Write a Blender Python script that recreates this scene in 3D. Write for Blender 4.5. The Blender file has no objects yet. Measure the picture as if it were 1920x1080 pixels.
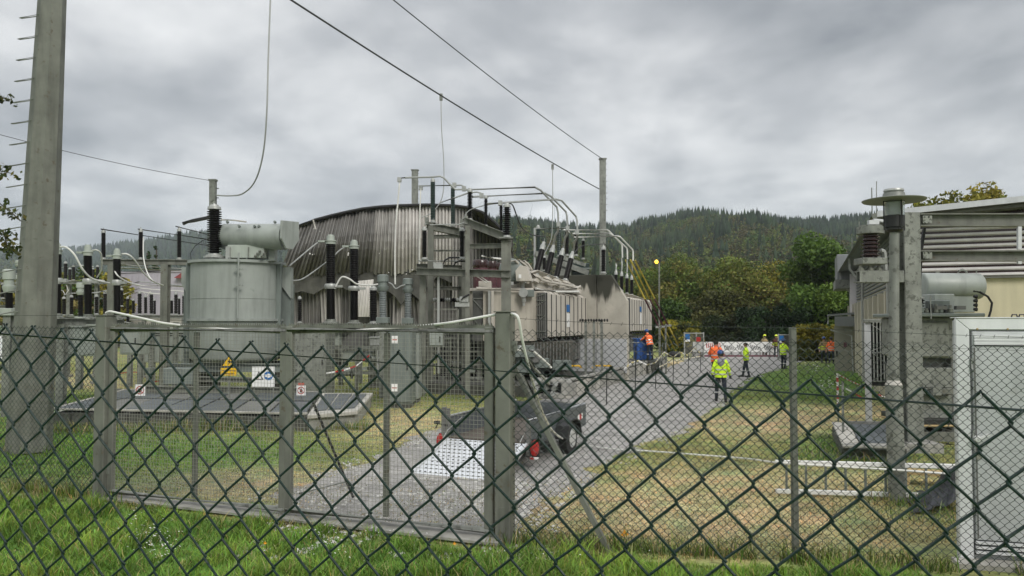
import bpy, math, random
import numpy as np
from mathutils import Vector, Matrix
random.seed(7); rng = np.random.default_rng(7)
C = bpy.context.scene.collection
SC = bpy.context.scene
# ------------------------------------------------------------ camera
F = 1387.0; PITCH = math.radians(2.0); SH = 16.6; H = 2.5
cd = bpy.data.cameras.new('camera'); cam = bpy.data.objects.new('camera', cd); C.objects.link(cam)
cam.location = (0, 0, H); cam.rotation_euler = (math.pi/2+PITCH, 0, 0)
cd.sensor_width = 36; cd.lens = 36*F/1920; cd.shift_y = SH/1920; cd.clip_start = .05; cd.clip_end = 9000
SC.camera = cam
# ------------------------------------------------------------ sky and sun (overcast)
SUN_EL, SUN_AZ = math.radians(38), math.radians(150)
w = bpy.data.worlds.new('World'); SC.world = w; w.use_nodes = True
nt = w.node_tree; nt.nodes.clear()
def N(t, **k):
    n = nt.nodes.new(t)
    for a, b in k.items(): setattr(n, a, b)
    return n
def sky():
    L = nt.links.new
    tc = N('ShaderNodeTexCoord'); sep = N('ShaderNodeSeparateXYZ'); L(tc.outputs['Generated'], sep.inputs[0])
    zc = N('ShaderNodeMath', operation='MAXIMUM'); L(sep.outputs[2], zc.inputs[0]); zc.inputs[1].default_value = 0
    za = N('ShaderNodeMath', operation='ADD'); L(zc.outputs[0], za.inputs[0]); za.inputs[1].default_value = .16
    dx = N('ShaderNodeMath', operation='DIVIDE'); L(sep.outputs[0], dx.inputs[0]); L(za.outputs[0], dx.inputs[1])
    dy = N('ShaderNodeMath', operation='DIVIDE'); L(sep.outputs[1], dy.inputs[0]); L(za.outputs[0], dy.inputs[1])
    cb = N('ShaderNodeCombineXYZ'); L(dx.outputs[0], cb.inputs[0]); L(dy.outputs[0], cb.inputs[1]); cb.inputs[2].default_value = 3.3
    mp = N('ShaderNodeMapping'); L(cb.outputs[0], mp.inputs[0]); mp.inputs['Scale'].default_value = (1, .8, 1)
    mp.inputs['Rotation'].default_value = (0, 0, .5)
    n1 = N('ShaderNodeTexNoise'); L(mp.outputs[0], n1.inputs['Vector']); n1.inputs['Scale'].default_value = .55
    n1.inputs['Detail'].default_value = 7; n1.inputs['Roughness'].default_value = .52; n1.inputs['Distortion'].default_value = .35
    n2 = N('ShaderNodeTexNoise'); L(mp.outputs[0], n2.inputs['Vector']); n2.inputs['Scale'].default_value = 1.7
    n2.inputs['Detail'].default_value = 5; n2.inputs['Roughness'].default_value = .5; n2.inputs['Distortion'].default_value = .2
    mx = N('ShaderNodeMix', data_type='FLOAT'); mx.inputs[0].default_value = .40; L(n1.outputs[0], mx.inputs[2]); L(n2.outputs[0], mx.inputs[3])
    rp = N('ShaderNodeValToRGB'); L(mx.outputs[0], rp.inputs[0]); e = rp.color_ramp.elements
    e[0].position = .395; e[0].color = (.180, .190, .206, 1); e[1].position = .61; e[1].color = (.77, .77, .765, 1)
    m = e.new(.5); m.color = (.40, .408, .42, 1)
    # a brighter band low down, and the steady brightening of an overcast sky towards the zenith
    g = N('ShaderNodeMapRange'); L(zc.outputs[0], g.inputs[0]); g.inputs[1].default_value = .30; g.inputs[2].default_value = .95
    g.inputs[3].default_value = 1.0; g.inputs[4].default_value = 2.3; g.interpolation_type = 'SMOOTHSTEP'
    g2 = N('ShaderNodeMapRange'); L(zc.outputs[0], g2.inputs[0]); g2.inputs[1].default_value = 0; g2.inputs[2].default_value = .2
    g2.inputs[3].default_value = 1.22; g2.inputs[4].default_value = 1.0
    gm = N('ShaderNodeMath', operation='MULTIPLY'); L(g.outputs[0], gm.inputs[0]); L(g2.outputs[0], gm.inputs[1])
    vm = N('ShaderNodeVectorMath', operation='SCALE'); L(rp.outputs[0], vm.inputs[0]); L(gm.outputs[0], vm.inputs['Scale'])
    ns = N('ShaderNodeTexSky', sky_type='NISHITA'); ns.sun_disc = False; ns.sun_elevation = SUN_EL; ns.sun_rotation = SUN_AZ
    vs = N('ShaderNodeVectorMath', operation='SCALE'); L(ns.outputs[0], vs.inputs[0]); vs.inputs['Scale'].default_value = .1
    mm = N('ShaderNodeMix', data_type='RGBA'); mm.inputs[0].default_value = .93
    L(vs.outputs[0], mm.inputs[6]); L(vm.outputs[0], mm.inputs[7])
    bg = N('ShaderNodeBackground'); L(mm.outputs[2], bg.inputs[0]); bg.inputs[1].default_value = 1.0
    o = N('ShaderNodeOutputWorld'); L(bg.outputs[0], o.inputs[0])
sky()
sd = bpy.data.lights.new('sun', 'SUN'); sd.energy = 1.5; sd.angle = math.radians(22); sd.color = (1, .96, .9)
sun = bpy.data.objects.new('sun', sd); C.objects.link(sun)
sv = Vector((math.sin(SUN_AZ)*math.cos(SUN_EL), math.cos(SUN_AZ)*math.cos(SUN_EL), math.sin(SUN_EL)))
sun.rotation_euler = sv.to_track_quat('Z', 'Y').to_euler(); sun.location = (0, 0, 60)
SC.view_settings.view_transform = 'Standard'; SC.view_settings.look = 'None'
SC.view_settings.exposure = .42; SC.view_settings.gamma = 1; SC.view_settings.use_curve_mapping = False
SC.cycles.volume_bounces = 1; SC.cycles.max_bounces = 6; SC.cycles.diffuse_bounces = 3; SC.cycles.glossy_bounces = 2
SC.cycles.transparent_max_bounces = 12
# ------------------------------------------------------------ geometry of the place
def ray(px, py):
    u = (px-960)/F; v = (540+SH-py)/F
    return Vector((u, math.cos(PITCH)-v*math.sin(PITCH), math.sin(PITCH)+v*math.cos(PITCH)))
def P(px, py, Y):
    if py == 0: py = 605
    d = ray(px, py); t = Y/d.y; return Vector((d.x*t, Y, H+d.z*t))
def G(px, py, z=0.0):
    d = ray(px, py); t = (z-H)/d.z; return Vector((d.x*t, d.y*t, z))
def W(px, py, A, B):          # hit of the vertical plane through A and B
    d = ray(px, py); n = Vector((B[1]-A[1], -(B[0]-A[0]), 0))
    t = n.dot(Vector((A[0], A[1], 0)))/n.dot(d); return Vector((d.x*t, d.y*t, H+d.z*t))
def S(px, Y): return px*Y/F
def proj(x, y, z=0.0):
    c, s = math.cos(PITCH), math.sin(PITCH); zz = z-H
    dep = y*c+zz*s; up = -y*s+zz*c
    return 960+F*x/dep, 540+SH-F*up/dep
YAW = -math.atan2(.37, .93)
def frame(o, yaw=YAW): return Matrix.Translation(Vector(o)) @ Matrix.Rotation(yaw, 4, 'Z')
# ------------------------------------------------------------ mesh builder
class MB:
    def __init__(s, M=None): s.v = []; s.f = []; s.M = M
    def add(s, vs, fs):
        o = len(s.v)
        s.v += [tuple(s.M @ Vector(v)) if s.M is not None else tuple(v) for v in vs]
        s.f += [tuple(i+o for i in f) for f in fs]; return s
    def box(s, x0, x1, y0, y1, z0, z1):
        return s.add([(x0,y0,z0),(x1,y0,z0),(x1,y1,z0),(x0,y1,z0),(x0,y0,z1),(x1,y0,z1),(x1,y1,z1),(x0,y1,z1)],
                     [(0,3,2,1),(4,5,6,7),(0,1,5,4),(1,2,6,5),(2,3,7,6),(3,0,4,7)])
    def cbox(s, c, sx, sy, sz, z0=False):
        zb = c[2] if z0 else c[2]-sz/2
        return s.box(c[0]-sx/2, c[0]+sx/2, c[1]-sy/2, c[1]+sy/2, zb, zb+sz)
    def _fr(s, d):
        d = d.normalized(); a = Vector((0,0,1)) if abs(d.z) < .95 else Vector((0,1,0))
        x = d.cross(a).normalized(); return x, x.cross(d).normalized()
    def beam(s, p0, p1, wd, ht):
        p0, p1 = Vector(p0), Vector(p1); x, y = s._fr(p1-p0); x *= wd/2; y *= ht/2
        vs = [p+a*x+b*y for p in (p0, p1) for a, b in ((-1,-1),(1,-1),(1,1),(-1,1))]
        return s.add(vs, [(0,3,2,1),(4,5,6,7),(0,1,5,4),(1,2,6,5),(2,3,7,6),(3,0,4,7)])
    def ibeam(s, p0, p1, wd, ht, t=.018):
        p0, p1 = Vector(p0), Vector(p1); x, y = s._fr(p1-p0)
        s.beam(p0, p1, t, ht-2*t-.001)
        o = y*(ht/2-t/2); s.beam(p0+o, p1+o, wd, t); s.beam(p0-o, p1-o, wd, t); return s
    def tube(s, pts, r, n=6, r1=None, cap=True):
        pts = [Vector(p) for p in pts]; vs = []; fs = []; k = len(pts)
        up = None
        for i, p in enumerate(pts):
            d = (pts[min(i+1,k-1)]-pts[max(i-1,0)])
            if d.length < 1e-9: d = Vector((0,0,1))
            d.normalize()
            if up is None: x, y = s._fr(d)
            else:
                x = up-d*up.dot(d)
                if x.length < 1e-4: x, y = s._fr(d)
                x.normalize(); y = d.cross(x)
            up = x
            rr = r if r1 is None else r+(r1-r)*i/(k-1)
            for j in range(n):
                a = 2*math.pi*(j+.5)/n; vs.append(p+x*math.cos(a)*rr+y*math.sin(a)*rr)
        for i in range(k-1):
            for j in range(n):
                a, b = i*n+j, i*n+(j+1)%n; fs.append((a, b, b+n, a+n))
        if cap: fs += [tuple(range(n))[::-1], tuple(range((k-1)*n, k*n))]
        return s.add(vs, fs)
    def lathe(s, p0, p1, prof, n=12, sq=1.0):     # prof: (t 0..1 along, radius)
        p0, p1 = Vector(p0), Vector(p1); d = p1-p0; x, y = s._fr(d); vs = []; fs = []; k = len(prof)
        for t, r in prof:
            for j in range(n):
                a = 2*math.pi*(j+.5)/n; vs.append(p0+d*t+x*math.cos(a)*r+y*math.sin(a)*r*sq)
        for i in range(k-1):
            for j in range(n):
                a, b = i*n+j, i*n+(j+1)%n; fs.append((a, b, b+n, a+n))
        fs += [tuple(range(n))[::-1], tuple(range((k-1)*n, k*n))]
        return s.add(vs, fs)
    def prism(s, poly, vec):
        n = len(poly); vec = Vector(vec); vs = [Vector(p) for p in poly]+[Vector(p)+vec for p in poly]
        return s.add(vs, [tuple(range(n))[::-1], tuple(range(n, 2*n))]+[(i,(i+1)%n,(i+1)%n+n,i+n) for i in range(n)])
    def build(s, name, m, parent=None, smooth=False, kind=None, label=None, bev=0):
        me = bpy.data.meshes.new(name); off = wloc(parent)
        me.from_pydata([(v[0]-off[0], v[1]-off[1], v[2]-off[2]) for v in s.v], [], s.f); me.update()
        import bmesh
        bm = bmesh.new(); bm.from_mesh(me); bmesh.ops.recalc_face_normals(bm, faces=bm.faces); bm.to_mesh(me); bm.free()
        return link(name, me, m, parent, smooth, kind, label, bev)
def wloc(o):
    p = Vector((0,0,0))
    while o is not None: p = p+o.location; o = o.parent
    return p
def link(name, me, m, parent=None, smooth=False, kind=None, label=None, bev=0):
    if m is not None: me.materials.append(M[m] if isinstance(m, str) else m)
    if smooth:
        me.polygons.foreach_set('use_smooth', [True]*len(me.polygons))
        try: me.set_sharp_from_angle(angle=math.radians(40))
        except Exception: pass
    o = bpy.data.objects.new(name, me); C.objects.link(o); o.parent = parent
    if kind: o['kind'] = kind
    if label: o['label'] = label
    if bev:
        b = o.modifiers.new('bevel', 'BEVEL'); b.width = bev; b.segments = 1; b.limit_method = 'ANGLE'
    return o
def thing(name, loc, label, cat, group=None):
    o = bpy.data.objects.new(name, None); C.objects.link(o); o.location = Vector(loc); o.empty_display_size = .2
    return tag(o, label, cat, group)
def tag(o, label, cat, group=None):
    o['label'] = label; o['category'] = cat
    if group: o['group'] = group
    return o
def npmesh(name, verts, faces, m, parent=None, kind=None, col=None, smooth=False):
    verts = np.asarray(verts, dtype=np.float32).reshape(-1, 3); faces = np.asarray(faces, dtype=np.int32)
    k = faces.shape[1]; me = bpy.data.meshes.new(name)
    if parent is not None: verts = verts-np.array(wloc(parent), dtype=np.float32)
    me.vertices.add(len(verts)); me.vertices.foreach_set('co', verts.ravel())
    me.loops.add(faces.size); me.loops.foreach_set('vertex_index', faces.ravel())
    me.polygons.add(len(faces)); me.polygons.foreach_set('loop_start', np.arange(0, faces.size, k, dtype=np.int32))
    me.polygons.foreach_set('loop_total', np.full(len(faces), k, dtype=np.int32))
    me.update(calc_edges=True)
    if col is not None:
        a = me.color_attributes.new('Col', 'FLOAT_COLOR', 'POINT')
        cc = np.ones((len(verts), 4), dtype=np.float32); cc[:, :3] = col; a.data.foreach_set('color', cc.ravel())
    return link(name, me, m, parent, smooth, kind)
ORD = ['first','second','third','fourth','fifth','sixth','seventh','eighth','ninth','tenth','eleventh','twelfth','thirteenth','fourteenth']
# ------------------------------------------------------------ materials
M = {}
def mat(name, col, rough=.6, metal=0.0, var=.18, scale=2.5, bump=.12, bscale=45, streak=0.0, spots=None, attr=False, trans=0.0, spec=.5, ph=None):
    m = bpy.data.materials.new(name); m.use_nodes = True; t = m.node_tree; t.nodes.clear(); L = t.links.new
    def n(ty, **k):
        x = t.nodes.new(ty)
        for a, b in k.items(): setattr(x, a, b)
        return x
    out = n('ShaderNodeOutputMaterial'); b = n('ShaderNodeBsdfPrincipled'); L(b.outputs[0], out.inputs[0])
    b.inputs['Roughness'].default_value = rough; b.inputs['Metallic'].default_value = metal
    b.inputs['Specular IOR Level'].default_value = spec
    tc = n('ShaderNodeTexCoord')
    n1 = n('ShaderNodeTexNoise'); L(tc.outputs['Object'], n1.inputs['Vector']); n1.inputs['Scale'].default_value = scale
    n1.inputs['Detail'].default_value = 6; n1.inputs['Roughness'].default_value = .6
    mr = n('ShaderNodeMapRange'); L(n1.outputs[0], mr.inputs[0]); mr.inputs[1].default_value = .3; mr.inputs[2].default_value = .7
    mr.inputs[3].default_value = 1-var; mr.inputs[4].default_value = 1+var
    fac = mr.outputs[0]
    if streak:
        mp = n('ShaderNodeMapping'); L(tc.outputs['Object'], mp.inputs[0]); mp.inputs['Scale'].default_value = (4, 4, .5)
        n3 = n('ShaderNodeTexNoise'); L(mp.outputs[0], n3.inputs['Vector']); n3.inputs['Scale'].default_value = 1.3; n3.inputs['Detail'].default_value = 4
        r3 = n('ShaderNodeMapRange'); L(n3.outputs[0], r3.inputs[0]); r3.inputs[1].default_value = .45; r3.inputs[2].default_value = .72
        r3.inputs[3].default_value = 1; r3.inputs[4].default_value = 1-streak
        mu = n('ShaderNodeMath', operation='MULTIPLY'); L(fac, mu.inputs[0]); L(r3.outputs[0], mu.inputs[1]); fac = mu.outputs[0]
    vs = n('ShaderNodeVectorMath', operation='SCALE'); L(fac, vs.inputs['Scale'])
    if attr:
        at = n('ShaderNodeAttribute'); at.attribute_name = 'Col'; L(at.outputs['Color'], vs.inputs[0])
    else: vs.inputs[0].default_value = col
    colo = vs.outputs[0]
    if spots:
        sc, lo, hi, sc_col = spots
        n4 = n('ShaderNodeTexNoise'); L(tc.outputs['Object'], n4.inputs['Vector']); n4.inputs['Scale'].default_value = sc
        n4.inputs['Detail'].default_value = 5; n4.inputs['Roughness'].default_value = .65
        r4 = n('ShaderNodeMapRange'); L(n4.outputs[0], r4.inputs[0]); r4.inputs[1].default_value = lo; r4.inputs[2].default_value = hi
        mx = n('ShaderNodeMix', data_type='RGBA'); L(r4.outputs[0], mx.inputs[0]); L(colo, mx.inputs[6]); mx.inputs[7].default_value = (*sc_col, 1); colo = mx.outputs[2]
    L(colo, b.inputs['Base Color'])
    if bump:
        n2 = n('ShaderNodeTexNoise'); L(tc.outputs['Object'], n2.inputs['Vector']); n2.inputs['Scale'].default_value = bscale; n2.inputs['Detail'].default_value = 4
        bp = n('ShaderNodeBump'); bp.inputs['Strength'].default_value = bump; bp.inputs['Distance'].default_value = .02
        L(n2.outputs[0], bp.inputs['Height']); L(bp.outputs[0], b.inputs['Normal'])
        rr = n('ShaderNodeMapRange'); L(n2.outputs[0], rr.inputs[0]); rr.inputs[3].default_value = max(0, rough-.12); rr.inputs[4].default_value = min(1, rough+.12)
        L(rr.outputs[0], b.inputs['Roughness'])
    if trans:
        tr = n('ShaderNodeBsdfTranslucent'); L(colo, tr.inputs[0]); ms = n('ShaderNodeMixShader'); ms.inputs[0].default_value = trans
        L(b.outputs[0], ms.inputs[1]); L(tr.outputs[0], ms.inputs[2]); L(ms.outputs[0], out.inputs[0])
    M[name] = m; return m
mat('steel', (.155,.16,.135), .62, .1, .24, 2, .1, 40, .4, (7, .60, .68, (.10,.085,.06)))
mat('galv', (.21,.22,.195), .58, .2, .24, 4, .12, 30, .28, (9, .55, .62, (.095,.10,.085)))
mat('galv_pipe', (.36,.37,.35), .45, .35, .12, 4, .05, 30, .15)
mat('tank_green', (.285,.31,.285), .45, 0, .10, 1.1, .05, 20, .22, (2.2, .66, .8, (.16,.185,.165)))
mat('tank_dark', (.16,.185,.17), .5, 0, .12, 1.5, .05, 20, .3)
mat('pale_green', (.35,.385,.34), .5, 0, .08, 2, .03, 20, .2)
mat('beige', (.39,.36,.30), .5, 0, .10, 1.5, .05, 25, .28, (3, .66, .8, (.25,.21,.16)))
mat('beige_light', (.47,.44,.385), .5, 0, .08, 2, .04, 25, .15)
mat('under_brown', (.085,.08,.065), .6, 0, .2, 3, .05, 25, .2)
mat('fin_grey', (.15,.15,.14), .55, .1, .15, 3, .05, 25, .2)
mat('porcelain', (.008,.007,.007), .42, 0, .3, 8, .02, 20, spec=.3)
mat('porcelain_brown', (.028,.012,.010), .2, 0, .3, 8, .02, 20)
mat('porcelain_green', (.02,.035,.032), .3, 0, .3, 8, .02, 20)
mat('polymer_grey', (.20,.22,.22), .5, 0, .15, 5, .04, 20)
mat('cap_metal', (.37,.38,.36), .42, .25, .12, 10, .05, 30, .2)
mat('alu', (.62,.63,.63), .35, .6, .08, 6, .04, 30, .1)
mat('cable_white', (.66,.66,.62), .5, 0, .1, 5, .03, 30, .15)
mat('cable_grey', (.32,.33,.32), .5, .2, .1, 5, .03, 30)
mat('wire_dark', (.05,.05,.05), .5, .3, .1, 5, 0)
mat('pvc_green', (.006,.020,.016), .42, 0, .3, 30, .25, 160, 0, (40, .62, .75, (.05,.06,.05)), spec=.35)
mat('mesh_dark', (.035,.045,.04), .5, .2, .3, 9, 0)
mat('mesh_galv', (.27,.27,.235), .5, .3, .3, 5, 0)
mat('concrete', (.27,.265,.24), .85, 0, .2, 1.6, .35, 30, .35, (4, .58, .75, (.12,.12,.10)))
mat('concrete_light', (.40,.385,.345), .85, 0, .14, 1.4, .25, 30, .3, (2, .6, .8, (.22,.21,.18)))
mat('concrete_dark', (.075,.075,.065), .9, 0, .35, 2, .4, 30, .3)
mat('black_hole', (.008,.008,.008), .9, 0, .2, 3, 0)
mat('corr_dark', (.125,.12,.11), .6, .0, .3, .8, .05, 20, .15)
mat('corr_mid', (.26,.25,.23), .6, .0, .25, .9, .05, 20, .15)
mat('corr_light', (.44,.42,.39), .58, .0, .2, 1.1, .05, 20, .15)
mat('corr_white', (.62,.60,.57), .45, .2, .1, 1.5, .04, 20, .15)
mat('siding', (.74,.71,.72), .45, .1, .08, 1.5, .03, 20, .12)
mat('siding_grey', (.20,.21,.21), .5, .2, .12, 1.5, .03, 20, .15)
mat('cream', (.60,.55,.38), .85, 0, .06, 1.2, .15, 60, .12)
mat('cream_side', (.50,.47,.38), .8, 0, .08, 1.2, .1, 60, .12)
mat('door_grey', (.30,.29,.24), .6, 0, .08, 1.5, .03, 20, .1)
mat('kiosk', (.50,.515,.515), .5, 0, .08, 1.3, .06, 60, .22, (3, .60, .8, (.36,.36,.33)))
mat('kiosk_frame', (.70,.71,.71), .45, 0, .05, 2, .04, 60, .12)
mat('white', (.75,.75,.73), .5, 0, .06, 3, .03, 20, .1)
mat('yellow', (.75,.45,.01), .5, 0, .08, 3, .02, 20)
mat('tape_yellow', (.55,.47,.20), .5, 0, .3, 3, .02, 20)
mat('rod_yellow', (.62,.50,.08), .5, 0, .2, 3, .02, 20)
mat('rod_purple', (.16,.06,.08), .5, 0, .3, 3, .02, 20)
mat('red', (.38,.022,.018), .45, 0, .15, 3, .02, 20)
mat('red_dull', (.42,.10,.07), .6, 0, .3, 3, .02, 20)
mat('blue', (.02,.09,.32), .5, 0, .15, 3, .05, 20, .1)
mat('sign_blue', (.01,.12,.35), .5, 0, .05, 3, 0)
mat('black', (.012,.012,.012), .5, 0, .2, 3, .03, 20)
mat('rubber', (.02,.02,.02), .75, 0, .2, 8, .1, 40)
mat('coil_red', (.085,.028,.035), .55, 0, .3, 3, .2, 20, .3, (9, .6, .7, (.2,.13,.13)))
mat('tarp', (.022,.024,.030), .55, 0, .25, 5, .2, 25)
mat('trailer_alu', (.13,.145,.155), .45, .45, .15, 3, .06, 25, .2)
mat('trailer_floor', (.085,.07,.055), .7, 0, .25, 3, .1, 25)
mat('ramp', (.66,.68,.70), .38, .35, .08, 3, .05, 25, .05)
mat('lamp_shade', (.20,.21,.19), .5, .2, .12, 3, .05, 25)
mat('lamp_glow', (.9,.7,.1), .5)
mat('roof_lilac', (.40,.38,.42), .6, .05, .06, .3, .05, 2, .1)
mat('roof_red', (.22,.04,.04), .6, 0, .1, 1, .05, 5)
mat('turbine', (.6,.62,.64), .5, 0, 0, 1, 0)
mat('gravel', (.26,.25,.235), .9, 0, .38, 1.6, .8, 50, 0, (24, .50, .66, (.40,.39,.37)))
mat('stone', (.42,.41,.38), .85, 0, .4, 9, .3, 30)
mat('ground', (1,1,1), .95, 0, .55, 13, .8, 35, attr=True)
mat('blade', (1,1,1), .6, 0, .15, 3, 0, attr=True, trans=.3, spec=.25)
mat('leaf', (1,1,1), .6, 0, .15, .8, 0, attr=True, trans=.22, spec=.2)
mat('far_forest', (1,1,1), .9, 0, .2, .3, 0, attr=True, spec=.1)
mat('bark', (.09,.075,.06), .9, 0, .3, 4, .5, 12)
mat('bark_far', (.075,.062,.05), .9, 0, .2, 2, 0)
mat('petal', (.75,.75,.70), .7, 0, .1, 9, 0)
mat('leaf_orange', (.75,.33,.02), .6, 0, .15, 20, 0, trans=.2)
mat('twig', (.04,.035,.03), .8, 0, .2, 9, 0)
mat('skin', (.42,.25,.18), .55, 0, .06, 9, 0)
mat('hivis', (.60,.86,.02), .6, 0, .08, 7, .1, 25)
mat('hiorange', (.92,.16,.03), .6, 0, .08, 7, .1, 25)
mat('navy', (.012,.016,.030), .8, 0, .2, 7, .1, 25)
mat('firetan', (.36,.27,.13), .8, 0, .15, 7, .1, 25)
mat('firedark', (.10,.03,.02), .8, 0, .15, 7, .1, 25)
mat('reflect', (.55,.56,.56), .35, .3, .05, 7, 0)
mat('helmet_blue', (.01,.06,.22), .3, 0, .05, 7, 0)
mat('helmet_yellow', (.75,.85,.05), .35, 0, .05, 7, 0)
mat('hood_grey', (.22,.23,.25), .6, 0, .1, 7, .1, 25)
mat('hair', (.02,.015,.01), .7, 0, .2, 7, 0)
mat('vehicle_white', (.70,.72,.75), .3, 0, .04, 2, 0)
b = M['lamp_glow'].node_tree.nodes['Principled BSDF']; b.inputs['Emission Color'].default_value = (1,.62,.05,1); b.inputs['Emission Strength'].default_value = 1.6
def glass_mat():
    m = bpy.data.materials.new('glass'); m.use_nodes = True; b = m.node_tree.nodes['Principled BSDF']
    b.inputs['Base Color'].default_value = (.85,.9,.9,1); b.inputs['Roughness'].default_value = .08; b.inputs['Transmission Weight'].default_value = .85; b.inputs['IOR'].default_value = 1.15
    M['glass'] = m
    m = bpy.data.materials.new('window_dark'); m.use_nodes = True; b = m.node_tree.nodes['Principled BSDF']
    b.inputs['Base Color'].default_value = (.02,.03,.035,1); b.inputs['Roughness'].default_value = .08; M['window_dark'] = m
glass_mat()
def wall_mat():      # concrete with a dark wet stain running down from the top edge in tongues
    mat('render_grey', (.46,.47,.48), .8, 0, .06, 1, .1, 25, .1)
    m = mat('concrete_stain', (.42,.395,.335), .85, 0, .28, .7, .3, 25, 0, (2.2, .6, .8, (.22,.21,.18)))
    t = m.node_tree; L = t.links.new; b = t.nodes['Principled BSDF']; src = b.inputs['Base Color'].links[0].from_socket
    tc = t.nodes.new('ShaderNodeTexCoord'); sp = t.nodes.new('ShaderNodeSeparateXYZ'); L(tc.outputs['Object'], sp.inputs[0])
    mp = t.nodes.new('ShaderNodeMapping'); L(tc.outputs['Object'], mp.inputs[0]); mp.inputs['Scale'].default_value = (1.6, 1.6, .25)
    nz = t.nodes.new('ShaderNodeTexNoise'); L(mp.outputs[0], nz.inputs['Vector']); nz.inputs['Scale'].default_value = 1.4; nz.inputs['Detail'].default_value = 5
    a = t.nodes.new('ShaderNodeMath'); a.operation = 'MULTIPLY_ADD'; L(nz.outputs[0], a.inputs[0]); a.inputs[1].default_value = 2.6; L(sp.outputs[2], a.inputs[2])
    r = t.nodes.new('ShaderNodeMapRange'); L(a.outputs[0], r.inputs[0]); r.inputs[1].default_value = 5.02; r.inputs[2].default_value = 5.35
    mx = t.nodes.new('ShaderNodeMix'); mx.data_type = 'RGBA'; L(r.outputs[0], mx.inputs[0]); L(src, mx.inputs[6]); mx.inputs[7].default_value = (.042,.042,.03,1)
    L(mx.outputs[2], b.inputs['Base Color'])
wall_mat()
# ============================================================ ground, driveway, hills, forest, trees
GA = G(193, 933); GB = G(947, 1014); GC = G(1495, 1048)
dL = (GA-GB).normalized(); GL = GB+dL*9.5; dR = (GC-GB).normalized(); GR = GB+dR*6.5
def gline(x):
    x = np.asarray(x, float)
    return np.where(x < GB.x, GB.y+(x-GB.x)*(GA.y-GB.y)/(GA.x-GB.x), GB.y+(x-GB.x)*(GC.y-GB.y)/(GC.x-GB.x))
def hsh(ix, iy, s):
    h = np.sin(ix*127.1+iy*311.7+s*74.7)*43758.5453; return h-np.floor(h)
def vnoise(x, y, s=0.0):
    ix, iy = np.floor(x), np.floor(y); fx, fy = x-ix, y-iy; fx = fx*fx*(3-2*fx); fy = fy*fy*(3-2*fy)
    a = hsh(ix, iy, s)*(1-fx)+hsh(ix+1, iy, s)*fx; b = hsh(ix, iy+1, s)*(1-fx)+hsh(ix+1, iy+1, s)*fx
    return a*(1-fy)+b*fy
def fbm(x, y, s=0.0): return (vnoise(x, y, s)+.5*vnoise(x*2.1, y*2.1, s+1)+.25*vnoise(x*4.3, y*4.3, s+2))/1.75
LUSH = np.array((.082,.175,.020)); OLIVE = np.array((.22,.225,.07)); DRY = np.array((.50,.40,.23)); DIRT = np.array((.20,.17,.13)); YARD = np.array((.20,.215,.065))
# patches of the lawn: ground spot seen at (px, py), spread, kind, weight
PATCH = [(1100,950,260,38,DRY,.85),(1420,905,240,30,DRY,.6),(1480,985,260,40,DRY,.75),(1440,785,130,24,DRY,1.3),(1700,770,120,18,DRY,1.0),
         (1600,830,90,26,LUSH,1.6),(1520,720,170,26,LUSH,1.8),(1400,735,70,16,OLIVE,1.0),(1620,700,90,20,LUSH,1.5),(1330,765,60,12,LUSH,.7),(1260,820,90,16,OLIVE,.9),
         (1700,960,120,30,OLIVE,.9),(400,850,170,28,LUSH,1.6),(120,840,140,90,LUSH,1.9),(60,930,160,30,DIRT,.5),(330,905,190,22,DIRT,.8),(520,900,120,30,DRY,.7),(250,770,60,14,DRY,.6),
         (640,760,130,30,YARD,1.2),(760,790,80,24,DRY,.7),(150,715,70,10,DRY,1.1),(700,845,90,12,OLIVE,.8),(1270,680,40,6,DRY,1.2),(850,960,160,40,DIRT,.5),(1000,1010,200,25,OLIVE,.6)]
def gcol(x, y):
    px, py = proj(x, y, 0.0); n = fbm(x*.9, y*.9, 3); n2 = fbm(x*3.1, y*3.1, 5)
    tot = np.full(x.shape, .35); c = tot[..., None]*YARD[None, :]*np.ones(x.shape+(3,))
    for (cx, cy, rx, ry, k, wt) in PATCH:
        g = G(cx, cy); gx = G(cx+rx, cy); gy0 = G(cx, cy-ry); gy1 = G(cx, cy+ry)
        ax = abs(gx.x-g.x); dy = y-g.y; ay = np.where(dy > 0, gy0.y-g.y, g.y-gy1.y)
        d = ((x-g.x-dy*(g.x/g.y))/ax)**2+(dy/ay)**2
        ww = wt*np.exp(-d*.9)*(.35+1.3*n2 if k is DRY or k is DIRT else 1.0); tot = tot+ww; c = c+ww[..., None]*k
    c = c/tot[..., None]
    front = np.clip((gline(x)-.25+.5*(n-.5)-y)/.35, 0, 1)[..., None]
    c = c*(1-front)+front*(LUSH*(.8+.5*n[..., None]))
    far = np.clip((y-60)/60, 0, 1)[..., None]; c = c*(1-far)+far*np.array((.07,.10,.03))
    m2 = (fbm(x*5.3, y*5.3, 41)-.5)[..., None]; c = c*(1+np.array((.5,.1,.3))*m2*2.0); return np.clip(c*(.55+.45*n[..., None]+.45*n2[..., None]), .01, .6)
def grid(xs, ys):
    X, Y = np.meshgrid(xs, ys); nx, ny = len(xs), len(ys)
    i = np.arange(ny-1)[:, None]*nx+np.arange(nx-1)[None, :]; i = i.ravel()
    return X, Y, np.stack([i, i+1, i+nx+1, i+nx], 1)
xs = np.concatenate([[-3500,-1200,-500,-200,-90,-50], np.arange(-30, 30.1, .3), [40,60,100,200,500,1200,3500]])
ys = np.concatenate([[-60,-10], np.arange(2, 50, .3), np.arange(50, 120, 4), [150,200,260,400,700,1200,2500,5000]])
X, Y, fc = grid(xs, ys); bumpy = (fbm(X*.7, Y*.7)-.5)*.05*((Y > 5)&(Y < 50)&(abs(X) < 30))
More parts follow.
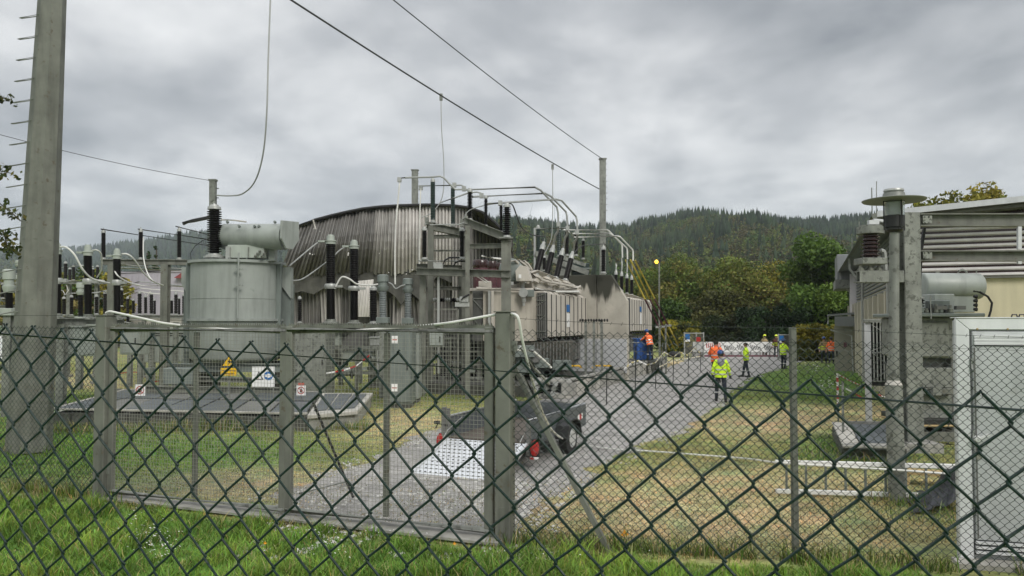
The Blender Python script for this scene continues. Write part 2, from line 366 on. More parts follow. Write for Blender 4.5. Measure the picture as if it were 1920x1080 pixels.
o = npmesh('ground', np.stack([X, Y, -.03+bumpy*0], -1), fc, 'ground', kind='structure', col=gcol(X, Y).reshape(-1, 3))
# driveway, a sheet with ragged edges
EL = [(560,985),(500,930),(640,880),(800,812),(905,762),(1060,742),(1110,722),(1250,688),(1295,672),(1300,660),(1290,652)]
ER = [(985,1010),(1010,950),(1150,862),(1290,800),(1345,765),(1372,735),(1400,712),(1462,690),(1500,678),(1560,660),(1600,652)]
def polyl(pts, n):
    pts = [G(*p) for p in pts]; ds = [0]
    for a, b in zip(pts, pts[1:]): ds.append(ds[-1]+(b-a).length)
    out = []
    for k in range(n):
        s = ds[-1]*k/(n-1); i = max(j for j in range(len(ds)) if ds[j] <= s+1e-9); i = min(i, len(pts)-2)
        out.append(pts[i].lerp(pts[i+1], (s-ds[i])/(ds[i+1]-ds[i])))
    return out
nn = 260; L1 = polyl(EL, nn); R1 = polyl(ER, nn); vs = []
for k, (a, b) in enumerate(zip(L1, R1)):
    sc_ = .45 if k < 120 else .2
    ja = (fbm(np.array(a.y*1.7), np.array(1.0))-.5)*sc_*2+(random.random()-.5)*.12; jb = (fbm(np.array(b.y*1.7), np.array(9.0))-.5)*sc_*2+(random.random()-.5)*.12
    d = (b-a).normalized(); a = a+d*float(ja); b = b+d*float(jb)
    for q in range(9):
        p = a.lerp(b, q/8); vs.append((p.x, p.y, -.026))
fc = [(k*9+q, k*9+q+1, (k+1)*9+q+1, (k+1)*9+q) for k in range(nn-1) for q in range(8)]
o = npmesh('driveway', vs, fc, 'gravel', kind='structure')
LRX = np.array([p.x for p in L1]); LRY = np.array([p.y for p in L1]); RRX = np.array([p.x for p in R1]); RRY = np.array([p.y for p in R1])
def onroad(x, y, m=0.0):
    lx = np.interp(y, LRY[np.argsort(LRY)], LRX[np.argsort(LRY)]); rx = np.interp(y, RRY[np.argsort(RRY)], RRX[np.argsort(RRY)])
    return (x > lx+m) & (x < rx-m) & (y > 7.6)
# sill of the gate and a strip of pale rubble beside it
dg = (GB-GA).normalized(); ng = Vector((dg.y, -dg.x, 0))
b_ = MB(); b_.prism([GA-ng*.16, GB-ng*.16, GB+ng*.22, GA+ng*.10], (0,0,.03)); o = b_.build('sill', 'concrete'); o['kind'] = 'structure'
# loose stones on the driveway and its shoulders
n = 22000; x = rng.uniform(-9, 6, n); y = 8+16*rng.random(n)**1.7; kp = onroad(x, y, -.35) & (fbm(x*1.5, y*1.5, 8)*(1.25-.03*y) > .42); x, y = x[kp], y[kp]
r = rng.uniform(.008, .034, len(x)); base = np.array([(-1,-1,0),(1,-.8,0),(.9,1,0),(-1,.8,0),(0,0,.75)]); th = rng.uniform(0, 6.3, len(x))
vx = base[None, :, 0]*r[:, None]; vy = base[None, :, 1]*r[:, None]*.8; vz = base[None, :, 2]*r[:, None]-.027
V = np.stack([x[:, None]+vx*np.cos(th)[:, None]-vy*np.sin(th)[:, None], y[:, None]+vx*np.sin(th)[:, None]+vy*np.cos(th)[:, None], vz], -1)
fb = np.array([(0,1,4),(1,2,4),(2,3,4),(3,0,4)]); fc = (fb[None]+5*np.arange(len(x))[:, None, None]).reshape(-1, 3)
o = npmesh('gravel', V, fc, 'stone', kind='stuff'); tag(o, 'loose pale gravel scattered over the driveway behind the gate', 'gravel')
# grass: blades as single bent strips
def blades(name, x, y, h, wd, col, label, lean=.5):
    n = len(x); a = rng.uniform(0, 6.283, n); l = rng.uniform(.1, lean, n)*h; dx, dy = np.cos(a), np.sin(a)
    b2 = a+rng.uniform(.8, 2.3, n); ux, uy = np.cos(b2)*wd, np.sin(b2)*wd
    z0 = np.full(n, -.03)
    V = np.stack([np.stack([x-ux, y-uy, z0], -1), np.stack([x+ux, y+uy, z0], -1),
                  np.stack([x+ux*.7+dx*l*.4, y+uy*.7+dy*l*.4, z0+h*.6], -1), np.stack([x-ux*.7+dx*l*.4, y-uy*.7+dy*l*.4, z0+h*.6], -1),
                  np.stack([x+dx*l, y+dy*l, z0+h], -1)], 1)
    f = np.arange(n)[:, None]*5
    q = np.concatenate([f+np.array([[0,1,2]]), f+np.array([[0,2,3]]), f+np.array([[3,2,4]])], 0)
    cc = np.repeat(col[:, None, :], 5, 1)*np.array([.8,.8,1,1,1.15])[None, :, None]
    o = npmesh(name, V, q, 'blade', kind='stuff', col=cc.reshape(-1, 3)); tag(o, label, 'grass')
def jit(c, n, s=.22, warm=.12):
    v = rng.normal(1, s, (n, 1)).clip(.45, 1.7); r_ = rng.normal(0, warm, n)
    return c*v*np.stack([1+r_, np.ones(n), 1-r_*.6], 1).clip(.3, 2)
n = 95000; y = rng.uniform(6.3, 11.2, n); x = rng.uniform(-.80, .78, n)*y
kp = (y < gline(x)-.28+.5*(fbm(x*2, y*2)-.5)); x, y = x[kp], y[kp]; n = len(x)
tuft = fbm(x*2.6, y*2.6, 12); h = (.035+.18*np.clip(tuft*2.2-.75, .05, 1))*rng.uniform(.5, 1.3, n)
c = gcol(x, y)*1.0; tf = fbm(x*1.3, y*1.3, 21)[:, None]; c = (LUSH+np.array((.014,.0,.006)))*(.9+.95*tf)+np.array((.10,.07,.01))*np.clip(tf-.45, 0, 1)*2
pale = rng.random(n) < .11; c = c*(.5+1.0*fbm(x*4.1, y*4.1, 55))[:, None]; c = jit(c, n, .28); c[pale] = jit(np.array((.34,.32,.13))*np.ones((pale.sum(), 3)), pale.sum())
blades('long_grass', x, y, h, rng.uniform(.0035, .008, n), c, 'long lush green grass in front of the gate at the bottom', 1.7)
n = 190000; y = 8+18*rng.random(n)**1.35; x = rng.uniform(-.80, .78, n)*y
kp = (y > gline(x)-.3) & ~(onroad(x, y, .12) & (rng.random(n) > np.where((y < 11.5) & (fbm(x*1.9, y*1.9, 61) > .5), .30, .02))) & ~((x > 4.4) & (y < 8.6)); x, y = x[kp], y[kp]; n = len(x)
c = gcol(x, y); green = c[:, 1]/c[:, 0]; h = (.022+.05*np.clip(green-1.1, 0, 1.0))*rng.uniform(.6, 1.4, n)
c = jit(c*1.2, n, .45, .2)
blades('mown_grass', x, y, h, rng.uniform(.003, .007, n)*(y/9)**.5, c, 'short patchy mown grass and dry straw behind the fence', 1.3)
n = 42000; y = 8+9*rng.random(n)**1.2; x = rng.uniform(-.8, .7, n)*y; kp = (y > gline(x)-.35) & (fbm(x*1.7, y*1.7, 91) > .43) & ~(onroad(x, y, .3) & (y > 12.5)) & ~((x > 4.4) & (y < 8.6)); x, y = x[kp], y[kp]; n = len(x)
pc = np.array([(.42,.35,.20),(.30,.24,.13),(.12,.09,.05),(.50,.45,.30),(.16,.20,.05)])[rng.integers(0, 5, n)]
blades('straw_litter', x, y, rng.uniform(.008, .03, n), rng.uniform(.004, .010, n), jit(pc, n, .25), 'dry clippings and dead straw scattered behind the gate and fence', 4.0)
a_ = GA-ng*.02; n = 5200; u = rng.random(n)*1.25-.2; off = rng.normal(.12, .10, n); x = GA.x+(GB.x-GA.x)*u+ng.x*off; y = GA.y+(GB.y-GA.y)*u+ng.y*off; kp = fbm(x*1.4, y*1.4, 17) > .5; x, y = x[kp], y[kp]; n = len(x)
blades('moss_tufts', x, y, rng.uniform(.02, .09, n), rng.uniform(.004, .009, n), jit(np.array([(.16,.17,.03),(.10,.16,.03),(.34,.28,.14)])[rng.integers(0, 3, n)], n, .3), 'moss and weed tufts growing over the gate sill', 1.6)
n = 70000; y = 24+22*rng.random(n); x = rng.uniform(-.75, .75, n)*y; kp = ~onroad(x, y, .1); x, y = x[kp], y[kp]; n = len(x); c = jit(gcol(x, y)*1.2, n, .25)
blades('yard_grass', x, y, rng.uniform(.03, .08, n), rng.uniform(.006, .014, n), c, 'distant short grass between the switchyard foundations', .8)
a_ = G(100,806); c_ = G(690,800); n = 2600; u = rng.random(n); x = a_.x+(c_.x-a_.x)*u+rng.normal(0,.05,n); y = a_.y+(c_.y-a_.y)*u-np.abs(rng.normal(0,.22,n))-.02
blades('weeds', x, y, rng.uniform(.08,.34,n)*(.4+fbm(x*2,y*2,4)), rng.uniform(.006,.011,n), jit(np.where(rng.random((n,1))<.45, np.array((.34,.30,.15)), np.array((.12,.19,.04))), n, .25), 'tall straw coloured weeds along the foot of the grated basin', .9)
n = 5200; x = rng.uniform(-8.5, 5.6, n); kp = fbm(x*2.2, x*0, 71) > .38; x = x[kp]; n = len(x); y = gline(x)+rng.normal(.0, .07, n)
kp = (x < GA.x+.15) | (x > GB.x-.12); x, y = x[kp], y[kp]; n = len(x)
blades('weeds', x, y, rng.uniform(.05, .26, n), rng.uniform(.003, .007, n), jit(np.array([(.36,.30,.15),(.12,.19,.03),(.16,.22,.05),(.08,.13,.02)])[rng.integers(0, 4, n)], n, .3), 'straggly weeds and dead stalks growing along the foot of the chain link fence', 1.1)
SP = [(52,845,.45,260),(1682,936,.22,150),(1760,960,.5,160),(1570,850,.5,220),(1640,862,.5,200),(1145,1034,.12,60),(600,800,.35,120),(790,742,.3,60),(948,1016,.16,90),(193,936,.18,90),(1500,1050,.1,50)]
x = []; y = []
for (px, py, s_, k_) in SP: g = G(px, py); x += list(rng.normal(g.x, s_, k_)); y += list(rng.normal(g.y-.05, s_*.7, k_))
x = np.array(x); y = np.array(y); n = len(x)
blades('foot_grass', x, y, rng.uniform(.06, .22, n), rng.uniform(.004, .008, n)*(y/9)**.5, jit(np.array([(.09,.17,.025),(.12,.20,.03),(.30,.26,.12)])[rng.integers(0, 3, n)], n, .25), 'longer grass left standing round the feet of posts and slabs', .9)
# daisies / clover flowers
def flowers(name, spots, label, r0=.010):
    V = []; f = []; k = 0
    for (px, py, sx, sy, cnt) in spots:
        for _ in range(cnt):
            g = G(px+random.gauss(0, sx), py+random.gauss(0, sy)); r = r0*random.uniform(.6, 1.3)*(g.y/8)**.5; z = random.uniform(.03, .14) if g.y < 10 else .05
            tx, ty = random.uniform(-.6, .6), random.uniform(-.6, .1)
            for j in range(6):
                a = j*math.pi/3; V.append((g.x+r*math.cos(a), g.y+r*math.sin(a), z+r*(tx*math.cos(a)+ty*math.sin(a))))
            V.append((g.x, g.y, z+r*.5)); f += [(k+j, k+(j+1)%6, k+6) for j in range(6)]; k += 7
    tag(npmesh(name, V, f, 'petal', kind='stuff'), label, 'flowers')
flowers('white_flowers', [(275,1015,28,14,90),(300,1040,20,10,40),(620,1030,30,14,45),(700,1010,40,10,25),(250,985,14,8,12),(950,1050,120,12,25)], 'small white flowers in the long grass at the bottom left')
flowers('lawn_flowers', [(1530,690,14,6,30),(1550,722,12,6,35),(1660,705,30,12,25)], 'white flower specks on the green mound by the building', .02)
for i, (px, py, lb) in enumerate([(1171,1010,'bright orange fallen leaf on the dry grass behind the fence'), (852,1043,'small orange leaf lying in the long grass'), (497,1042,'small yellow leaf in the grass left of the gate')]):
    g = G(px, py); s = (.045, .02, .02)[i]; z = .04 if i == 0 else .13; b_ = MB()
    b_.add([(g.x-s,g.y,z),(g.x-s*.4,g.y-s*.3,z+s*.9),(g.x,g.y-.01,z+s*1.5),(g.x+s*.5,g.y-s*.3,z+s*.7),(g.x+s*1.1,g.y,z+s*.2),(g.x+.1*s,g.y-s*.8,z-s*.3),(g.x,g.y-.2*s,z+s*.35)],
           [(6,0,1),(6,1,2),(6,2,3),(6,3,4),(6,4,5),(6,5,0)]); o = b_.build('fallen_leaf', 'leaf_orange'); tag(o, lb, 'leaf')
# ------------------------------------------------------------ hills
def hill(name, pxs, prof, Z0, Z1, treeh):
    rows = 26; V = []; PX = np.linspace(pxs[0], pxs[1], 120)
    yr = np.interp(PX, [p[0] for p in prof], [p[1] for p in prof])
    for k in range(rows+1):
        t = k/rows; Z = Z0+(Z1-Z0)*t
        top = (605-yr)*Z1/F+H-treeh; hh = top*np.clip(t, 0, 1)**.8*(1+.12*np.sin(PX*.013+t*5)*(t*(1-t)*4))-2*(1-t)
        V.append(np.stack([(PX-960)/F*Z, np.full_like(PX, Z), hh], -1))
    V.append(np.stack([(PX-960)/F*(Z1+60), np.full_like(PX, Z1*1.25), V[-1][:, 2]*.5], -1))
    V = np.concatenate(V, 0); m = len(PX); i = (np.arange(rows+1)[:, None]*m+np.arange(m-1)[None]).ravel()
    col = np.tile(np.array((.035,.05,.02)), (len(V), 1))
    npmesh(name, V, np.stack([i, i+1, i+m+1, i+m], 1), 'far_forest', kind='structure', col=col, smooth=True)
    def hz(px, t):
        yy = np.interp(px, [p[0] for p in prof], [p[1] for p in prof]); top = (605-yr.dtype.type(0)-yy)*Z1/F+H-treeh
        return top*np.clip(t, 0, 1)**.8*(1+.12*np.sin(px*.013+t*5)*(t*(1-t)*4))-2*(1-t)
    return hz
def ico1():
    import bmesh
    bm = bmesh.new(); bmesh.ops.create_icosphere(bm, subdivisions=1, radius=1); v = np.array([tuple(x.co) for x in bm.verts]); f = np.array([[a.index for a in q.verts] for q in bm.faces]); bm.free(); return v, f
IV, IF = ico1()
def forest(name, hz, pxs, Z0, Z1, n, hh, ww, con_t, label, bright=1.0):
    t = rng.random(n)**.75; t = np.concatenate([t, rng.uniform(.955, 1, n//7)]); n = len(t)
    px = rng.uniform(pxs[0], pxs[1], n); Z = Z0+(Z1-Z0)*t; x = (px-960)/F*Z; z = hz(px, t)
    zone = fbm(px*.012, t*7, 31); con = (t+(zone-.5)*1.5 > con_t) | (rng.random(n) < .12)
    # conifers: two stacked ragged cones
    ci = np.where(con)[0]; m = len(ci); ns = 6; V = []; Fc = []; CC = []; base = 0
    h = hh*rng.uniform(.45, 1.2, m)*(.75+.55*fbm(x[ci]*.03, Z[ci]*.03, 13)); r = ww*rng.uniform(.7, 1.5, m)
    cb = (np.array((.018,.030,.016))+np.array((.022,.024,.006))*np.clip(fbm(x[ci]*.02, Z[ci]*.02, 19)*2-.8, 0, 1)[:, None])*rng.uniform(.5, 1.7, (m, 1))*np.array((1,1,1))*bright
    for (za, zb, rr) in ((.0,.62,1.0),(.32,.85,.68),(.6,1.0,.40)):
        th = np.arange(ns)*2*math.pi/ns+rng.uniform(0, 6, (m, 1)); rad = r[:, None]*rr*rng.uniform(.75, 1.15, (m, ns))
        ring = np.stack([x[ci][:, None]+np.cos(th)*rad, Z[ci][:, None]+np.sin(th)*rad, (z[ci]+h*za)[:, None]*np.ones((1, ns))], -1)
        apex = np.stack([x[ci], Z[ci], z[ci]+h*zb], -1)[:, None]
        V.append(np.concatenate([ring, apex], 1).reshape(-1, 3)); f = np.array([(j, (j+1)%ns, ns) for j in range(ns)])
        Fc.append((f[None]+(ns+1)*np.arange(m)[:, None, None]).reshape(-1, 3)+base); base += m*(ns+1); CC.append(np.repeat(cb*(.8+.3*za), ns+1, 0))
    di = np.where(~con)[0]; m = len(di); k = 34
    s = np.stack([ww*rng.uniform(.8, 1.5, m), ww*rng.uniform(.8, 1.5, m), hh*rng.uniform(.28, .42, m)], -1)
    d = rng.normal(size=(m, k, 3)); d[:, :, 2] = d[:, :, 2]*.8+.35; d /= np.linalg.norm(d, axis=2)[:, :, None]
    cc_ = np.stack([x[di], Z[di], z[di]+hh*.35], -1)[:, None]+d*s[:, None]*rng.uniform(.6, 1.08, (m, k, 1))
    a = rng.normal(size=(m, k, 3)); a /= np.linalg.norm(a, axis=2)[:, :, None]; b = np.cross(a, rng.normal(size=(m, k, 3))); b /= np.linalg.norm(b, axis=2)[:, :, None]
    q = ww*.30*rng.uniform(.5, 1.2, (m, k, 1)); Q = np.stack([cc_-a*q, cc_+b*q, cc_+a*q], 2)
    V.append(Q.reshape(-1, 3)); Fc.append(np.arange(m*k*3).reshape(-1, 3)+base)
    pal = np.array([(.045,.09,.024),(.065,.115,.028),(.10,.125,.03),(.085,.075,.032),(.038,.07,.025),(.13,.15,.036)]); zi = (fbm(px[di]*.03, t[di]*18, 77)*4.5+rng.uniform(0, 1.6, m)).astype(int).clip(0, 5)
    dc = pal[zi]*rng.uniform(.7, 1.3, (m, 1))*bright; CC.append(np.repeat((dc[:, None]*rng.uniform(.6, 1.35, (m, k, 1))).reshape(-1, 3), 3, 0))
    tag(npmesh(name, np.concatenate(V), np.concatenate(Fc), 'far_forest', kind='stuff', col=np.concatenate(CC)), label, 'forest')
PR = [(500,470),(760,440),(870,415),(955,404),(1000,408),(1060,416),(1110,424),(1180,424),(1250,414),(1300,406),(1400,403),(1500,404),(1560,407),(1700,404),(2200,380)]
hr = hill('wooded_hill', (700, 2150), PR, 240, 800, 13)
forest('hill_forest', hr, (700, 1990), 240, 800, 15000, 14, 2.9, .62, 'mixed forest of dark spruce and autumn broadleaves covering the right hill')
PLF = [(-300,470),(0,470),(120,468),(200,462),(260,458),(310,452),(400,436),(520,430),(700,440),(900,440)]
hl = hill('distant_hill', (-250, 900), PLF, 700, 2100, 16)
forest('distant_forest', hl, (-150, 760), 700, 2100, 7500, 22, 5.6, .1, 'bluish hazy conifer forest on the far hill behind the house', 1.0)
# ------------------------------------------------------------ trees with leaf clumps
def leafcloud(clumps, n, size, pal, seed=0):
    """clumps: (cx,cy,cz,rx,ry,rz) ; returns verts, faces, colours of n small leaf faces"""
    cl = np.array(clumps); vol = cl[:, 3]*cl[:, 5]; pick = rng.choice(len(cl), n, p=vol/vol.sum())
    d = rng.normal(size=(n, 3)); d /= np.linalg.norm(d, axis=1)[:, None]; rad = rng.random(n)**.38
    c = cl[pick, :3]+d*rad[:, None]*cl[pick, 3:]
    a = rng.normal(size=(n, 3)); a /= np.linalg.norm(a, axis=1)[:, None]; b = np.cross(a, rng.normal(size=(n, 3))); b /= np.linalg.norm(b, axis=1)[:, None]
    s = (size*rng.uniform(.5, 1.3, n))[:, None]
    V = np.stack([c-a*s, c+b*s*.6, c+a*s, c-b*s*.6], 1)
    tone = rng.uniform(.7, 1.35, len(cl))[pick]; pi = rng.integers(0, len(pal), len(cl))[pick]; alt = rng.random(n) < .3; pi[alt] = rng.integers(0, len(pal), alt.sum())
    col = np.array(pal)[pi]*tone[:, None]*rng.uniform(.75, 1.3, (n, 1))
    return V.reshape(-1, 3), np.arange(n*4).reshape(-1, 4), np.repeat(col, 4, 0)
def tree(name, px, Zd, hgt, rad, pal, label, n=6000, size=.22, kind='round', group=None, trunk=True, cat='tree', nc=26, zlow=.22):
    g = P(px, 605, Zd); g.z = -.03; t = thing(name, g, label, cat, group); cl = []
    for k in range(nc):
        a = random.uniform(0, 6.28); u = random.random()
        if kind == 'cone': zz = zlow+(1-zlow)*u; rr = rad*(1.02-zz)*random.uniform(.2, .8); s = rad*.5*(1.15-zz)
        else:
            zz = zlow+(.95-zlow)*u; prof = math.sin(math.pi*min(1, max(.12, (zz-zlow+.08)/(1.06-zlow))))**.6; rr = rad*prof*random.uniform(.25, .9); s = rad*random.uniform(.22, .40)
        cl.append((g.x+math.cos(a)*rr, g.y+math.sin(a)*rr, zz*hgt*.93, s, s, s*random.uniform(.7, 1.0)))
    V, f, c = leafcloud(cl, n, size, pal); npmesh('crown', V, f, 'leaf', t, col=c)
    if trunk:
        b = MB(); tw = max(.10, hgt*.022); top = g+Vector((random.uniform(-.4,.4), 0, hgt*(.9 if kind == 'cone' else .6)))
        b.tube([g, g.lerp(top, .5)+Vector((random.uniform(-.2,.2),0,0)), top], tw, 7, tw*.3)
        for k in range(9 if kind != 'cone' else 0):
            q = cl[k*2 % len(cl)]; s0 = g.lerp(top, random.uniform(.35, .9)); b.tube([s0, s0.lerp(Vector(q[:3]), .5)+Vector((0,0,.3)), Vector(q[:3])], tw*.4, 5, tw*.12)
        b.build('trunk', 'bark_far', t)
    return t
GRN = [(.075,.13,.025),(.10,.155,.028),(.05,.09,.018)]; YEL = [(.24,.22,.035),(.30,.25,.04),(.15,.16,.03)]; OLV = [(.125,.165,.035),(.17,.185,.04),(.09,.125,.028),(.16,.145,.038)]
DRK = [(.025,.045,.015),(.04,.065,.02),(.03,.055,.018)]; BRN = [(.14,.115,.04),(.17,.14,.045),(.11,.10,.035)]; RST = [(.20,.07,.03),(.14,.06,.03)]
def zt(Y, py): return H+(605-py)*Y/F
tree('beech_tree', 1548, 68, zt(68,432), 4.3, GRN+[(.06,.11,.02)], 'large dense green tree left of the siding building', 22000, .19, nc=50, zlow=.1)
tree('oak_tree', 1500, 80, zt(80,545), 3.4, OLV+BRN, 'brownish olive tree in front of the large green tree', 6000, .26, zlow=.05)
for i, (px, Y, py, r, pal, nm, lb) in enumerate([
    (1275,92,484,3.8,OLV,'ash_tree','sparse olive tree just right of the lit lamp'), (1332,88,502,3.6,GRN+OLV,'ash_tree','rounded olive green tree, second right of the lamp'),
    (1385,84,497,3.6,OLV+[(.12,.09,.03)],'maple_tree','broad tree with yellowing olive crown in the middle of the row'), (1440,86,508,3.6,YEL+BRN+OLV,'maple_tree','tree with brownish autumn crown behind the hedge'),
    (1478,92,545,3.0,GRN,'ash_tree','small green tree before the hill gap'), (1228,100,512,4.2,GRN+OLV,'ash_tree','green tree left of the lamp behind the rods'),
    (1180,105,540,4.5,OLV,'ash_tree','olive tree seen behind the second beige transformer'), (1299,76,582,1.5,RST+OLV,'maple_tree','small rusty red tree above the yellow hedge'),
    (1360,72,560,3.4,[(.06,.06,.018),(.075,.08,.02),(.05,.06,.015)],'field_maple','dark olive tree low behind the barrier'), (1255,72,575,2.2,DRK+GRN,'holly_tree','dark bushy tree behind the yellow hedge'), (1585,90,560,3.5,OLV+DRK,'ash_tree','dark olive tree beside the building corner')]):
    tree(nm, px, Y, zt(Y,py)*1.12, r*1.3, pal, lb, 15000, .18, zlow=.04, nc=50)
for i, (px, py, r) in enumerate([(1150,560,4.5),(1205,545,5),(1265,530,5),(1325,530,5),(1385,532,5),(1450,540,5),(1515,520,5),(1570,545,5),(1640,540,5)]):
    tree('background_tree', px, 112+(i%3)*8, zt(112,py), r, [DRK+GRN, OLV+GRN, OLV+DRK][i%3], '%s tree from the left in the dense background row at the foot of the hill' % ORD[i], 11000, .26, zlow=.02, nc=40, group='background trees at the foot of the hill')
def hedge(name, p0, p1, Y, top, pal, label, dep=2.0, n=9000, size=.14):
    a = P(p0, 605, Y); c = P(p1, 605, Y); h = zt(Y, top); t = thing(name, ((a.x+c.x)/2, Y, -.03), label, 'hedge'); cl = []
    k = max(4, int((c.x-a.x)/.9))
    for i in range(k):
        for j in range(4):
            cl.append((a.x+(c.x-a.x)*(i+.5)/k+random.uniform(-.3,.3), Y+random.uniform(-.4,.4)*dep, h*(j+.5)/4*.92, .75, dep*.4, h*.19*random.uniform(.8,1.2)))
    V, f, cc = leafcloud(cl, n, size, pal); npmesh('foliage', V, f, 'leaf', t, col=cc)
    b = MB()
    for i in range(k): x_ = a.x+(c.x-a.x)*(i+.5)/k; b.tube([(x_, Y, -.03), (x_+random.uniform(-.2,.2), Y, h*.75)], .05, 5, .02)
    b.build('stems', 'bark_far', t)
hedge('clipped_hedge', 1385, 1562, 66, 573, [(.016,.034,.010),(.022,.045,.012),(.012,.026,.008)], 'tall dark green clipped hedge behind the banner barrier', 3, 15000)
hedge('laurel_hedge', 1318, 1392, 67, 590, [(.035,.04,.014),(.03,.045,.014)], 'dark olive hedge left part behind the red lettering', 3, 8000)
hedge('privet_hedge', 1248, 1306, 62, 600, [(.14,.14,.02),(.20,.18,.02),(.08,.10,.02)], 'yellow green hedge beside the grey mesh cabinet', 2.5, 8000)
hedge('beech_hedge', 1498, 1578, 50, 605, [(.12,.12,.02),(.17,.15,.02),(.07,.09,.02)], 'yellowish hedge next to the small canopy', 2.0, 10000, .11)
tree('poplar_tree', 1812, 46, zt(46,327), 3.0, YEL+[(.14,.15,.03)], 'yellow green treetop rising over the roof, middle clump', 6500, .15, zlow=.55)
tree('poplar_tree', 1750, 46, zt(46,338), 2.3, YEL+[(.14,.15,.03)], 'yellow green treetop over the roof nearest the lamp', 3500, .14, zlow=.5)
tree('poplar_tree', 1875, 46, zt(46,322), 2.3, YEL+GRN, 'yellow green treetop over the roof at the right edge', 4500, .15, zlow=.5)
for px, py, r, pal, lb in [(165,488,3.2,YEL+GRN,'yellow green tree behind the left breaker poles'), (118,500,2.4,YEL+OLV,'yellowing tree beside the big step pole'), (215,500,2.0,YEL+BRN,'small autumn tree left of the lilac roof'), (10,505,2.6,BRN+YEL,'brown orange tree at the left edge'), (170,560,3.0,BRN+GRN,'brown green bush under the breaker poles'), (60,540,3.0,BRN+OLV,'brown tree behind the step pole')]:
    tree('birch_tree', px, 75, zt(75,py), r, pal, lb, 4000, .22, zlow=.08)
tree('spruce_tree', 277, 110, zt(110,455), 1.5, DRK, 'dark spruce, left of the pair behind the left beam', 2500, .26, 'cone', zlow=.1)
tree('spruce_tree', 289, 112, zt(112,447), 1.8, DRK, 'dark spruce, taller right one of the pair', 3000, .26, 'cone', zlow=.1)
tree('rowan_tree', 534, 60, zt(60,552), .9, [(.45,.25,.01),(.40,.18,.01)], 'bright orange yellow tree glimpsed right of the grey tank', 1500, .16, zlow=.1)
# twigs reaching in at the left edge
t = thing('overhanging_branch', P(-260, 420, 9)*1.0, 'thin leafy branches reaching in from the left edge', 'branch')
b = MB(); lv = []
for pts in [[(-80,150),(-20,172),(18,190)], [(-90,290),(-10,318),(26,326)], [(-90,330),(0,382),(42,416)], [(-60,380),(10,440),(14,470)], [(-80,440),(-5,465),(28,470)], [(-40,415),(5,432),(12,455)]]:
    q = [P(x_, y_, 9) for x_, y_ in pts]; b.tube([Vector(v) for v in q], .012, 5, .004)
    for k in range(16):
        u = random.uniform(.55, 1); i = 0 if u < .5 else 1; p = q[1].lerp(q[2], (u-.5)*2); lv.append((p.x+random.gauss(0,.045), p.y+random.gauss(0,.1), p.z+random.gauss(-.01,.05), .05,.05,.05))
b.tube([P(-300, 1000, 9), P(-260, 420, 9), P(-85, 380, 9)], .05, 6, .015); b.build('twig', 'twig', t)
V, f, cc = leafcloud(lv, 420, .032, [(.035,.05,.015),(.05,.06,.02),(.10,.09,.02)]); npmesh('leaves', V, f, 'leaf', t, col=cc)
# ============================================================ left steel pole, lattice poles, overhead wires
def stepl():
    base = G(54, 845); Y = base.y; top = P(101, -60, Y)
    t = thing('step_pole', base, 'tall tapered grey green steel pole with wire step loops at the left', 'pole')
    b = MB(); ax = top-base; n = 8; r0, r1 = S(38, Y), S(22.5, Y); vs = []
    for p, r in ((base, r0), (top, r1)):
        for j in range(n): a = 2*math.pi*(j+.5)/n+.16; vs.append(p+Vector((math.cos(a)*r, math.sin(a)*r, 0)))
    b.add(vs, [(j, (j+1)%n, (j+1)%n+n, j+n) for j in range(n)]+[tuple(range(n))[::-1], tuple(range(n, 2*n))]); b.build('shaft', 'steel', t)
    b = MB(); q = base.lerp(top, .43); b.lathe(q, q+ax*.0012, [(0, S(31,Y)), (1, S(31,Y))], 8); b.build('weld_seam', 'steel', t)
    for i in range(19):
        y = -4+39.3*i
        if i > 17: break
        p = P(0, y, Y); k = (p.z-base.z)/(top.z-base.z); c = base.lerp(top, k); r = r0+(r1-r0)*k
        b = MB(); L0 = c+Vector((-r*.35, -r*.88, 0)); L1 = c+Vector((-r*.93, -r*.30, .02)); tip = c+Vector((-r-.25, -r*.75, -.06))
        b.tube([L0+Vector((.02,.03,.02)), L0.lerp(tip, .93), tip, tip+Vector((.01, .05, .01)), L1], .011, 5); b.build('step_loop', 'galv', t)
    return base
stepl()
def pole(px, y0, y1, w, Y, label, m='galv', nm='lattice_pole'):
    a = P(px, y1, Y); a.z = -.03; c = P(px, y0, Y); t = thing(nm, a, label, 'pole'); b = MB(); r = S(w, Y)/2
    b.prism([a+Vector((-r*1.25,-r,0)), a+Vector((r*1.25,-r,0)), a+Vector((r*1.25,r,0)), a+Vector((-r*1.25,r,0))], c-a); b.build('mast', m, t)
    b = MB()
    for k in range(9): p = c-Vector((0,0,.35*k+.3)); b.tube([p+Vector((r,0,0)), p+Vector((r+.13,0,0))], .02, 4)
    b.build('step_bolt', 'galv', t, kind='stuff')
    b = MB(); b.cbox(c, r*3.2, r*2.4, .06); b.build('cap_plate', m, t); return t
pole(1130, 298, 640, 9, 44, 'tall slim grey pole right of centre that holds the two overhead wires')
pole(778, 319, 640, 9, 62, 'slim grey pole rising behind the damaged corrugated shed')
pole(399.5, 338, 640, 9, 27, 'short topped grey pole behind the large ribbed bushing of the left tank')
def wire(name, pts, r, m, label, cat='wire', n=5, group=None, dense=0):
    if dense:      # smooth Catmull-Rom through the points
        q = [pts[0]]+list(pts)+[pts[-1]]; out = []
        for i in range(1, len(q)-2):
            for k in range(dense):
                u = k/dense; a, b_, c, d = (Vector(v) for v in q[i-1:i+3])
                out.append(.5*((2*b_)+(c-a)*u+(2*a-5*b_+4*c-d)*u*u+(3*b_-a-3*c+d)*u**3))
        out.append(Vector(pts[-1])); pts = out
    b = MB(); b.tube(pts, r, n); o = b.build(name, m, None, True); return tag(o, label, cat, group)
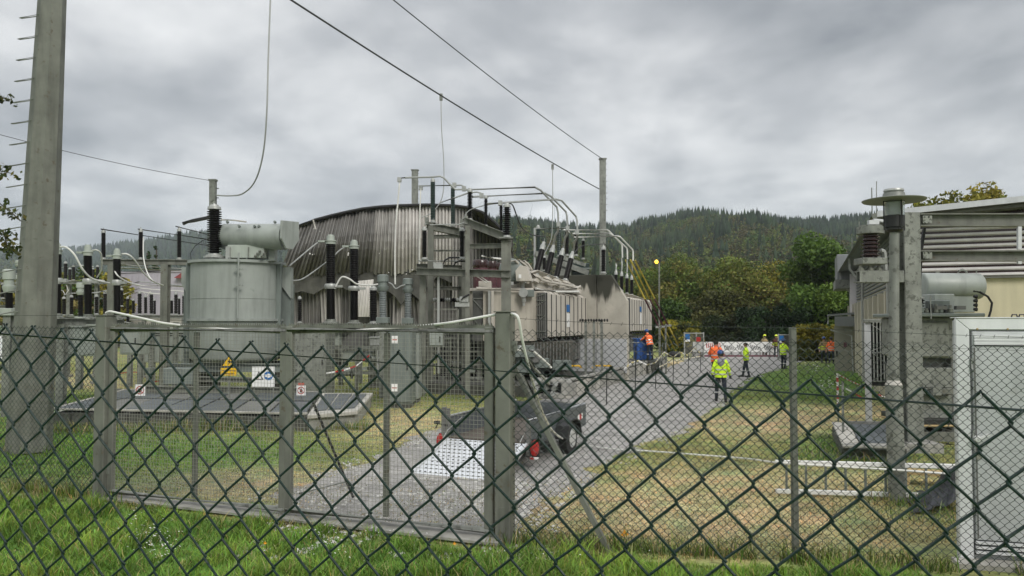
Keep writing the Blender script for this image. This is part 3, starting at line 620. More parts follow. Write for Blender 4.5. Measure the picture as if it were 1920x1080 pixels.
def sagl(p0, p1, sag, n=24):
    p0, p1 = Vector(p0), Vector(p1); return [p0.lerp(p1, k/n)-Vector((0,0,sag*4*(k/n)*(1-k/n))) for k in range(n+1)]
e1 = P(1123, 354, 44); s1 = P(560, -12, 20); s1 = s1+(s1-e1)*.5
wire('overhead_wire', sagl(s1, e1, .35), .028, 'wire_dark', 'overhead line, lower and thicker, ending at the slim right pole')
e2 = P(1131, 299, 44); s2 = P(745, -8, 24); s2 = s2+(s2-e2)*.4
wire('overhead_wire', sagl(s2, e2, .3), .020, 'wire_dark', 'overhead line, upper and thinner, ending on the tip of the right pole')
wire('overhead_wire', sagl(P(-60, 236, 22), P(397, 339, 27), .12), .010, 'wire_dark', 'thin overhead wire from the left edge to the short pole')
wire('hanging_conductor', [P(x,y,z) for x,y,z in [(509,-60,24),(507,1,24),(503,110,24),(500,215,24),(493,290,24.4),(478,340,25),(455,363,26),(430,367,26.5),(406,366,26.8)]], .026, 'cable_grey', 'thick conductor hanging from above and curving to the short pole', 'cable', 6, dense=6)
wire('drop_wire', [P(x,y,30) for x,y in [(827,182),(828,240),(832,300),(832,350),(826,378),(808,400),(790,408)]], .020, 'cable_grey', 'drop wire from the overhead line down to the gantry', 'cable', 5, dense=5)
wire('drop_wire', [P(x,y,31) for x,y in [(1036,313),(1036.5,380),(1035.5,425),(1033,450),(1021,476)]], .018, 'cable_grey', 'drop wire left of the right pole down to the tilted bushings', 'cable', 5, dense=5)
for (px, py, Y, lb) in ((827,182,29.6,'clamp on the overhead line where the left drop wire starts'), (1036,313,37.5,'clamp on the overhead line where the right drop wire starts')):
    b = MB(); b.cbox(P(px, py, Y), .12, .12, .26); tag(b.build('wire_clamp', 'galv'), lb, 'clamp')
# ============================================================ wire mesh fences
def strand(o0, ex, ez, nr, i, rows, hw, hh, rb, parity_top=0):
    """one zigzag wire of a chain-link mesh between column i and i+1"""
    pts = []
    for k in range(rows+1):
        side = (i+k) % 2; x = (i+side)*hw; inn = (1 if side == 0 else -1); z = -k*hh
        # wraps round its neighbour at the node: small vertical run and a swap from front to back
        s = nr*(rb*(1 if side == 0 else -1))
        c = o0+ex*(x-inn*rb*.7)+ez*z
        if k == 0: pts += [c+ez*(hh*.03)+s, c+ex*inn*hw*.10-ez*hh*.06+s]
        else: pts += [c+ez*rb*1.9+ex*inn*rb*1.3-s*0+nr*rb*(.9 if side else -.9), c-ex*inn*rb*.15+nr*0, c-ez*rb*1.9+ex*inn*rb*1.3+nr*rb*(-.9 if side else .9)]
    return pts
def chain(t, name, A, B, ztA, ztB, hgt, dw, dh, r, m, seg=4, single=False, upto=None):
    A3 = Vector((A[0], A[1], ztA)); B3 = Vector((B[0], B[1], ztB)); ex = (B3-A3).normalized(); nr = Vector((ex.y, -ex.x, 0)).normalized(); ez = ex.cross(nr).normalized()
    if ez.z < 0: ez = -ez
    n = int((B3-A3).length/(dw/2)); rows = int(hgt/(dh/2)); b = MB()
    rs = random.Random(3)
    for i in range(n):
        if single: b = MB()
        pts = strand(A3, ex, ez, nr, i, rows, dw/2, dh/2, r)
        if single: pts = [p+ex*rs.gauss(0,.0007)+ez*rs.gauss(0,.0007) for p in pts]
        b.tube(pts, r, seg, cap=single)
        if single: b.build(name, m, t, True)
    if not single: b.build(name, m, t, kind='stuff', smooth=seg > 3)
    return ex, ez, nr
# near fence right in front of the lens
fa = P(217, 623, 1.44); fb = P(1655, 722, 1.06); dd = (fb-fa); A = fa-dd*.26; B = fb+dd*.27
nf = thing('green_chain_link_fence', (A.x, A.y, A.z-1.3), 'dark green plastic coated chain link fence with big diamonds right in front', 'fence')
ex, ez, nr = chain(nf, 'mesh_wire', A, B, A.z, B.z, .62, .0733*1.0, .080, .0023, 'pvc_green', 6, single=True)
b = MB(); b.tube([A-ez*.0195-nr*.004, B-ez*.0215-nr*.004], .0022, 7); b.build('line_wire', 'pvc_green', nf, True)
# inner fence: left of the gate and right of the gate
mf = thing('chain_link_fence', GL, 'fine chain link fence stretch left of the gate, in front of the step pole', 'fence')
chain(mf, 'mesh', GL, GA-dg*.05, 2.46, 2.44, 2.4, .088, .088, .0034, 'mesh_dark', 3)
b = MB()
for z in (2.42, 1.3, .15): b.tube([GL+Vector((0,-.01,z)), GA+Vector((0,-.01,z))], .0022, 4)
b.tube([GL+Vector((0,-.01,2.62)), GA+Vector((0,-.01,2.6))], .003, 4)
b.build('line_wire', 'mesh_dark', mf)
rf = thing('chain_link_fence', GR, 'fine chain link fence stretch right of the gate with barbed wire on top', 'fence')
chain(rf, 'mesh', GB+dR*.06, GR, 2.43, 2.22, 2.45, .088, .088, .0034, 'mesh_dark', 3)
b = MB()
for z0, z1 in ((2.39, 2.18), (1.25, 1.2), (.12, .12)): b.tube([GB+Vector((0,-.008,z0)), GR+Vector((0,-.008,z1))], .0022, 4)
b.build('line_wire', 'mesh_dark', rf)
b = MB(); q = sagl(GB+Vector((0,0,2.56)), GC+Vector((0,0,2.45)), .03, 10)+sagl(GC+Vector((0,0,2.45)), GR+Vector((0,0,2.33)), .02, 10)[1:]; b.tube(q, .0032, 4)
for k in range(52):
    u = k/52*(len(q)-1); i = int(u); p = q[i].lerp(q[min(i+1,len(q)-1)], u-i)
    b.tube([p+Vector((-.012,0,-.018)), p+Vector((.012,0,.018))], .0018, 3); b.tube([p+Vector((.008,.012,.016)), p+Vector((-.008,-.012,-.016))], .0018, 3)
b.build('barbed_wire', 'mesh_dark', rf)
p = GC+Vector((0,.05,0)); b = MB(); b.cbox((p.x,p.y,-.05), .065, .065, 2.50, True); b.build('post', 'steel', rf, bev=.008)
p = G(1145,1035)+Vector((0,.03,-.03)); b = MB(); b.beam(p, GB+Vector((.10,.08,2.0)), .055, .055); b.build('brace', 'steel', rf)
# ============================================================ gate
def gpost(p, h, label, wd):
    t = thing('gate_post', p+Vector((0,0,-.04)), label, 'post'); b = MB(Matrix.Translation(p) @ Matrix.Rotation(math.atan2(dg.y, dg.x), 4, 'Z'))
    b.box(-wd/2, wd/2, -wd/2, wd/2, -.04, h); b.build('post', 'steel', t, bev=.012)
    b = MB(b.M); b.box(-wd/2-.012, wd/2+.012, -wd/2-.012, wd/2+.012, h+.001, h+.012); b.build('cap', 'steel', t)
    Mh = b.M
    for z in (.35, h-.45): b = MB(Mh); b.box(wd/2+.001, wd/2+.05, -.04, .03, z, z+.12); b.build('hinge', 'galv', t)
    b = MB(Mh); b.box(-.035, .035, -wd/2-.008, -wd/2-.001, .12, .4); b.build('access_plate', 'steel', t); return t
gpost(GA, 2.60, 'grey green square gate post on the left', .20); gpost(GB, 2.62, 'grey green square gate post on the right, in the centre of the picture', .185)
def leaf(u0, u1, label, bars, right):
    L_ = (GB-GA).length; base = GA+dg*u0; t = thing('gate_leaf', base, label, 'gate')
    Mx = Matrix.Translation(GA) @ Matrix.Rotation(math.atan2(dg.y, dg.x), 4, 'Z'); zt_, zb_ = 2.40, .10
    b = MB(Mx); b.tube([(u0,0,zt_),(u1,0,zt_)], .042, 10); b.build('top_rail', 'galv', t, True)
    b = MB(Mx); b.tube([(u0,0,zb_),(u1,0,zb_)], .042, 10); b.build('bottom_rail', 'galv', t, True)
    for u in ((u0+.03, u1-.06) if right else (u0+.03, u1-.04)): b = MB(Mx); wd = .05 if u != u1-.06 else .06; b.box(u-wd, u+wd*.9, -.035, .035, .06, 2.45); b.build('stile', 'steel', t, bev=.008)
    for u in bars: b = MB(Mx); b.box(u-.03, u+.03, .0, .05, zb_+.03, zt_-.03); b.build('mid_bar', 'steel', t)
    b = MB(Mx); u = u0+.06
    while u < u1-.05: b.box(u-.0016, u+.0016, -.0125, -.009, zb_, zt_+.02); u += .05
    z = zb_+.06
    while z < zt_: b.box(u0+.03, u1-.03, -.0085, -.004, z-.0016, z+.0016); z += .05
    b.build('wire_mesh', 'mesh_galv', t, kind='stuff')
    b = MB(Mx); b.box(u0, u1, -.02, -.014, zt_+.035, zt_+.062); u = u0+.01
    while u < u1-.03: b.add([(u,-.020,zt_+.062),(u+.034,-.020,zt_+.062),(u+.017,-.020,zt_+.10),(u,-.015,zt_+.062),(u+.034,-.015,zt_+.062),(u+.017,-.015,zt_+.10)], [(0,1,2),(5,4,3),(0,3,4,1),(1,4,5,2),(2,5,3,0)]); u += .036
    b.build('spike_strip', 'steel', t)
    return t, Mx
LG = (GB-GA).length
def uat(px): p = W(px, 800, GA, GB); return (p-GA).dot(dg)
um = uat(538); leaf(.12, um-.01, 'left leaf of the mesh gate with spiked top', [uat(364)], False)
lf, Mx = leaf(um+.01, LG-.13, 'right leaf of the mesh gate with spiked top', [uat(723)], True)
p0 = G(585, 758, .45); p1 = G(655, 938)
b = MB(); q0 = W(585,755,GA,GB)+Vector((0,.05,0)); q1 = G(655,940)
b.tube([q0, q1+Vector((0,.25,0))], .018, 6); tag(b.build('gate_stay', 'wire_dark'), 'dark stay bar leaning behind the right gate leaf', 'bar')
b = MB(); b.tube([G(556,938)+Vector((0,.15,.06)), G(648,910)+Vector((0,.15,.03))], .016, 6); tag(b.build('ground_bolt', 'galv'), 'thin grey bar lying on the ground behind the gate', 'bar')
# white cable draped along gate, over the posts and the lawn
def wp(px, py, off=0.0): return W(px, py, GA, GB)+ng*off
wire('white_cable', [wp(196,587,-.02), wp(206,584,.0), wp(225,587,.03), wp(262,594,.08), wp(300,601,.14), wp(330,606,.2), P(362,612,10.3), P(420,617,10.2), P(480,620.5,10.0), P(540,622,9.9), P(600,622,9.7), P(660,620,9.5), P(720,616,9.3), P(790,611,9.1), wp(845,606,.13), wp(880,600,.1), wp(915,593,.06), wp(938,589,.04), wp(955,588,.02),
    P(966,590,8.35), P(973,600,8.3), P(980,640,8.4), P(992,690,8.6), P(1003,730,9.0), P(1016,770,9.6), P(1028,795,10.2), P(1040,812,11.0), G(1062,826,.08), G(1090,834,.03), G(1150,842,.02), G(1220,846,.02), G(1300,852,.03), G(1400,860,.05), P(1460,868,10.7), P(1540,873,10.7), P(1640,879,10.6), P(1720,884,10.4), G(1800,891,.35), G(1860,899,.25), G(1960,915,.1)], .016, 'cable_white', 'long white cable draped over gate, hanging down past the trailer and across the lawn', 'cable', 7, dense=5)
wire('white_cable', [G(x,y,.04) for x,y in [(-60,768),(0,772),(50,776),(95,774),(130,767),(170,757),(215,750)]], .016, 'cable_white', 'white cable on the grass behind the left fence', 'cable', 6, dense=5)
wire('lashing_strap', [P(x,y,z) for x,y,z in [(968,656,12),(1000,658,12.2),(1030,684,12.5),(1034,690,12.5)]], .02, 'cable_white', 'short pale rod with yellow tip slanting right of the centre post', 'rod', 5)
# ============================================================ insulators and electrical gear
def sheds(n, r, rc, endm=.03):
    pr = [(0, rc*1.05), (endm, rc*1.05)]
    for k in range(n):
        a = endm+(1-2*endm)*k/n; d = (1-2*endm)/n; pr += [(a+d*.15, rc), (a+d*.45, r), (a+d*.62, r), (a+d*.8, rc)]
    return pr+[(1-endm, rc*1.05), (1, rc*1.05)]
def insul(p0, p1, r, label, m='porcelain', ns=14, rc=.55, cap=None, group='post insulators', nm='post_insulator', n=9, parent=None, capm='cap_metal', topx=0):
    """ribbed column from p0 to p1 with metal fittings at both ends"""
    p0, p1 = Vector(p0), Vector(p1); d = p1-p0; L_ = d.length; u = d/L_; cp = cap if cap else min(.12*L_, r*1.6); bs = min(.07*L_, r*1.2)
    if parent is None: t = thing(nm, p0, label, 'insulator', group)
    else:
        t = bpy.data.objects.new('bushing', None); C.objects.link(t); t.parent = parent; t.location = p0-wloc(parent)
    b = MB(); b.lathe(p0+u*bs, p1-u*cp, sheds(ns, r, r*rc), n); b.build('porcelain', m, t, True)
    b = MB(); b.lathe(p0, p0+u*bs, [(0, r*1.25), (.35, r*1.25), (.4, r*.9), (1, r*.85)], n); b.build('base_fitting', capm, t, True)
    b = MB(); b.lathe(p1-u*cp, p1, [(0, r*.95), (.55, r*.9), (.7, r*.62), (1, r*.55)], n)
    if topx: b.tube([p1, p1+u*topx], r*.18, 5)
    b.build('top_fitting', capm, t, True); return t
def vins(px, yb, yt, w, Y, label, **k): return insul(P(px, yb, Y), P(px, yt, Y), S(w, Y)/2, label, **k)
def cabinet(nm, x0, x1, yt, Y, label, m='tank_green', dep=.9, cat='cabinet', z0=-.03, door=True, vents=0, yb=None, roof=True, plinth=True, panel='tank_green', sticker=False):
    a = P(x0, 605, Y); c = P(x1, 605, Y); zt_ = P(x0, yt, Y).z; z0 = P(x0, yb, Y).z if yb else z0
    t = thing(nm, ((a.x+c.x)/2, Y, z0), label, cat); zz = z0+(.12 if plinth else 0)
    b = MB(); b.box(a.x, c.x, Y, Y+dep, zz, zt_); b.build('housing', m, t, bev=.015)
    if plinth: b = MB(); b.box(a.x+.03, c.x-.03, Y+.03, Y+dep-.03, z0, zz-.002); b.build('plinth', 'concrete_dark', t)
    if roof: b = MB(); b.box(a.x-.04, c.x+.04, Y-.05, Y+dep+.04, zt_+.002, zt_+.05); b.build('roof', m, t)
    w_ = c.x-a.x
    if door:
        k = 2 if w_ > 1.1 else 1
        for i in range(k):
            xa = a.x+w_*i/k+.03; xb = a.x+w_*(i+1)/k-.03; b = MB(); b.box(xa, xb, Y-.03, Y-.002, zz+.06, zt_-.06); d = b.build('door', panel, t, bev=.006)
            b = MB(); hx = xb-.09 if i == 0 else xa+.07; zm = (zz+zt_)/2; b.box(hx-.015, hx+.015, Y-.06, Y-.031, zm-.09, zm+.09); b.build('handle', 'black', d)
            if sticker:
                for zz_ in (.86, .22):
                    b = MB(); zc = zz+(zt_-zz)*zz_; b.box(xa+.08, xa+.26, Y-.034, Y-.031, zc-.11, zc+.11); b.build('sticker', 'white', d)
                    b = MB(); b.box(xa+.10, xa+.24, Y-.037, Y-.0345, zc-.02, zc+.01); b.build('sticker_line', 'red_dull', d)
    for i in range(vents):
        zc = zt_-.2-i*.09; b = MB(); b.box(a.x+.1, c.x-.1, Y-.045, Y-.031, zc, zc+.035); b.build('louver', 'black_hole', t)
    return t
def beamthing(nm, pts_legs, p0, p1, h, label, m='steel', leg=.22, cat='frame'):
    p0, p1 = Vector(p0), Vector(p1); t = thing(nm, (pts_legs[0].x, pts_legs[0].y, -.03), label, cat)
    b = MB(); b.ibeam(p0, p1, h*.8, h, .03); b.build('beam', m, t)
    for q in pts_legs: b = MB(); b.ibeam(Vector((q.x, q.y, -.03)), Vector((q.x, q.y, q.z)), leg, leg, .03); b.build('column', m, t); b = MB(); b.cbox((q.x,q.y,-.05), leg*2, leg*2, .14, True); b.build('footing', 'concrete', t)
    return t
def tubes(label, runs, Y, r=.022, m='cable_grey', nm='busbar', group=None, cat='pipe'):
    pts = [P(q[0], q[1], q[2] if len(q) > 2 else Y) for q in runs]; b = MB(); b.tube(pts, r, 7); o = b.build(nm, m, None, True); return tag(o, label, cat, group)
# ------------------------------------------------------------ grey tank transformer at the left, Z 24
def left_tank():
    Y = 24; cy = 25.5; c = P(444.5, 605, cy); R_ = S(82, cy); zb = P(440,690,Y).z; zm = P(440,599,Y).z; zt_ = P(440,489,Y).z
    t = thing('grounding_transformer', (c.x, cy, .5), 'big grey green round tank with horizontal oil drum and one large ribbed bushing', 'transformer')
    b = MB(); b.lathe((c.x,cy,zb+.15), (c.x,cy,zm-.05), [(0,R_*.86),(.06,R_*.96),(.12,R_),(1,R_)], 32); b.build('lower_tank', 'tank_green', t, True)
    b = MB(); b.lathe((c.x,cy,zm-.049), (c.x,cy,zm+.03), [(0,R_+.10),(1,R_+.10)], 32); b.build('middle_flange', 'tank_green', t, True)
    b = MB(); b.lathe((c.x,cy,zm+.031), (c.x,cy,zt_-.03), [(0,R_),(1,R_)], 32); b.build('upper_tank', 'tank_green', t, True)
    zr = P(440,559,Y).z; b = MB(); b.lathe((c.x,cy,zr), (c.x,cy,zr+.02), [(0,R_+.012),(1,R_+.012)], 32); b.build('weld_band', 'tank_green', t, True)
    b = MB(); b.lathe((c.x,cy,zt_-.029), (c.x,cy,zt_+.06), [(0,R_+.11),(.45,R_+.11),(.46,R_+.10),(1,R_+.10)], 32); b.build('lid', 'tank_green', t, True)
    b = MB()
    for k in range(36): a = k*math.pi/18; b.lathe((c.x+math.cos(a)*(R_+.07), cy+math.sin(a)*(R_+.07), zt_+.061), (c.x+math.cos(a)*(R_+.07), cy+math.sin(a)*(R_+.07), zt_+.10), [(0,.02),(1,.02)], 6)
    b.build('lid_bolts', 'tank_dark', t, kind='stuff')
    for ang in (-12, 192):
        a = math.radians(ang); p = Vector((c.x+math.cos(a)*(R_+.06), cy+math.sin(a)*(R_+.06), 0)); b = MB(); wd = .07 if ang == -90 else .16
        b.beam((p.x,p.y,zb+.5), (p.x,p.y,zt_+.0), wd, .16); b.build('stiffener', 'tank_green' if ang == -90 else 'tank_dark', t, bev=.01)
    b = MB(); x0 = P(448,0,Y).x
    for z in (P(0,535,Y).z, P(0,505,Y).z): b.box(x0-.13, x0+.13, Y-.12, Y-.04, z-.02, z+.02)
    b.tube([(x0+.02,Y-.16,zm+.05),(x0+.02,Y-.16,zt_+.25)], .028, 6); b.build('riser_pipe', 'tank_green', t)
    # brackets / wings either side
    for (x0_, x1_, s) in ((341,357,-1),(526,546,1)):
        a = P(x0_,0,cy).x; d = P(x1_,0,cy).x; b = MB(); z1, z2 = P(0,495,Y).z, P(0,528,Y).z; zz = P(0,690,Y).z
        b.prism([(a,cy-.1,z1),(d,cy-.1,z1),(d,cy-.1,z2-.5),(a if s<0 else a,cy-.1,z2)], (0,.3,0)); b.build('bracket', 'tank_green', t)
        b = MB(); b.box(min(a,d)+.05, max(a,d)-.02, cy, cy+.4, zz-.3, z2); b.build('side_column', 'tank_dark', t)
    # conservator
    p0 = P(416,444,Y+.9); p1 = P(536,444,Y+.3); r = S(25,Y); u = (p1-p0).normalized(); L_ = (p1-p0).length
    b = MB(); b.lathe(p0, p1, [(0,r*.75),(.02,r*.93),(.045,r),(1,r)], 28); con = b.build('conservator', 'tank_green', t, True)
    v = Vector((-u.y,u.x,0)); zz = Vector((0,0,1)); o = p1+u*.002; q = lambda a, h: o+v*a+zz*h
    H1, W1 = S(30,Y), S(30,Y)
    poly = [P(529,413,Y-.2),P(561,416,Y+.55),P(561.5,450,Y+.55),P(549,468,Y+.3),P(537,466,Y+.05),P(528,447,Y-.2)]; b = MB(); b.prism(poly, u*-.07); b.build('end_plate', 'tank_green', t, bev=.01)
    b = MB()
    for px in (427,449,478,486,516,520): pp = P(px, 425 if px not in (427,516) else 417, Y+.2); b.lathe(pp, pp+Vector((0,-.07,.02)), [(0,.05),(1,.04)], 8)
    b.build('lifting_lugs', 'tank_dark', con, kind='stuff')
    for px in (438, 512): b = MB(); a = P(px,470,Y+.7); b.box(a.x-.10, a.x+.10, a.y-.15, a.y+.15, zt_+.05, a.z+.15); b.build('conservator_leg', 'tank_green', t)
    a = P(426,480,Y+.3); d = P(495,459,Y+.3); b = MB(); b.box(a.x, d.x, a.y, a.y+.7, zt_+.12, d.z); b.build('terminal_box', 'pale_green', t, bev=.012)
    b = MB(); b.box(a.x+.7, a.x+.72, a.y-.05, a.y-.002, zt_+.15, d.z-.08); 
    for k in range(5): pp = Vector((d.x-.25+.07*k, a.y-.06, zt_+.15+.08*(k%3))); b.lathe(pp, pp+Vector((0,-.06,.05)), [(0,.05),(1,.03)], 8)
    b.build('valve_cluster', 'galv', t, kind='stuff')
    b = MB(); a = P(424,485,Y+.2); b.box(a.x-.02,a.x+.11,a.y,a.y+.12,zt_+.06,P(0,461,Y).z); b.build('relay', 'cap_metal', t)
    bb = insul(P(402,483,Y+.5), P(402,384,Y+.5), S(13.5,Y), '', 'porcelain', 19, .62, cap=.16, parent=t, n=18, topx=.12)
    b = MB(); a = P(402,484,Y+.5); b.lathe(a, a+Vector((0,0,.10)), [(0,.34),(.6,.34),(.62,.27),(1,.27)], 16); b.build('turret', 'cap_metal', t, True)
    b = MB(); pts = [P(x,y,Y+.2) for x,y in [(358,486),(357,475),(365,462),(380,451),(392,447)]]; b.tube(pts, .012, 5); b.build('sensor_cable', 'black', t)
    # skid
    for yy in (cy-1.0, cy+1.0): b = MB(); b.ibeam((c.x-1.9,yy,zb-.02), (c.x+1.9,yy,zb-.02), .22, .28, .03); b.build('skid_beam', 'tank_dark', t)
    for xx in (-1.3, 1.3):
        b = MB(); b.box(c.x+xx-.25, c.x+xx+.25, cy-1.3, cy+1.3, -.03, zb-.165); b.build('foundation_block', 'concrete_dark', t)
left_tank()
# ------------------------------------------------------------ damaged corrugated shed, Z 48
ROOF = [(556,425),(590,413),(620,405),(650,398),(680,392),(715,388),(750,386),(800,384.5),(850,386),(880,390),(905,399),(930,420),(952,444)]
def yroof(px): return float(np.interp(px, [p[0] for p in ROOF], [p[1] for p in ROOF]))
def corr(name, t, x0, x1, ytop, ybot, Y0, Y1, m, per=5.5, amp=.10, bulge=0.0, lean=0.0, label=None, nv=8):
    """trapezoidal corrugated sheet between pixel columns; ytop/ybot functions of px; lean = bottom shift in px"""
    k = max(2, round((x1-x0)/per)); us = []; lf = lean if callable(lean) else (lambda q: lean)
    for i in range(k): us += [(i+.02, 0), (i+.36, 0), (i+.50, 1), (i+.86, 1)]
    us.append((k, 0)); V = []
    for u, s in us:
        f = u/k; px = x0+(x1-x0)*f; Y = Y0+(Y1-Y0)*f
        for j in range(nv+1):
            g = j/nv; py = ytop(px)+(ybot(px)-ytop(px))*g; bz = bulge*math.sin(math.pi*g)
            V.append(P(px+lf(px)*g, py, Y+s*amp-bz+.10*math.sin(px*.21+g*5)*abs(bulge)))
    n = nv+1; f_ = [(i*n+j, i*n+j+1, (i+1)*n+j+1, (i+1)*n+j) for i in range(len(us)-1) for j in range(nv)]
    b = MB(); b.add(V, f_); o = b.build(name, m, t, label=label); sm = o.modifiers.new('thickness', 'SOLIDIFY'); sm.thickness = .02; return o
def shed():
    Y = 48; g = P(730, 605, Y); t = thing('corrugated_shed', (g.x, Y, -.03), 'wrecked shed of bent grey corrugated metal with bulging front and bowed roof edge', 'building')
    jag = lambda base, a, s: (lambda px: base(px)+a*math.sin(px*s)+a*.6*math.sin(px*s*2.7+1))
    low = lambda px: float(np.interp(px, [540,600,660,700,740,790,830], [545,520,512,512,516,505,503]))
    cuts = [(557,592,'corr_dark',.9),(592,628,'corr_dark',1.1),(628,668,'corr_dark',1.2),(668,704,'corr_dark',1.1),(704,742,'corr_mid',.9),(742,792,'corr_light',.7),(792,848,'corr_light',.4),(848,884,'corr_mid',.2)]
    for i, (a, c, m, bl) in enumerate(cuts):
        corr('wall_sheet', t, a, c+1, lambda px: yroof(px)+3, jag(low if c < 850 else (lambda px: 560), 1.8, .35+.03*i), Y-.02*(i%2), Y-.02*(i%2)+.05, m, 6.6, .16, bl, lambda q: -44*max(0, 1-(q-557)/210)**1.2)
    def low2(px): return 622
    cuts2 = [(536,566,'corr_dark',548),(566,600,'corr_dark',545),(600,640,'corr_mid',535),(640,668,'corr_dark',530),(704,726,'corr_mid',540),(730,742,'corr_dark',555),(738,768,'corr_mid',548),(766,790,'corr_dark',560),(800,862,'corr_dark',520)]
    for i, (a, c, m, yt_) in enumerate(cuts2):
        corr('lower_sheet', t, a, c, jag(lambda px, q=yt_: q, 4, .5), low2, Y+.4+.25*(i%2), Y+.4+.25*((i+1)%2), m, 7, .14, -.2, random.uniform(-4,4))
    corr('loose_sheet', t, 669, 700, lambda px: 527-.1*(px-669), lambda px: 594, Y-1.4, Y-1.2, 'corr_white', 5.2, .10, .1, -7, label='pale loose sheet of corrugated metal')
    corr('side_sheet', t, 884, 962, lambda px: yroof(px)+3, lambda px: 560, Y+.2, Y+9, 'corr_dark', 6.5, .25, 0, 0)  # darker sheet colour stands in for the shading of the oblique side wall
    # back of the shed: dark inside, framed
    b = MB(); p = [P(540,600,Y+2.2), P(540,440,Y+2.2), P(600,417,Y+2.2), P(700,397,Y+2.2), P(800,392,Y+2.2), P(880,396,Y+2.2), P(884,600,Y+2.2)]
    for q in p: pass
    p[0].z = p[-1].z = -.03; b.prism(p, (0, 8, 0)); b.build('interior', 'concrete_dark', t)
    b = MB(); up = [P(px,495,Y+.12) for px in (538,600,700,800,862)]; dn = [P(px,py,Y+.12) for px,py in ((862,522),(845,530),(820,518),(800,540),(786,562),(770,548),(752,572),(741,556),(728,546),(712,552),(700,540),(672,536),(650,544),(630,531),(606,541),(588,552),(566,546),(538,552))]; b.prism(up+dn, (0,.22,0)); b.build('shade_sheet', 'concrete_dark', t)  # added dark jagged sheet painting the shade in the gap above the lower sheets
    b = MB(); b.tube([P(x,y-1,Y-.25) for x,y in ROOF], .085, 6); b.build('roof_edge', 'black', t)
    rr = [P(x,y,Y-.2) for x,y in ROOF]; V = []; 
    for q in rr: V += [q+Vector((0,0,.02)), q+Vector((.4,10,-.15))]
    b = MB(); b.add(V, [(2*i,2*i+1,2*i+3,2*i+2) for i in range(len(rr)-1)]); o = b.build('roof_sheet', 'corr_dark', t); o.modifiers.new('thickness','SOLIDIFY').thickness = .06
    for pts, lb in (([(343,419),(360,414),(392,407.5),(398,412)], 0), ([(415,412),(440,413),(462,416)], 1), ([(592,430),(587,412)], 2)):
        b = MB(); q = [P(x,y,Y-3) for x,y in pts]; b.tube(q, .12 if lb == 0 else .05, 5); b.build('torn_flashing', 'black' if lb == 0 else 'corr_light', t)
    # bright dents, torn holes along the sheets
    for k in range(15):
        px = random.uniform(575, 800); py = random.choice([yroof(px)+random.uniform(6,30), low(px)+random.uniform(-12,8), random.uniform(470,480)]); q = P(px, py, Y-1.35); s = random.uniform(.02,.06)
        b = MB(); b.add([q+Vector((-s,0,-s*.4)), q+Vector((s*.6,0,-s)), q+Vector((s,0,s*.5)), q+Vector((-s*.2,.05,s))], [(0,1,2,3)]); o = b.build('torn_shred', 'corr_white', t); o.modifiers.new('thickness','SOLIDIFY').thickness = .012
shed()
# ------------------------------------------------------------ two stage black breaker poles
def breaker(px, yt, yj, yb, w, Y, label, group, terminal=None):
    p0 = P(px, yb, Y); pj = P(px, yj, Y); p1 = P(px, yt, Y); r = S(w, Y)/2; t = thing('breaker_pole', p0, label, 'insulator', group)
    c = .22 if Y > 20 else .2
    b = MB(); b.lathe(p0+Vector((0,0,.16)), pj-Vector((0,0,.09)), sheds(26, r*.95, r*.80), 12); b.build('lower_porcelain', 'porcelain', t, True)
    b = MB(); b.lathe(pj+Vector((0,0,.09)), p1-Vector((0,0,.34)), sheds(20, r*1.05, r*.88), 12); b.build('upper_porcelain', 'porcelain', t, True)
    b = MB(); b.lathe(pj-Vector((0,0,.089)), pj+Vector((0,0,.089)), [(0,r*1.15),(.3,r*1.3),(.7,r*1.3),(1,r*1.15)], 12); b.cbox(pj+Vector((r*1.7,-.02,0)), r*1.6, .12, .08); b.build('joint_ring', 'cap_metal', t, True)
    b = MB(); b.lathe(p1-Vector((0,0,.339)), p1, [(0,r*1.05),(.25,r*1.1),(.3,r*1.25),(.38,r*1.25),(.42,r*.85),(.86,r*.8),(.88,r*.6),(1,r*.55)], 12); b.cbox(p1+Vector((-r*1.8,-.02,-.24)), r*1.5, .12, .06); b.build('head', 'pale_green', t, True)
    b = MB(); b.lathe(p0-Vector((0,0,.0)), p0+Vector((0,0,.159)), [(0,r*1.7),(.3,r*1.7),(.5,r*1.1),(1,r*1.05)], 12); b.build('foot', 'galv', t, True)
    return t
GP = 'two stage black breaker poles on the beams'
breaker(620, 440, 537, 607, 18, 26, 'left of the two black breaker poles in front of the shed', GP)
breaker(664, 450, 541, 608, 17, 27.4, 'right of the two black breaker poles in front of the shed', GP)
vins(700, 607, 536, 15, 29, 'short thick black insulator beside the pale loose sheet', ns=16, rc=.85, group=None)
vins(562, 606, 555, 8, 30, 'small black insulator low against the shed, right of the grey tank', ns=10, rc=.8, group=None)
beamthing('breaker_stand', [P(607,617,26.3), P(697,617,29)], P(600,614,26), P(712,614,29.2), .28, 'galvanised frame carrying the black breaker poles before the shed', 'galv')
breaker(107, 455, 527, 598, 16, 21.5, 'black breaker pole touching the right side of the step pole', GP)
breaker(165, 459, 528, 599, 15, 22.6, 'black breaker pole between the step pole and the gate post', GP)
breaker(219.5, 466, 530, 600, 14, 23.7, 'black breaker pole partly hidden behind the beam column', GP)
beamthing('breaker_stand', [P(117,607,21.7), P(208,607,23.5)], P(92,605,21.4), P(232,605,23.9), .28, 'galvanised frame under the left breaker poles', 'galv')
for (x0,x1,yt_,Y,lb) in ((96,140,614,22,'pale green drive cabinet under the leftmost breaker pole'), (152,190,611,22.6,'pale green drive cabinet right of the first one')):
    cabinet('drive_cabinet', x0, x1, yt_, Y, lb, 'pale_green', .7, yb=668, plinth=False)
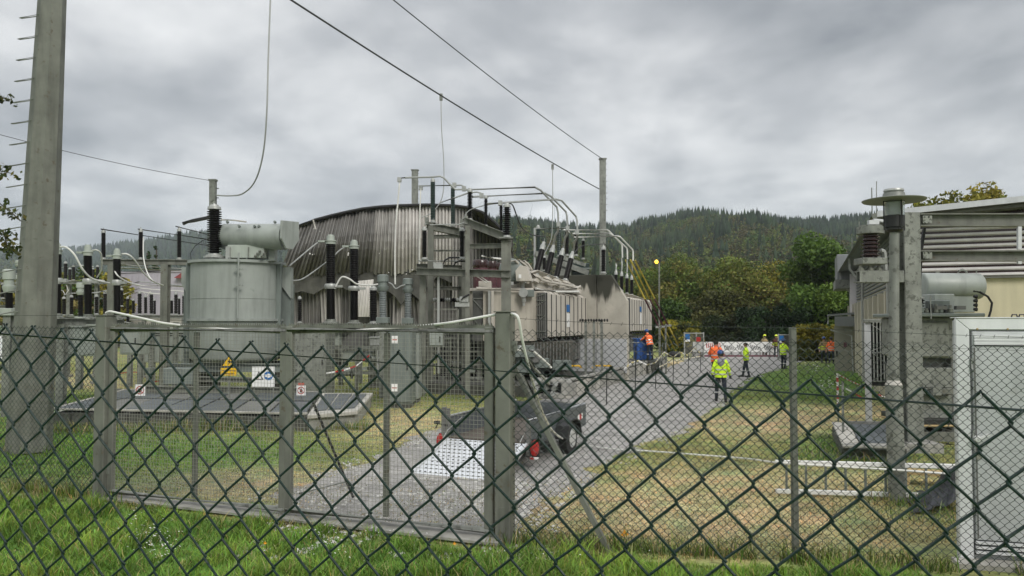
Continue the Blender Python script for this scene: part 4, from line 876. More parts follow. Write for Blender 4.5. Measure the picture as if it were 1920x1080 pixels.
cabinet('drive_cabinet', 226, 262, 612, 25, 'grey green drive cabinet seen through the left of the gate', 'pale_green', .7, yb=665, plinth=False)
cabinet('drive_cabinet', 272, 352, 617, 31, 'wide pale cabinet behind the gate, left of the round tank', 'pale_green', .7, yb=680, plinth=False, vents=2)
# white leads on the breaker poles
wire('white_lead', [P(x,y,Y) for x,y,Y in [(113,463,21.4),(125,464,21.2),(140,478,21.2),(155,505,21.4),(172,522,21.8),(195,529,22.4),(205,531,23)]], .028, 'cable_white', 'white lead curving down from the leftmost breaker pole', 'cable', 6, dense=5)
wire('white_lead', [P(x,y,Y) for x,y,Y in [(172,470,22.4),(182,469,22.2),(190,478,22.4),(190,505,22.8),(182,520,23)]], .022, 'cable_white', 'white lead from the second left breaker pole', 'cable', 6, dense=5)
wire('white_lead', [P(x,y,Y) for x,y,Y in [(228,476,23.6),(240,477,23.6),(252,487,23.8),(268,510,24.4),(285,526,25),(306,535,26)]], .024, 'cable_white', 'white lead running under the left beam to the right', 'cable', 6, dense=5)
wire('white_lead', [P(x,y,Y) for x,y,Y in [(215,508,23.6),(222,518,23.6),(240,529,24),(262,535,24.5)]], .024, 'cable_white', 'short white lead behind the left beam column', 'cable', 6, dense=5)
wire('white_lead', [P(x,y,Y) for x,y,Y in [(269,445,27),(269,480,26.8),(274,505,26.5),(284,524,26),(300,534,26)]], .020, 'cable_white', 'white lead hanging from the middle beam insulator', 'cable', 6, dense=5)
wire('white_lead', [P(x,y,Y) for x,y,Y in [(541,500,25),(560,484,25.4),(585,463,25.8),(600,453,26),(612,452,26)]], .026, 'cable_grey', 'pale lead rising from the round tank to the breaker pole', 'cable', 6, dense=5)
wire('white_lead', [P(x,y,Y) for x,y,Y in [(545,526,25.6),(565,524,26),(590,508,26.6),(620,485,27),(640,467,27.3),(656,461,27.4)]], .024, 'cable_grey', 'grey lead rising behind the left breaker pole', 'cable', 6, dense=5)
wire('white_lead', [P(x,y,Y) for x,y,Y in [(628,541,25.8),(640,520,25.8),(655,523,25.8),(668,532,26),(690,535,26.4),(708,533,27)]], .028, 'cable_white', 'white lead arching in front of the right breaker pole', 'cable', 6, dense=5)
# left beam on two columns with three insulators
beamthing('busbar_stand', [P(212,495,26.8), P(311,495,27.3)], P(190,491,26.7), P(357,492,27.6), .20, 'grey beam on two columns left of the round tank', 'steel', .26)
for i, (px, Y) in enumerate(((194,26.8),(264,27.1),(336,27.5))):
    vins(px, 487, 430-i*1.5, 8.6, Y, ORD[i]+' insulator from the left on the beam beside the round tank', ns=18, rc=.75, group='insulators on the left beam', topx=.05)
for i, q in enumerate((((189,429.5),(395,461)), ((259,429.5),(398,450)), ((330,424.5),(398,441.5)))):
    tubes('grey tube from the %s beam insulator slanting right' % ORD[i], [(*q[0],26.7+.3*i),(*q[1],30)], 27, .024, 'wire_dark', group='slanting tubes on the left beam')
tubes('pale tube just below the left beam slanting to the tank', [(225,497,27),(400,507,32)], 27, .03, 'cable_white', group='pale tubes under the beam')
tubes('lower pale tube below the left beam slanting to the tank', [(222,502,27),(400,511,32)], 27, .03, 'cable_white', group='pale tubes under the beam')
tubes('long pale tube across the lilac roof', [(255,535,34),(350,537,34)], 34, .03, 'cable_white')
# far row of small insulators, frames and droppers before the house
FAR = [(123,525,490,7),(131,527,502,6),(138,526,497,6),(174,528,502,6),(183,527,497,6),(239.5,590,556,5.5),(262,591,545,7.5),(284,591,547,7),(290,591,560,5),(303,592,560,5),(316,592,552,6),(330,591,547,7),(336,592,556,5),(345,591,550,7),(197,592,545,7),(151,588,553,8)]
for i, (px, yb, yt_, w_) in enumerate(FAR):
    where = 'before the autumn tree' if px < 190 else 'before the lilac roof'; j = [q for q in FAR if (q[0] < 190) == (px < 190)]; j = sorted(q[0] for q in j).index(px)
    vins(px, yb, yt_, w_, 34+(i%3)*1.2, '%s small far insulator from the left %s' % (ORD[j], where), ns=7, rc=.85, group='small far insulators at the left', n=7)
beamthing('support_stand', [P(130,530,34.5), P(182,530,34.5)], P(105,529.5,34.3), P(200,530,34.3), .14, 'thin far frame under the small insulators beside the autumn tree', 'galv', .16)
beamthing('support_stand', [P(205,595,34), P(270,595,34), P(345,595,34)], P(190,594,34), P(356,594,34), .16, 'far low frame under the row of small insulators before the lilac roof', 'galv', .16)
for i, pts in enumerate([[(104,503),(150,497),(175,500)], [(110,531),(160,523),(196,526)], [(232,552),(262,540),(290,543),(330,545),(352,547)], [(240,556),(262,546),(285,550),(318,552)], [(300,556),(306,546),(312,556)], [(268,546),(275,556),(282,546)], [(98,541),(125,535),(128,545),(122,553),(118,545)]]):
    tubes('%s thin pale connecting line among the far left insulators' % ORD[i], pts, 34, .018, 'cable_white', nm='connector', group='thin connecting lines at the far left')
vins(240, 605, 590, 8, 26, 'stub insulator just above the spiked gate rail at the left', ns=3, group=None)
# far left instrument transformers
def itrans(px, yt_, yh, yb, w_, Y, label, m='porcelain', headm='pale_green', colm='galv'):
    p1 = P(px,yt_,Y); ph = P(px,yh,Y); pb = P(px,yb,Y); r = S(w_,Y)/2; t = thing('instrument_transformer', (pb.x,pb.y,-.03), label, 'transformer')
    b = MB(); b.lathe(ph, p1, [(0,r*1.1),(.2,r*1.5),(.3,r*1.5),(.32,r*1.15),(.55,r*1.15),(.57,r*1.45),(.95,r*1.4),(1,r*1.0)], 12); b.build('head', headm, t, True)
    b = MB(); b.lathe(pb+Vector((0,0,.2)), ph, sheds(14, r, r*.78), 12); b.build('porcelain', m, t, True)
    b = MB(); b.cbox(pb, r*3, r*3, .2, True); b.build('base_box', headm, t, bev=.01)
    b = MB(); b.ibeam((pb.x,pb.y,-.03), (pb.x,pb.y,pb.z-.001), .2, .2, .03); b.build('column', colm, t); return t
itrans(17, 505, 549, 592, 15, 20, 'pale headed instrument transformer at the far left edge')
itrans(36, 488, 500, 524, 9, 33, 'small dark instrument transformer just left of the step pole')
itrans(718, 515, 546, 606, 15, 25, 'left of two grey ribbed instrument transformers near the gantry', 'polymer_grey', 'tank_dark')
itrans(765, 522, 549, 607, 14, 25.6, 'right of two grey ribbed instrument transformers near the gantry', 'polymer_grey', 'tank_dark')
itrans(151, 530, 553, 604, 10, 28, 'pale green instrument transformer between the left breaker poles')
wire('connector', [P(x,y,25) for x,y in [(727,529),(735,533),(742,541),(752,536),(760,534)]], .022, 'cable_grey', 'dark connectors joining the two grey ribbed transformers', 'cable', 5, dense=4)
for k in range(3): tubes('%s thin pale line at the far left edge' % ORD[k], [(-20,512+9*k),(20,514+9*k),(60,511+8*k)], 26, .014, 'cable_grey', nm='connector', group='thin lines at the left edge')
EX = [(60,572,538,7,31),(78,572,540,7,31.5),(120,592,556,7,30),(134,592,553,7,30.4),(181,590,552,7,30.8),(228,575,540,6.5,31),(250,590,560,5.5,32),(273,590,553,6,32),(322,590,560,6,32),(350,588,540,7,30),(20,570,545,7,32),(5,560,530,7,30)]
for i, q in enumerate(sorted(EX)): vins(q[0], q[1], q[2], q[3], q[4], '%s middle distance insulator from the left in the left switchyard' % ORD[i], ns=8, rc=.8, group='middle distance insulators at the left', n=8)
beamthing('support_stand', [P(12,577,31), P(70,577,31)], P(-20,576,31), P(92,576,31), .18, 'grey low frame left of the step pole under small insulators', 'galv', .16)
beamthing('support_stand', [P(125,596,30.3), P(183,594,30.6)], P(108,597,30.2), P(196,595,30.7), .16, 'grey low frame between the left breaker poles', 'galv', .16)
for i, pts in enumerate([[(-20,528,30),(60,536,31),(80,538,31.5),(118,545,30)], [(120,553,30),(134,550,30.4),(181,549,30.8),(228,538,31)], [(225,538,31),(262,528,31),(352,537,30)], [(240,600,30),(352,600,30)], [(110,603,27),(240,604,27)], [(-20,545,32),(22,543,32),(40,552,32)], [(160,540,28),(200,548,28),(225,545,28)]]):
    tubes('%s thin grey busbar counted from the top left in the left switchyard' % ORD[i], pts, 30, .022, 'cable_grey', group='thin busbars of the left switchyard')
for i, (px, yt_, Y) in enumerate(((245,604,29),(264,604,30),(288,604,31),(330,604,29.5),(592,612,28),(640,612,30),(676,612,31),(708,612,29))):
    a = P(px, yt_, Y); b = MB(); b.ibeam((px and a.x, Y, -.03), a, .16, .16, .02); tag(b.build('steel_post', 'galv'), '%s grey steel post from the left seen through the gate mesh' % ORD[i], 'post', 'steel posts seen through the gate')
# the house with the lilac roof
def house():
    Y = 78; q = lambda x, y, d=0: P(x, y, Y+d); g = q(270, 605); t = thing('house', (g.x, Y, -.03), 'house with large pale lilac roof and a small red dormer', 'building')
    b = MB(); b.prism([q(178,592), q(212,512), q(353,510), q(372,592)], (0,.25,0)); b.prism([q(212,512), q(353,510), q(353,510,.3), q(212,512,.3)], (0,6,-3.5)); b.build('roof', 'roof_lilac', t)
    b = MB(); a = q(190,592); c = q(366,592); b.box(a.x, c.x, Y+.3, Y+8, -.03, a.z+.1); b.build('wall', 'concrete_light', t)
    b = MB(); b.tube([q(212,511), q(353,509)], .14, 5); b.build('ridge', 'roof_lilac', t)
    b = MB(); b.prism([q(326,521,-.6), q(342,510,-.6), q(344,522,-.6)], (0,.5,0)); b.build('dormer', 'roof_red', t)
    for k in range(12):
        u = k/12; b = MB(); b.beam(q(215+138*u,511.5,-.04), q(185+182*u,591,-.04), .03, .03); b.build('roof_seam', 'roof_lilac', t)
    for px in (215, 262, 300, 335): b = MB(); p = q(px, 598); b.box(p.x-.5, p.x+.5, Y+.24, Y+.295, .9, 2.1); b.build('window', 'window_dark', t)
    b = MB(); b.box(q(232,0).x, q(305,0).x, Y+4, Y+5, q(0,512).z-1, q(0,500).z); b.build('back_roof', 'concrete_dark', t)
house()
def van(px, Y, label, m):
    g = P(px, 605, Y); t = thing('parked_van', (g.x, Y, -.03), label, 'van'); x, z = g.x, -.03
    b = MB(); b.prism([(x-2.5,Y,z+.35),(x+2.4,Y,z+.35),(x+2.45,Y,z+1.0),(x+1.6,Y,z+1.2),(x+1.0,Y,z+2.0),(x-2.45,Y,z+2.05)], (0,1.9,0)); b.build('body', m, t, bev=.06)
    b = MB(); b.prism([(x+.35,Y-.01,z+1.2),(x+1.4,Y-.01,z+1.2),(x+.95,Y-.01,z+1.85),(x+.35,Y-.01,z+1.85)], (0,.006,0)); b.build('window', 'window_dark', t)
    for dx in (-1.6, 1.5):
        b = MB(); b.lathe((x+dx,Y-.03,z+.34), (x+dx,Y+.2,z+.34), [(0,.34),(1,.34)], 16); w_ = b.build('wheel', 'rubber', t); b = MB(); b.lathe((x+dx,Y-.05,z+.34), (x+dx,Y-.031,z+.34), [(0,.2),(1,.2)], 12); b.build('rim', 'alu', w_)
    for dx in (-2.5, 2.42): b = MB(); b.box(x+dx-.02, x+dx+.05, Y+.1, Y+.3, z+.7, z+.9); b.build('light', 'red' if dx < 0 else 'white', t)
van(0, 42, 'white van parked behind the yard at the far left edge', 'vehicle_white')
# ============================================================ central steel gantry with busbars
def gantry():
    g = P(870, 605, 27); t = thing('steel_gantry', (g.x, 27, -.03), 'grey green steel gantry in the centre carrying black insulators and tubes', 'gantry')
    def col(px, yt, Y, wd, name='column', m='steel'):
        p = P(px, yt, Y); b = MB(); b.ibeam((p.x,p.y,-.03), p, wd, wd, .03); b.build(name, m, t)
    def mem(q0, q1, wd, ht, name='beam', m='steel'):
        b = MB(); b.ibeam(P(*q0), P(*q1), wd, ht, .02); b.build(name, m, t)
    col(793.5, 503, 25.6, .22); col(808, 418, 26.6, .20); col(871.5, 432, 27.4, .20); col(877, 424, 24.6, .14); col(949, 452, 24.4, .32); col(864, 516, 28, .16)
    mem((781,509,25.3), (957,514,24.2), .24, .24); mem((781,500,27.0), (870,503,27.6), .2, .22)
    mem((800,423,26.6), (872,438,27.3), .22, .26); mem((872,415,24.8), (952,446,24.25), .24, .26)
    mem((811,444,26.7), (868,443,27.3), .10, .14); mem((879,462,24.9), (944,461,24.4), .10, .16); mem((811,540,26.8), (864,541,27.8), .10, .14); mem((808,470,26.7),(868,470,27.3),.06,.07)
    a = P(949,447,24.3); b = MB(); b.cbox(a, .46, .46, .05); b.build('cap_plate', 'galv', t)
    for px, py, Y in ((874,413,25),(800,415,26.6),(866,418,27)): b = MB(); b.cbox(P(px,py,Y-.2), .12, .12, .28); b.build('bracket', 'galv', t)
    b = MB(); q0 = P(786,489,25.2); q1 = P(868,490,26.2); b.tube([q0,q1], .035, 6)
    for k in range(3): c = q0.lerp(q1, .35+.07*k); b.cbox(c-Vector((0,.02,.12)), .10, .1, .14)
    b.build('drive_rod', 'cap_metal', t)
    b = MB(); b.tube([P(822,503,25.1), P(822,607,25.1), P(822,700,25.1)], .045, 8); b.build('operating_pipe', 'galv_pipe', t, True)
    b = MB(); b.cbox(P(822,500,25.1), .3, .22, .16); b.build('gearbox', 'cap_metal', t)
    for pts in ([(829,499),(834,488),(843,483),(862,483),(866,486)], [(850,499),(855,492),(862,489),(873,490)]):
        b = MB(); b.tube([P(x,y,25.6) for x,y in pts], .03, 6); b.build('bent_arm', 'black', t, True)
    # box with cable glands, conduit
    b = MB(); a = P(866,556,24.5); b.box(P(853,0,24.5).x, P(880,0,24.5).x, 24.5, 24.9, P(0,575,24.5).z, P(0,567,24.5).z); b.box(P(862,0,24.5).x, P(878,0,24.5).x, 24.45, 24.8, P(0,566,24.5).z, P(0,556,24.5).z); b.build('junction_box', 'cap_metal', t)
    b = MB(); b.tube([P(x,y,24.4) for x,y in [(865,563),(868,558),(878,553),(880,552)]], .03, 6); b.build('conduit', 'black', t, True)
    for k in range(5): p0 = P(812+11*k, 562.5, 26); b = MB(); b.lathe(p0, p0+Vector((S(10,26),0,0)), [(0,.05),(.2,.09),(.35,.05),(.5,.09),(.65,.05),(.8,.09),(1,.05)], 8); b.build('drive_coupling', 'porcelain' if k%2 else 'cap_metal', t, True)
    # mesh screen low behind
    b = MB(); p = [P(808,580,27),P(859,580,27),P(859,720,27),P(808,720,27)]
    for i in range(4): b.beam(p[i], p[(i+1)%4], .06, .06)
    for k in range(1,11): b.beam(p[0].lerp(p[1],k/11), p[3].lerp(p[2],k/11), .012, .012)
    for k in range(1,16): b.beam(p[0].lerp(p[3],k/16), p[1].lerp(p[2],k/16), .012, .012)
    b.build('mesh_screen', 'mesh_galv', t, kind='stuff')
gantry()
GI = 'insulators on the central gantry'
vins(811.5, 418, 334, 9.5, 26.6, 'tallest smooth black insulator on the gantry, first from the left', m='porcelain_green', ns=22, rc=.85, group=GI)
vins(849, 425, 347, 8.5, 27, 'second tall smooth insulator from the left on the gantry', m='porcelain_green', ns=20, rc=.85, group=GI)
vins(881, 414, 353, 11, 25, 'third insulator from the left on the gantry, widely ribbed', ns=17, rc=.55, group=GI)
vins(911, 426, 366, 8.2, 24.7, 'fourth thin ribbed insulator on the gantry, standing free against the sky', ns=17, rc=.55, group=GI)
vins(939.5, 437, 377, 8, 24.6, 'fifth insulator on the gantry, just left of the thick ribbed one', ns=17, rc=.6, group=GI)
vins(950.5, 446, 381, 15.5, 24.2, 'thick widely ribbed insulator on the cap of the right gantry column', ns=13, rc=.55, group=GI, n=14)
vins(796, 487, 425, 11.5, 25.3, 'ribbed insulator under the left end of the upper gantry beam', ns=20, rc=.6, group='lower ribbed insulators of the gantry')
vins(866, 486, 426, 11.5, 25.6, 'ribbed insulator under the middle of the gantry', ns=20, rc=.6, group='lower ribbed insulators of the gantry')
BG = 'bent grey busbar tubes above the gantry'
tubes('left upper tube bending down to the second gantry insulator', [(749,334),(760,333.2),(811,332),(825,330.5),(833,334),(842,344),(854,355.5),(870,355)], 26.6, .034, 'galv_pipe', group=BG)
tubes('second left tube over the gantry with a bend', [(789,348.6),(850,347.5),(864,347),(870,350),(874,355),(884,356)], 27, .030, 'galv_pipe', group=BG)
tubes('slanting tube crossing between the gantry insulators', [(825,380),(852,371),(878,362),(894,360),(901,362),(905,368),(916,369)], 25.5, .028, 'galv_pipe', group=BG)
tubes('long top tube from the gantry bending down above the tilted bushings', [(868,356,25.6),(1003,351,27),(1014,357,27.2),(1044,388,28),(1046.5,400,28),(1047,424,28)], 27, .038, 'galv_pipe', group=BG)
tubes('middle long tube from the gantry bending down above the tilted bushings', [(886,369,25),(1022,362.5,27.5),(1033,368,27.7),(1061,397,28.5),(1063,405,28.5),(1064,430,28.5)], 27, .038, 'galv_pipe', group=BG)
tubes('lower long tube from the gantry bending down above the tilted bushings', [(912,382,24.7),(939,380.5,24.7),(1042,373.6,28),(1053,376,28.3),(1080,406,29),(1082,414,29),(1082.5,436,29)], 27, .038, 'galv_pipe', group=BG)
for i, (x, y, Y) in enumerate(((749,337,26.6),(789,352,27),(852,347,27),(870,354,25.5),(903,367,25),(938,381,24.6),(1047,421,28),(1064,428,28.5),(1082,436,29))):
    b = MB(); b.cbox(P(x,y,Y-.04), .14, .14, .16); tag(b.build('tube_clamp', 'cap_metal'), '%s cast clamp from the left on the busbar tubes' % ORD[i], 'clamp', 'clamps on the busbar tubes')
wire('loop_conductor', [P(x,y,Y) for x,y,Y in [(955,381,24.2),(962,386,24.4),(970,408,25),(980,429,26),(993,438,27),(1006,442,27.6),(1022,443,28)]], .022, 'wire_dark', 'dark loop cable from the thick ribbed insulator to the first tilted bushing', 'cable', 6, dense=5)
wire('down_lead', [P(x,y,26.3) for x,y in [(749.5,341),(746,380),(742,425),(740.5,480),(741,533)]], .028, 'cable_white', 'pale cable hanging from the left tube end in front of the shed', 'cable', 6, dense=5)
wire('down_lead', [P(x,y,26.8) for x,y in [(789,354),(786.5,420),(786,495)]], .024, 'cable_white', 'second pale cable hanging just left of the gantry', 'cable', 6, dense=5)
wire('jumper', [P(x,y,25.2) for x,y in [(796,420),(806,422),(830,421),(860,421),(874,416)]], .022, 'cap_metal', 'grey jumper bar along the upper gantry beam', 'bar', 6)
wire('jumper', [P(x,y,24.9) for x,y in [(868,413),(876,398),(890,390),(915,384),(935,381)]], .018, 'cable_grey', 'thin grey jumper wire curving up between the gantry insulators', 'wire', 5, dense=4)
# dark red air core coils behind the gantry
for i, (x0, x1, yt_, yb, Y) in enumerate(((886,915,486,576,33),(915,929,489,572,36),(929,944,492,572,39))):
    a = P(x0,0,Y).x; c = P(x1,0,Y).x; zt_ = P(0,yt_,Y).z; zb = P(0,yb,Y).z; r = (c-a)/2*(1.0 if i == 0 else 1.35); cx = (a+c)/2; t = thing('reactor_coil', (cx, Y+r, -.03), '%s dark red cylindrical coil behind the gantry, counted from the left' % ORD[i], 'coil', 'dark red coils')
    b = MB(); b.lathe((cx,Y+r,zb), (cx,Y+r,zt_-.38), [(0,r*.97),(.02,r),(1,r)], 20); b.build('winding', 'coil_red', t, True)
    b = MB(); b.lathe((cx,Y+r,zt_-.379), (cx,Y+r,zt_), [(0,r*1.0),(.1,r*1.05),(.8,r*1.05),(1,r*.9)], 20); b.build('top_band', 'porcelain_brown', t, True)
    for dx in (-.6,.6): b = MB(); b.beam((cx+dx*r,Y+r,-.03), (cx+dx*r,Y+r,zb-.001), .12, .12); b.build('support', 'steel', t)
tubes('pale rods slanting above the first red coil', [(903,480,32),(925,484,32),(944,486,32)], 32, .04, 'cable_white')
# ============================================================ main beige transformer, aligned with the driveway
def fins(nm, t, M_, x0, x1, y0, y1, z0, z1, n, m, axis='y', gap=.3):
    """row of thin radiator fins"""
    for k in range(n):
        b = MB(M_)
        if axis == 'y': a = y0+(y1-y0)*(k+gap/2)/n; c = y0+(y1-y0)*(k+1-gap/2)/n; b.box(x0, x1, a, c, z0, z1)
        else: a = x0+(x1-x0)*(k+gap/2)/n; c = x0+(x1-x0)*(k+1-gap/2)/n; b.box(a, c, y0, y1, z0, z1)
        b.build(nm, m, t, bev=.012)
def bigtrafo(o, sc, label, nrad, bush, tank=True, lite='beige'):
    """o = ground point under the near right corner of the radiator bank; local x = right (across), y = away along the driveway"""
    Mx = frame(o); t = thing('power_transformer', o, label, 'transformer')
    zt_, zb = 3.72*sc, 1.90*sc; PT = .59*sc; L_ = nrad*PT; wd = .95*sc
    for k in range(nrad):
        y0 = k*PT; b = MB(Mx); y1 = y0+.465*sc; b.box(-wd, 0, y0, y1, zb+.08, zt_-.08)
        # folded head of each radiator element and the dark gap strip after it
        b.prism([(-wd+.06, y0+.05, zt_-.078), (-.04, y0+.05, zt_-.078), (-.16, y0+.05, zt_+.02), (-wd+.16, y0+.05, zt_+.02)], (0, .37*sc, 0)); r = b.build('radiator', lite, t, bev=.015)
        b = MB(Mx); b.box(-wd+.05, -.008, y1+.001, y0+PT-.001, zb+.09, zt_-.10); b.build('gap_shade_strip', 'black_hole', r)  # nearly flush black strip: the shade between elements put into colour
        b = MB(Mx); b.cbox((-.15, y0+.23*sc, zb-.03), .18, .2, .10); b.build('drain_fitting', 'black', r)
    # front face of the first element: thin vertical fins with a diagonal brace grid
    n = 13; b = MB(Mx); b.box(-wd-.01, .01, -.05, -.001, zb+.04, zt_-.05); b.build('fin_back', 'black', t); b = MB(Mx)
    for k in range(n): x = -wd+(k+.5)*wd/n; b.box(x-.020, x+.020, -.16, -.051, zb+.05, zt_-.06)
    b.build('fin_pack', 'fin_grey', t, kind='stuff'); b = MB(Mx)
    for z in (zb+.3, (zb+zt_)/2, zt_-.35): b.box(-wd, 0, -.19, -.165, z-.015, z+.015)
    b.beam((-wd,-.175,zb+.3), (0,-.175,(zb+zt_)/2), .02, .03); b.beam((-wd,-.175,(zb+zt_)/2), (0,-.175,zt_-.35), .02, .03); b.beam((-wd,-.175,zt_-.35),(0,-.175,zt_-.1),.02,.03)
    b.build('brace', 'galv', t)
    b = MB(Mx); y = PT*4; b.box(.013, .03, y+.03, y+.42*sc, zt_-.75, zt_-.45); b.build('nameplate', 'sign_blue', t)
    b = MB(Mx); b.box(.013, .03, y+.03, y+.42*sc, zb+.45, zt_-.80); b.build('notice', 'white', t)
    # tank body to the left and deeper
    tx0, tx1, ty0, ty1 = -wd-2.6*sc, -wd-.25, .1, L_-.1
    if tank:
        b = MB(Mx); b.box(tx0, tx1, ty0, ty1, .95*sc, zt_+.05); b.build('tank', 'beige', t, bev=.03)
        b = MB(Mx); b.box(tx0-.12, tx1+.12, ty0-.12, ty1+.12, zt_+.051, zt_+.17); b.build('tank_flange', 'beige_light', t, bev=.01)
        b = MB(Mx); b.box(tx0+.3, tx1-.1, ty0+.2, ty1-.2, .45, .949*sc); b.build('lower_tank', 'tank_dark', t)
        b = MB(Mx); b.box(tx1-.4, -.25, ty0+.4, ty1-.4, .95, zb-.25); b.build('lower_frame', 'fin_grey', t)
        b = MB(Mx)
        for k in range(9): yy = .5+k*(L_-1)/8; b.box(-.25+.001, -.2, yy-.04, yy+.04, .95, zb-.25)
        b.build('rib', 'fin_grey', t, kind='stuff')
        for xx in (tx0+.5, tx1-.4): b = MB(Mx); b.box(xx-.15, xx+.15, ty0-.5, ty1+.3, -.03, .449); b.build('rail_plinth', 'concrete_dark', t)
    for bx in bush: insul(P(*bx[0]), P(*bx[1]), bx[2], '', 'porcelain', 22, .88, cap=bx[3], parent=t, n=12, topx=.16)
    return t, Mx, (tx0, tx1, ty0, ty1, zt_)
o = G(1026.5, 605+2.53*F/28); o = Vector((66*28/F, 28, -.03))
B4 = [((1004.5,516,28.6),(1020,454,29.0),.118,.34), ((1024,519.5,29.4),(1038,460,29.8),.118,.34), ((1042,523.5,30.2),(1056,466,30.6),.118,.34), ((1060,527,31),(1074,472,31.4),.118,.34)]
pt, Mx, bb = bigtrafo(o, 1.0, 'large beige power transformer with radiator bank and four tilted black bushings', 10, B4, lite='beige_light')
tx0, tx1, ty0, ty1, ztk = bb
# top deck: sloped turret block under the bushings, pipework, conservator, gauges
def deck():
    b = MB(); q = [P(993,512,28.2),P(1010,506,28.3),P(1075,532,31.8),P(1092,545,32),P(1090,552,32),P(1000,541,28.4)]; b.prism(q, (-1.0,1.3,0)); b.build('turret_block', 'beige_light', pt, bev=.03)
    for i, (x, y, Y) in enumerate(((1004,520,28.4),(1024,524,29.2),(1042,528,30),(1060,531.5,30.8))):
        a = P(x-.6, y, Y+.1); b = MB(); u = (P(1020,454,29.0)-P(1004.5,516,28.6)).normalized(); b.lathe(a-u*.22, a+u*.04, [(0,.20),(.6,.20),(.65,.26),(1,.26)], 14); b.build('bushing_flange', 'beige_light', pt, True)
    b = MB(); b.box(0,0,0,0,0,0)
    for pts, r in (([(955,490,27.5),(966,489,27.5),(975,497,27.7),(980,508,27.9)], .05), ([(962,488,27.8),(974,489,28),(985,497,28.2),(992,505,28.3)], .05), ([(972,490,28.2),(983,490,28.4),(990,495,28.5),(997,506,28.6)], .05), ([(985,505,28),(1003,520,28.3),(1022,527,28.9),(1052,533,29.9),(1076,538,31.1),(1088,539,31.6)], .055), ([(1060,541,30),(1080,541,31),(1088,537,31.4)], .05), ([(1005,541,28.2),(1040,547,29.3),(1085,547,31)], .045)):
        b = MB(); b.tube([P(*p) for p in pts], r, 7); b.build('oil_pipe', 'cable_white' if r < .05 else 'beige_light', pt, True)
    a = P(957,506,27.6); b = MB(); b.lathe(a, a+Vector((.15,1.6,0)), [(0,.2),(.02,.42),(.04,.45),(.97,.45),(1,.3)], 20); b.build('conservator', 'tank_dark', pt, True)
    b = MB(); q = [P(968,527,27.3),P(966,508,27.3),P(975,497,27.3),P(987,500,27.3),P(996,527,27.3)]; b.prism(q, (.1,.5,0)); b.build('gusset_plate', 'beige_light', pt, bev=.01)
    b = MB(); c = P(975,518,27.2); b.box(c.x-.05,c.x+.05,c.y-.02,c.y-.001,c.z-.07,c.z+.07); b.build('tag_plate', 'white', pt)
    rs = random.Random(5)
    for k in range(16):
        x = 958+rs.random()*120; y = 531+(x-958)*.10+rs.uniform(-5,3); Y = 27.4+(x-958)*.032; a = P(x,y,Y); b = MB()
        if k % 3: b.lathe(a, a+Vector((0,0,rs.uniform(.10,.22))), [(0,.07),(.5,.07),(.55,.045),(1,.045)], 8)
        else: b.cbox(a, rs.uniform(.12,.3), .15, rs.uniform(.08,.2))
        b.build('deck_fitting', rs.choice(['beige_light','cap_metal','beige']), pt)
    a = P(981,549,27.3); b = MB(); b.lathe(a, a+Vector((0,-.14,0)), [(0,.15),(.2,.17),(1,.17)], 14); b.lathe(a+Vector((.02,0,-.15)), a+Vector((.02,0,-.48)), [(0,.10),(.3,.07),(.32,.1),(.6,.08),(.62,.06),(1,.05)], 10); b.build('gauge', 'cap_metal', pt, True)
    b = MB(); b.cbox(P(995,550,27.4), .26, .2, .26); b.build('relay_box', 'tank_dark', pt, bev=.01)
    # plain tank front seen between the gantry column and the radiators
    b = MB(); q = [P(905,545,27.2),P(998,545,27.6),P(998,640,27.6),P(905,640,27.2)]; b.prism(q, (.5,1.2,0)); b.build('tank_front', 'beige', pt, bev=.02)
    b = MB(); b.tube([P(893,541,27.0),P(1000,543,27.4)], .06, 6); b.build('tank_rim', 'beige_light', pt)
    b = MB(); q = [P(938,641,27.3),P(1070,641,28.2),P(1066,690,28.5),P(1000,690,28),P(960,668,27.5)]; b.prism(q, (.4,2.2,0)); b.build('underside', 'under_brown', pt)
    for k in range(12): b = MB(); x = 1002+6*k; b.beam(P(x,642,27.1+.078*k), P(x,684+3*(k%3),27.1+.078*k), .035, .05); b.build('rib', 'fin_grey', pt)
    for k, (x0, x1, y0, y1) in enumerate(((966,1002,648,670),(990,1012,655,680),(1000,1030,672,690),(968,992,672,700),(1036,1072,676,694))):
        b = MB(); q = P(x0,y1,26.9+.1*k); q2 = P(x1,y0,26.9+.1*k); b.box(q.x,q2.x,q.y,q.y+.5,q.z,q2.z); b.build('base_box', rs.choice(['tank_dark','fin_grey']), pt, bev=.01)
    # left radiator of the same transformer: grey end with folded top
    a = P(886,0,27.5).x; c = P(917,0,27.5).x; z1, z0 = P(0,545,27.5).z, P(0,640,27.5).z; b = MB(); n = 15
    for k in range(n): x = a+(c-a)*(k+.5)/n; b.box(x-.012, x+.012, 27.3, 27.5, z0, z1)
    b.build('fin_pack', 'fin_grey', pt, kind='stuff'); b = MB(); b.box(a, c, 27.51, 28.6, z0, z1-.02); b.build('radiator', 'fin_grey', pt, bev=.04)
    b = MB(); b.beam((a,27.27,z1-.3),(c,27.27,z0+.9),.02,.03); b.beam((a,27.27,z0+.9),(c,27.27,z0+.1),.02,.03)
    for z in (z1-.3, z0+.9): b.box(a,c,27.26,27.29,z-.015,z+.015)
    b.build('brace', 'galv', pt)
    for x in (917.5, 923.5): b = MB(); b.beam(P(x,545,27.1), P(x,660,27.1), .09, .09); b.build('riser', 'cap_metal' if x < 920 else 'beige_light', pt)
    b = MB(); b.box(P(897,0,27.2).x, P(921,0,27.2).x, 27.2, 28.4, P(0,541,27.2).z, P(0,527,27.2).z); b.build('cable_box', 'beige_light', pt, bev=.01)
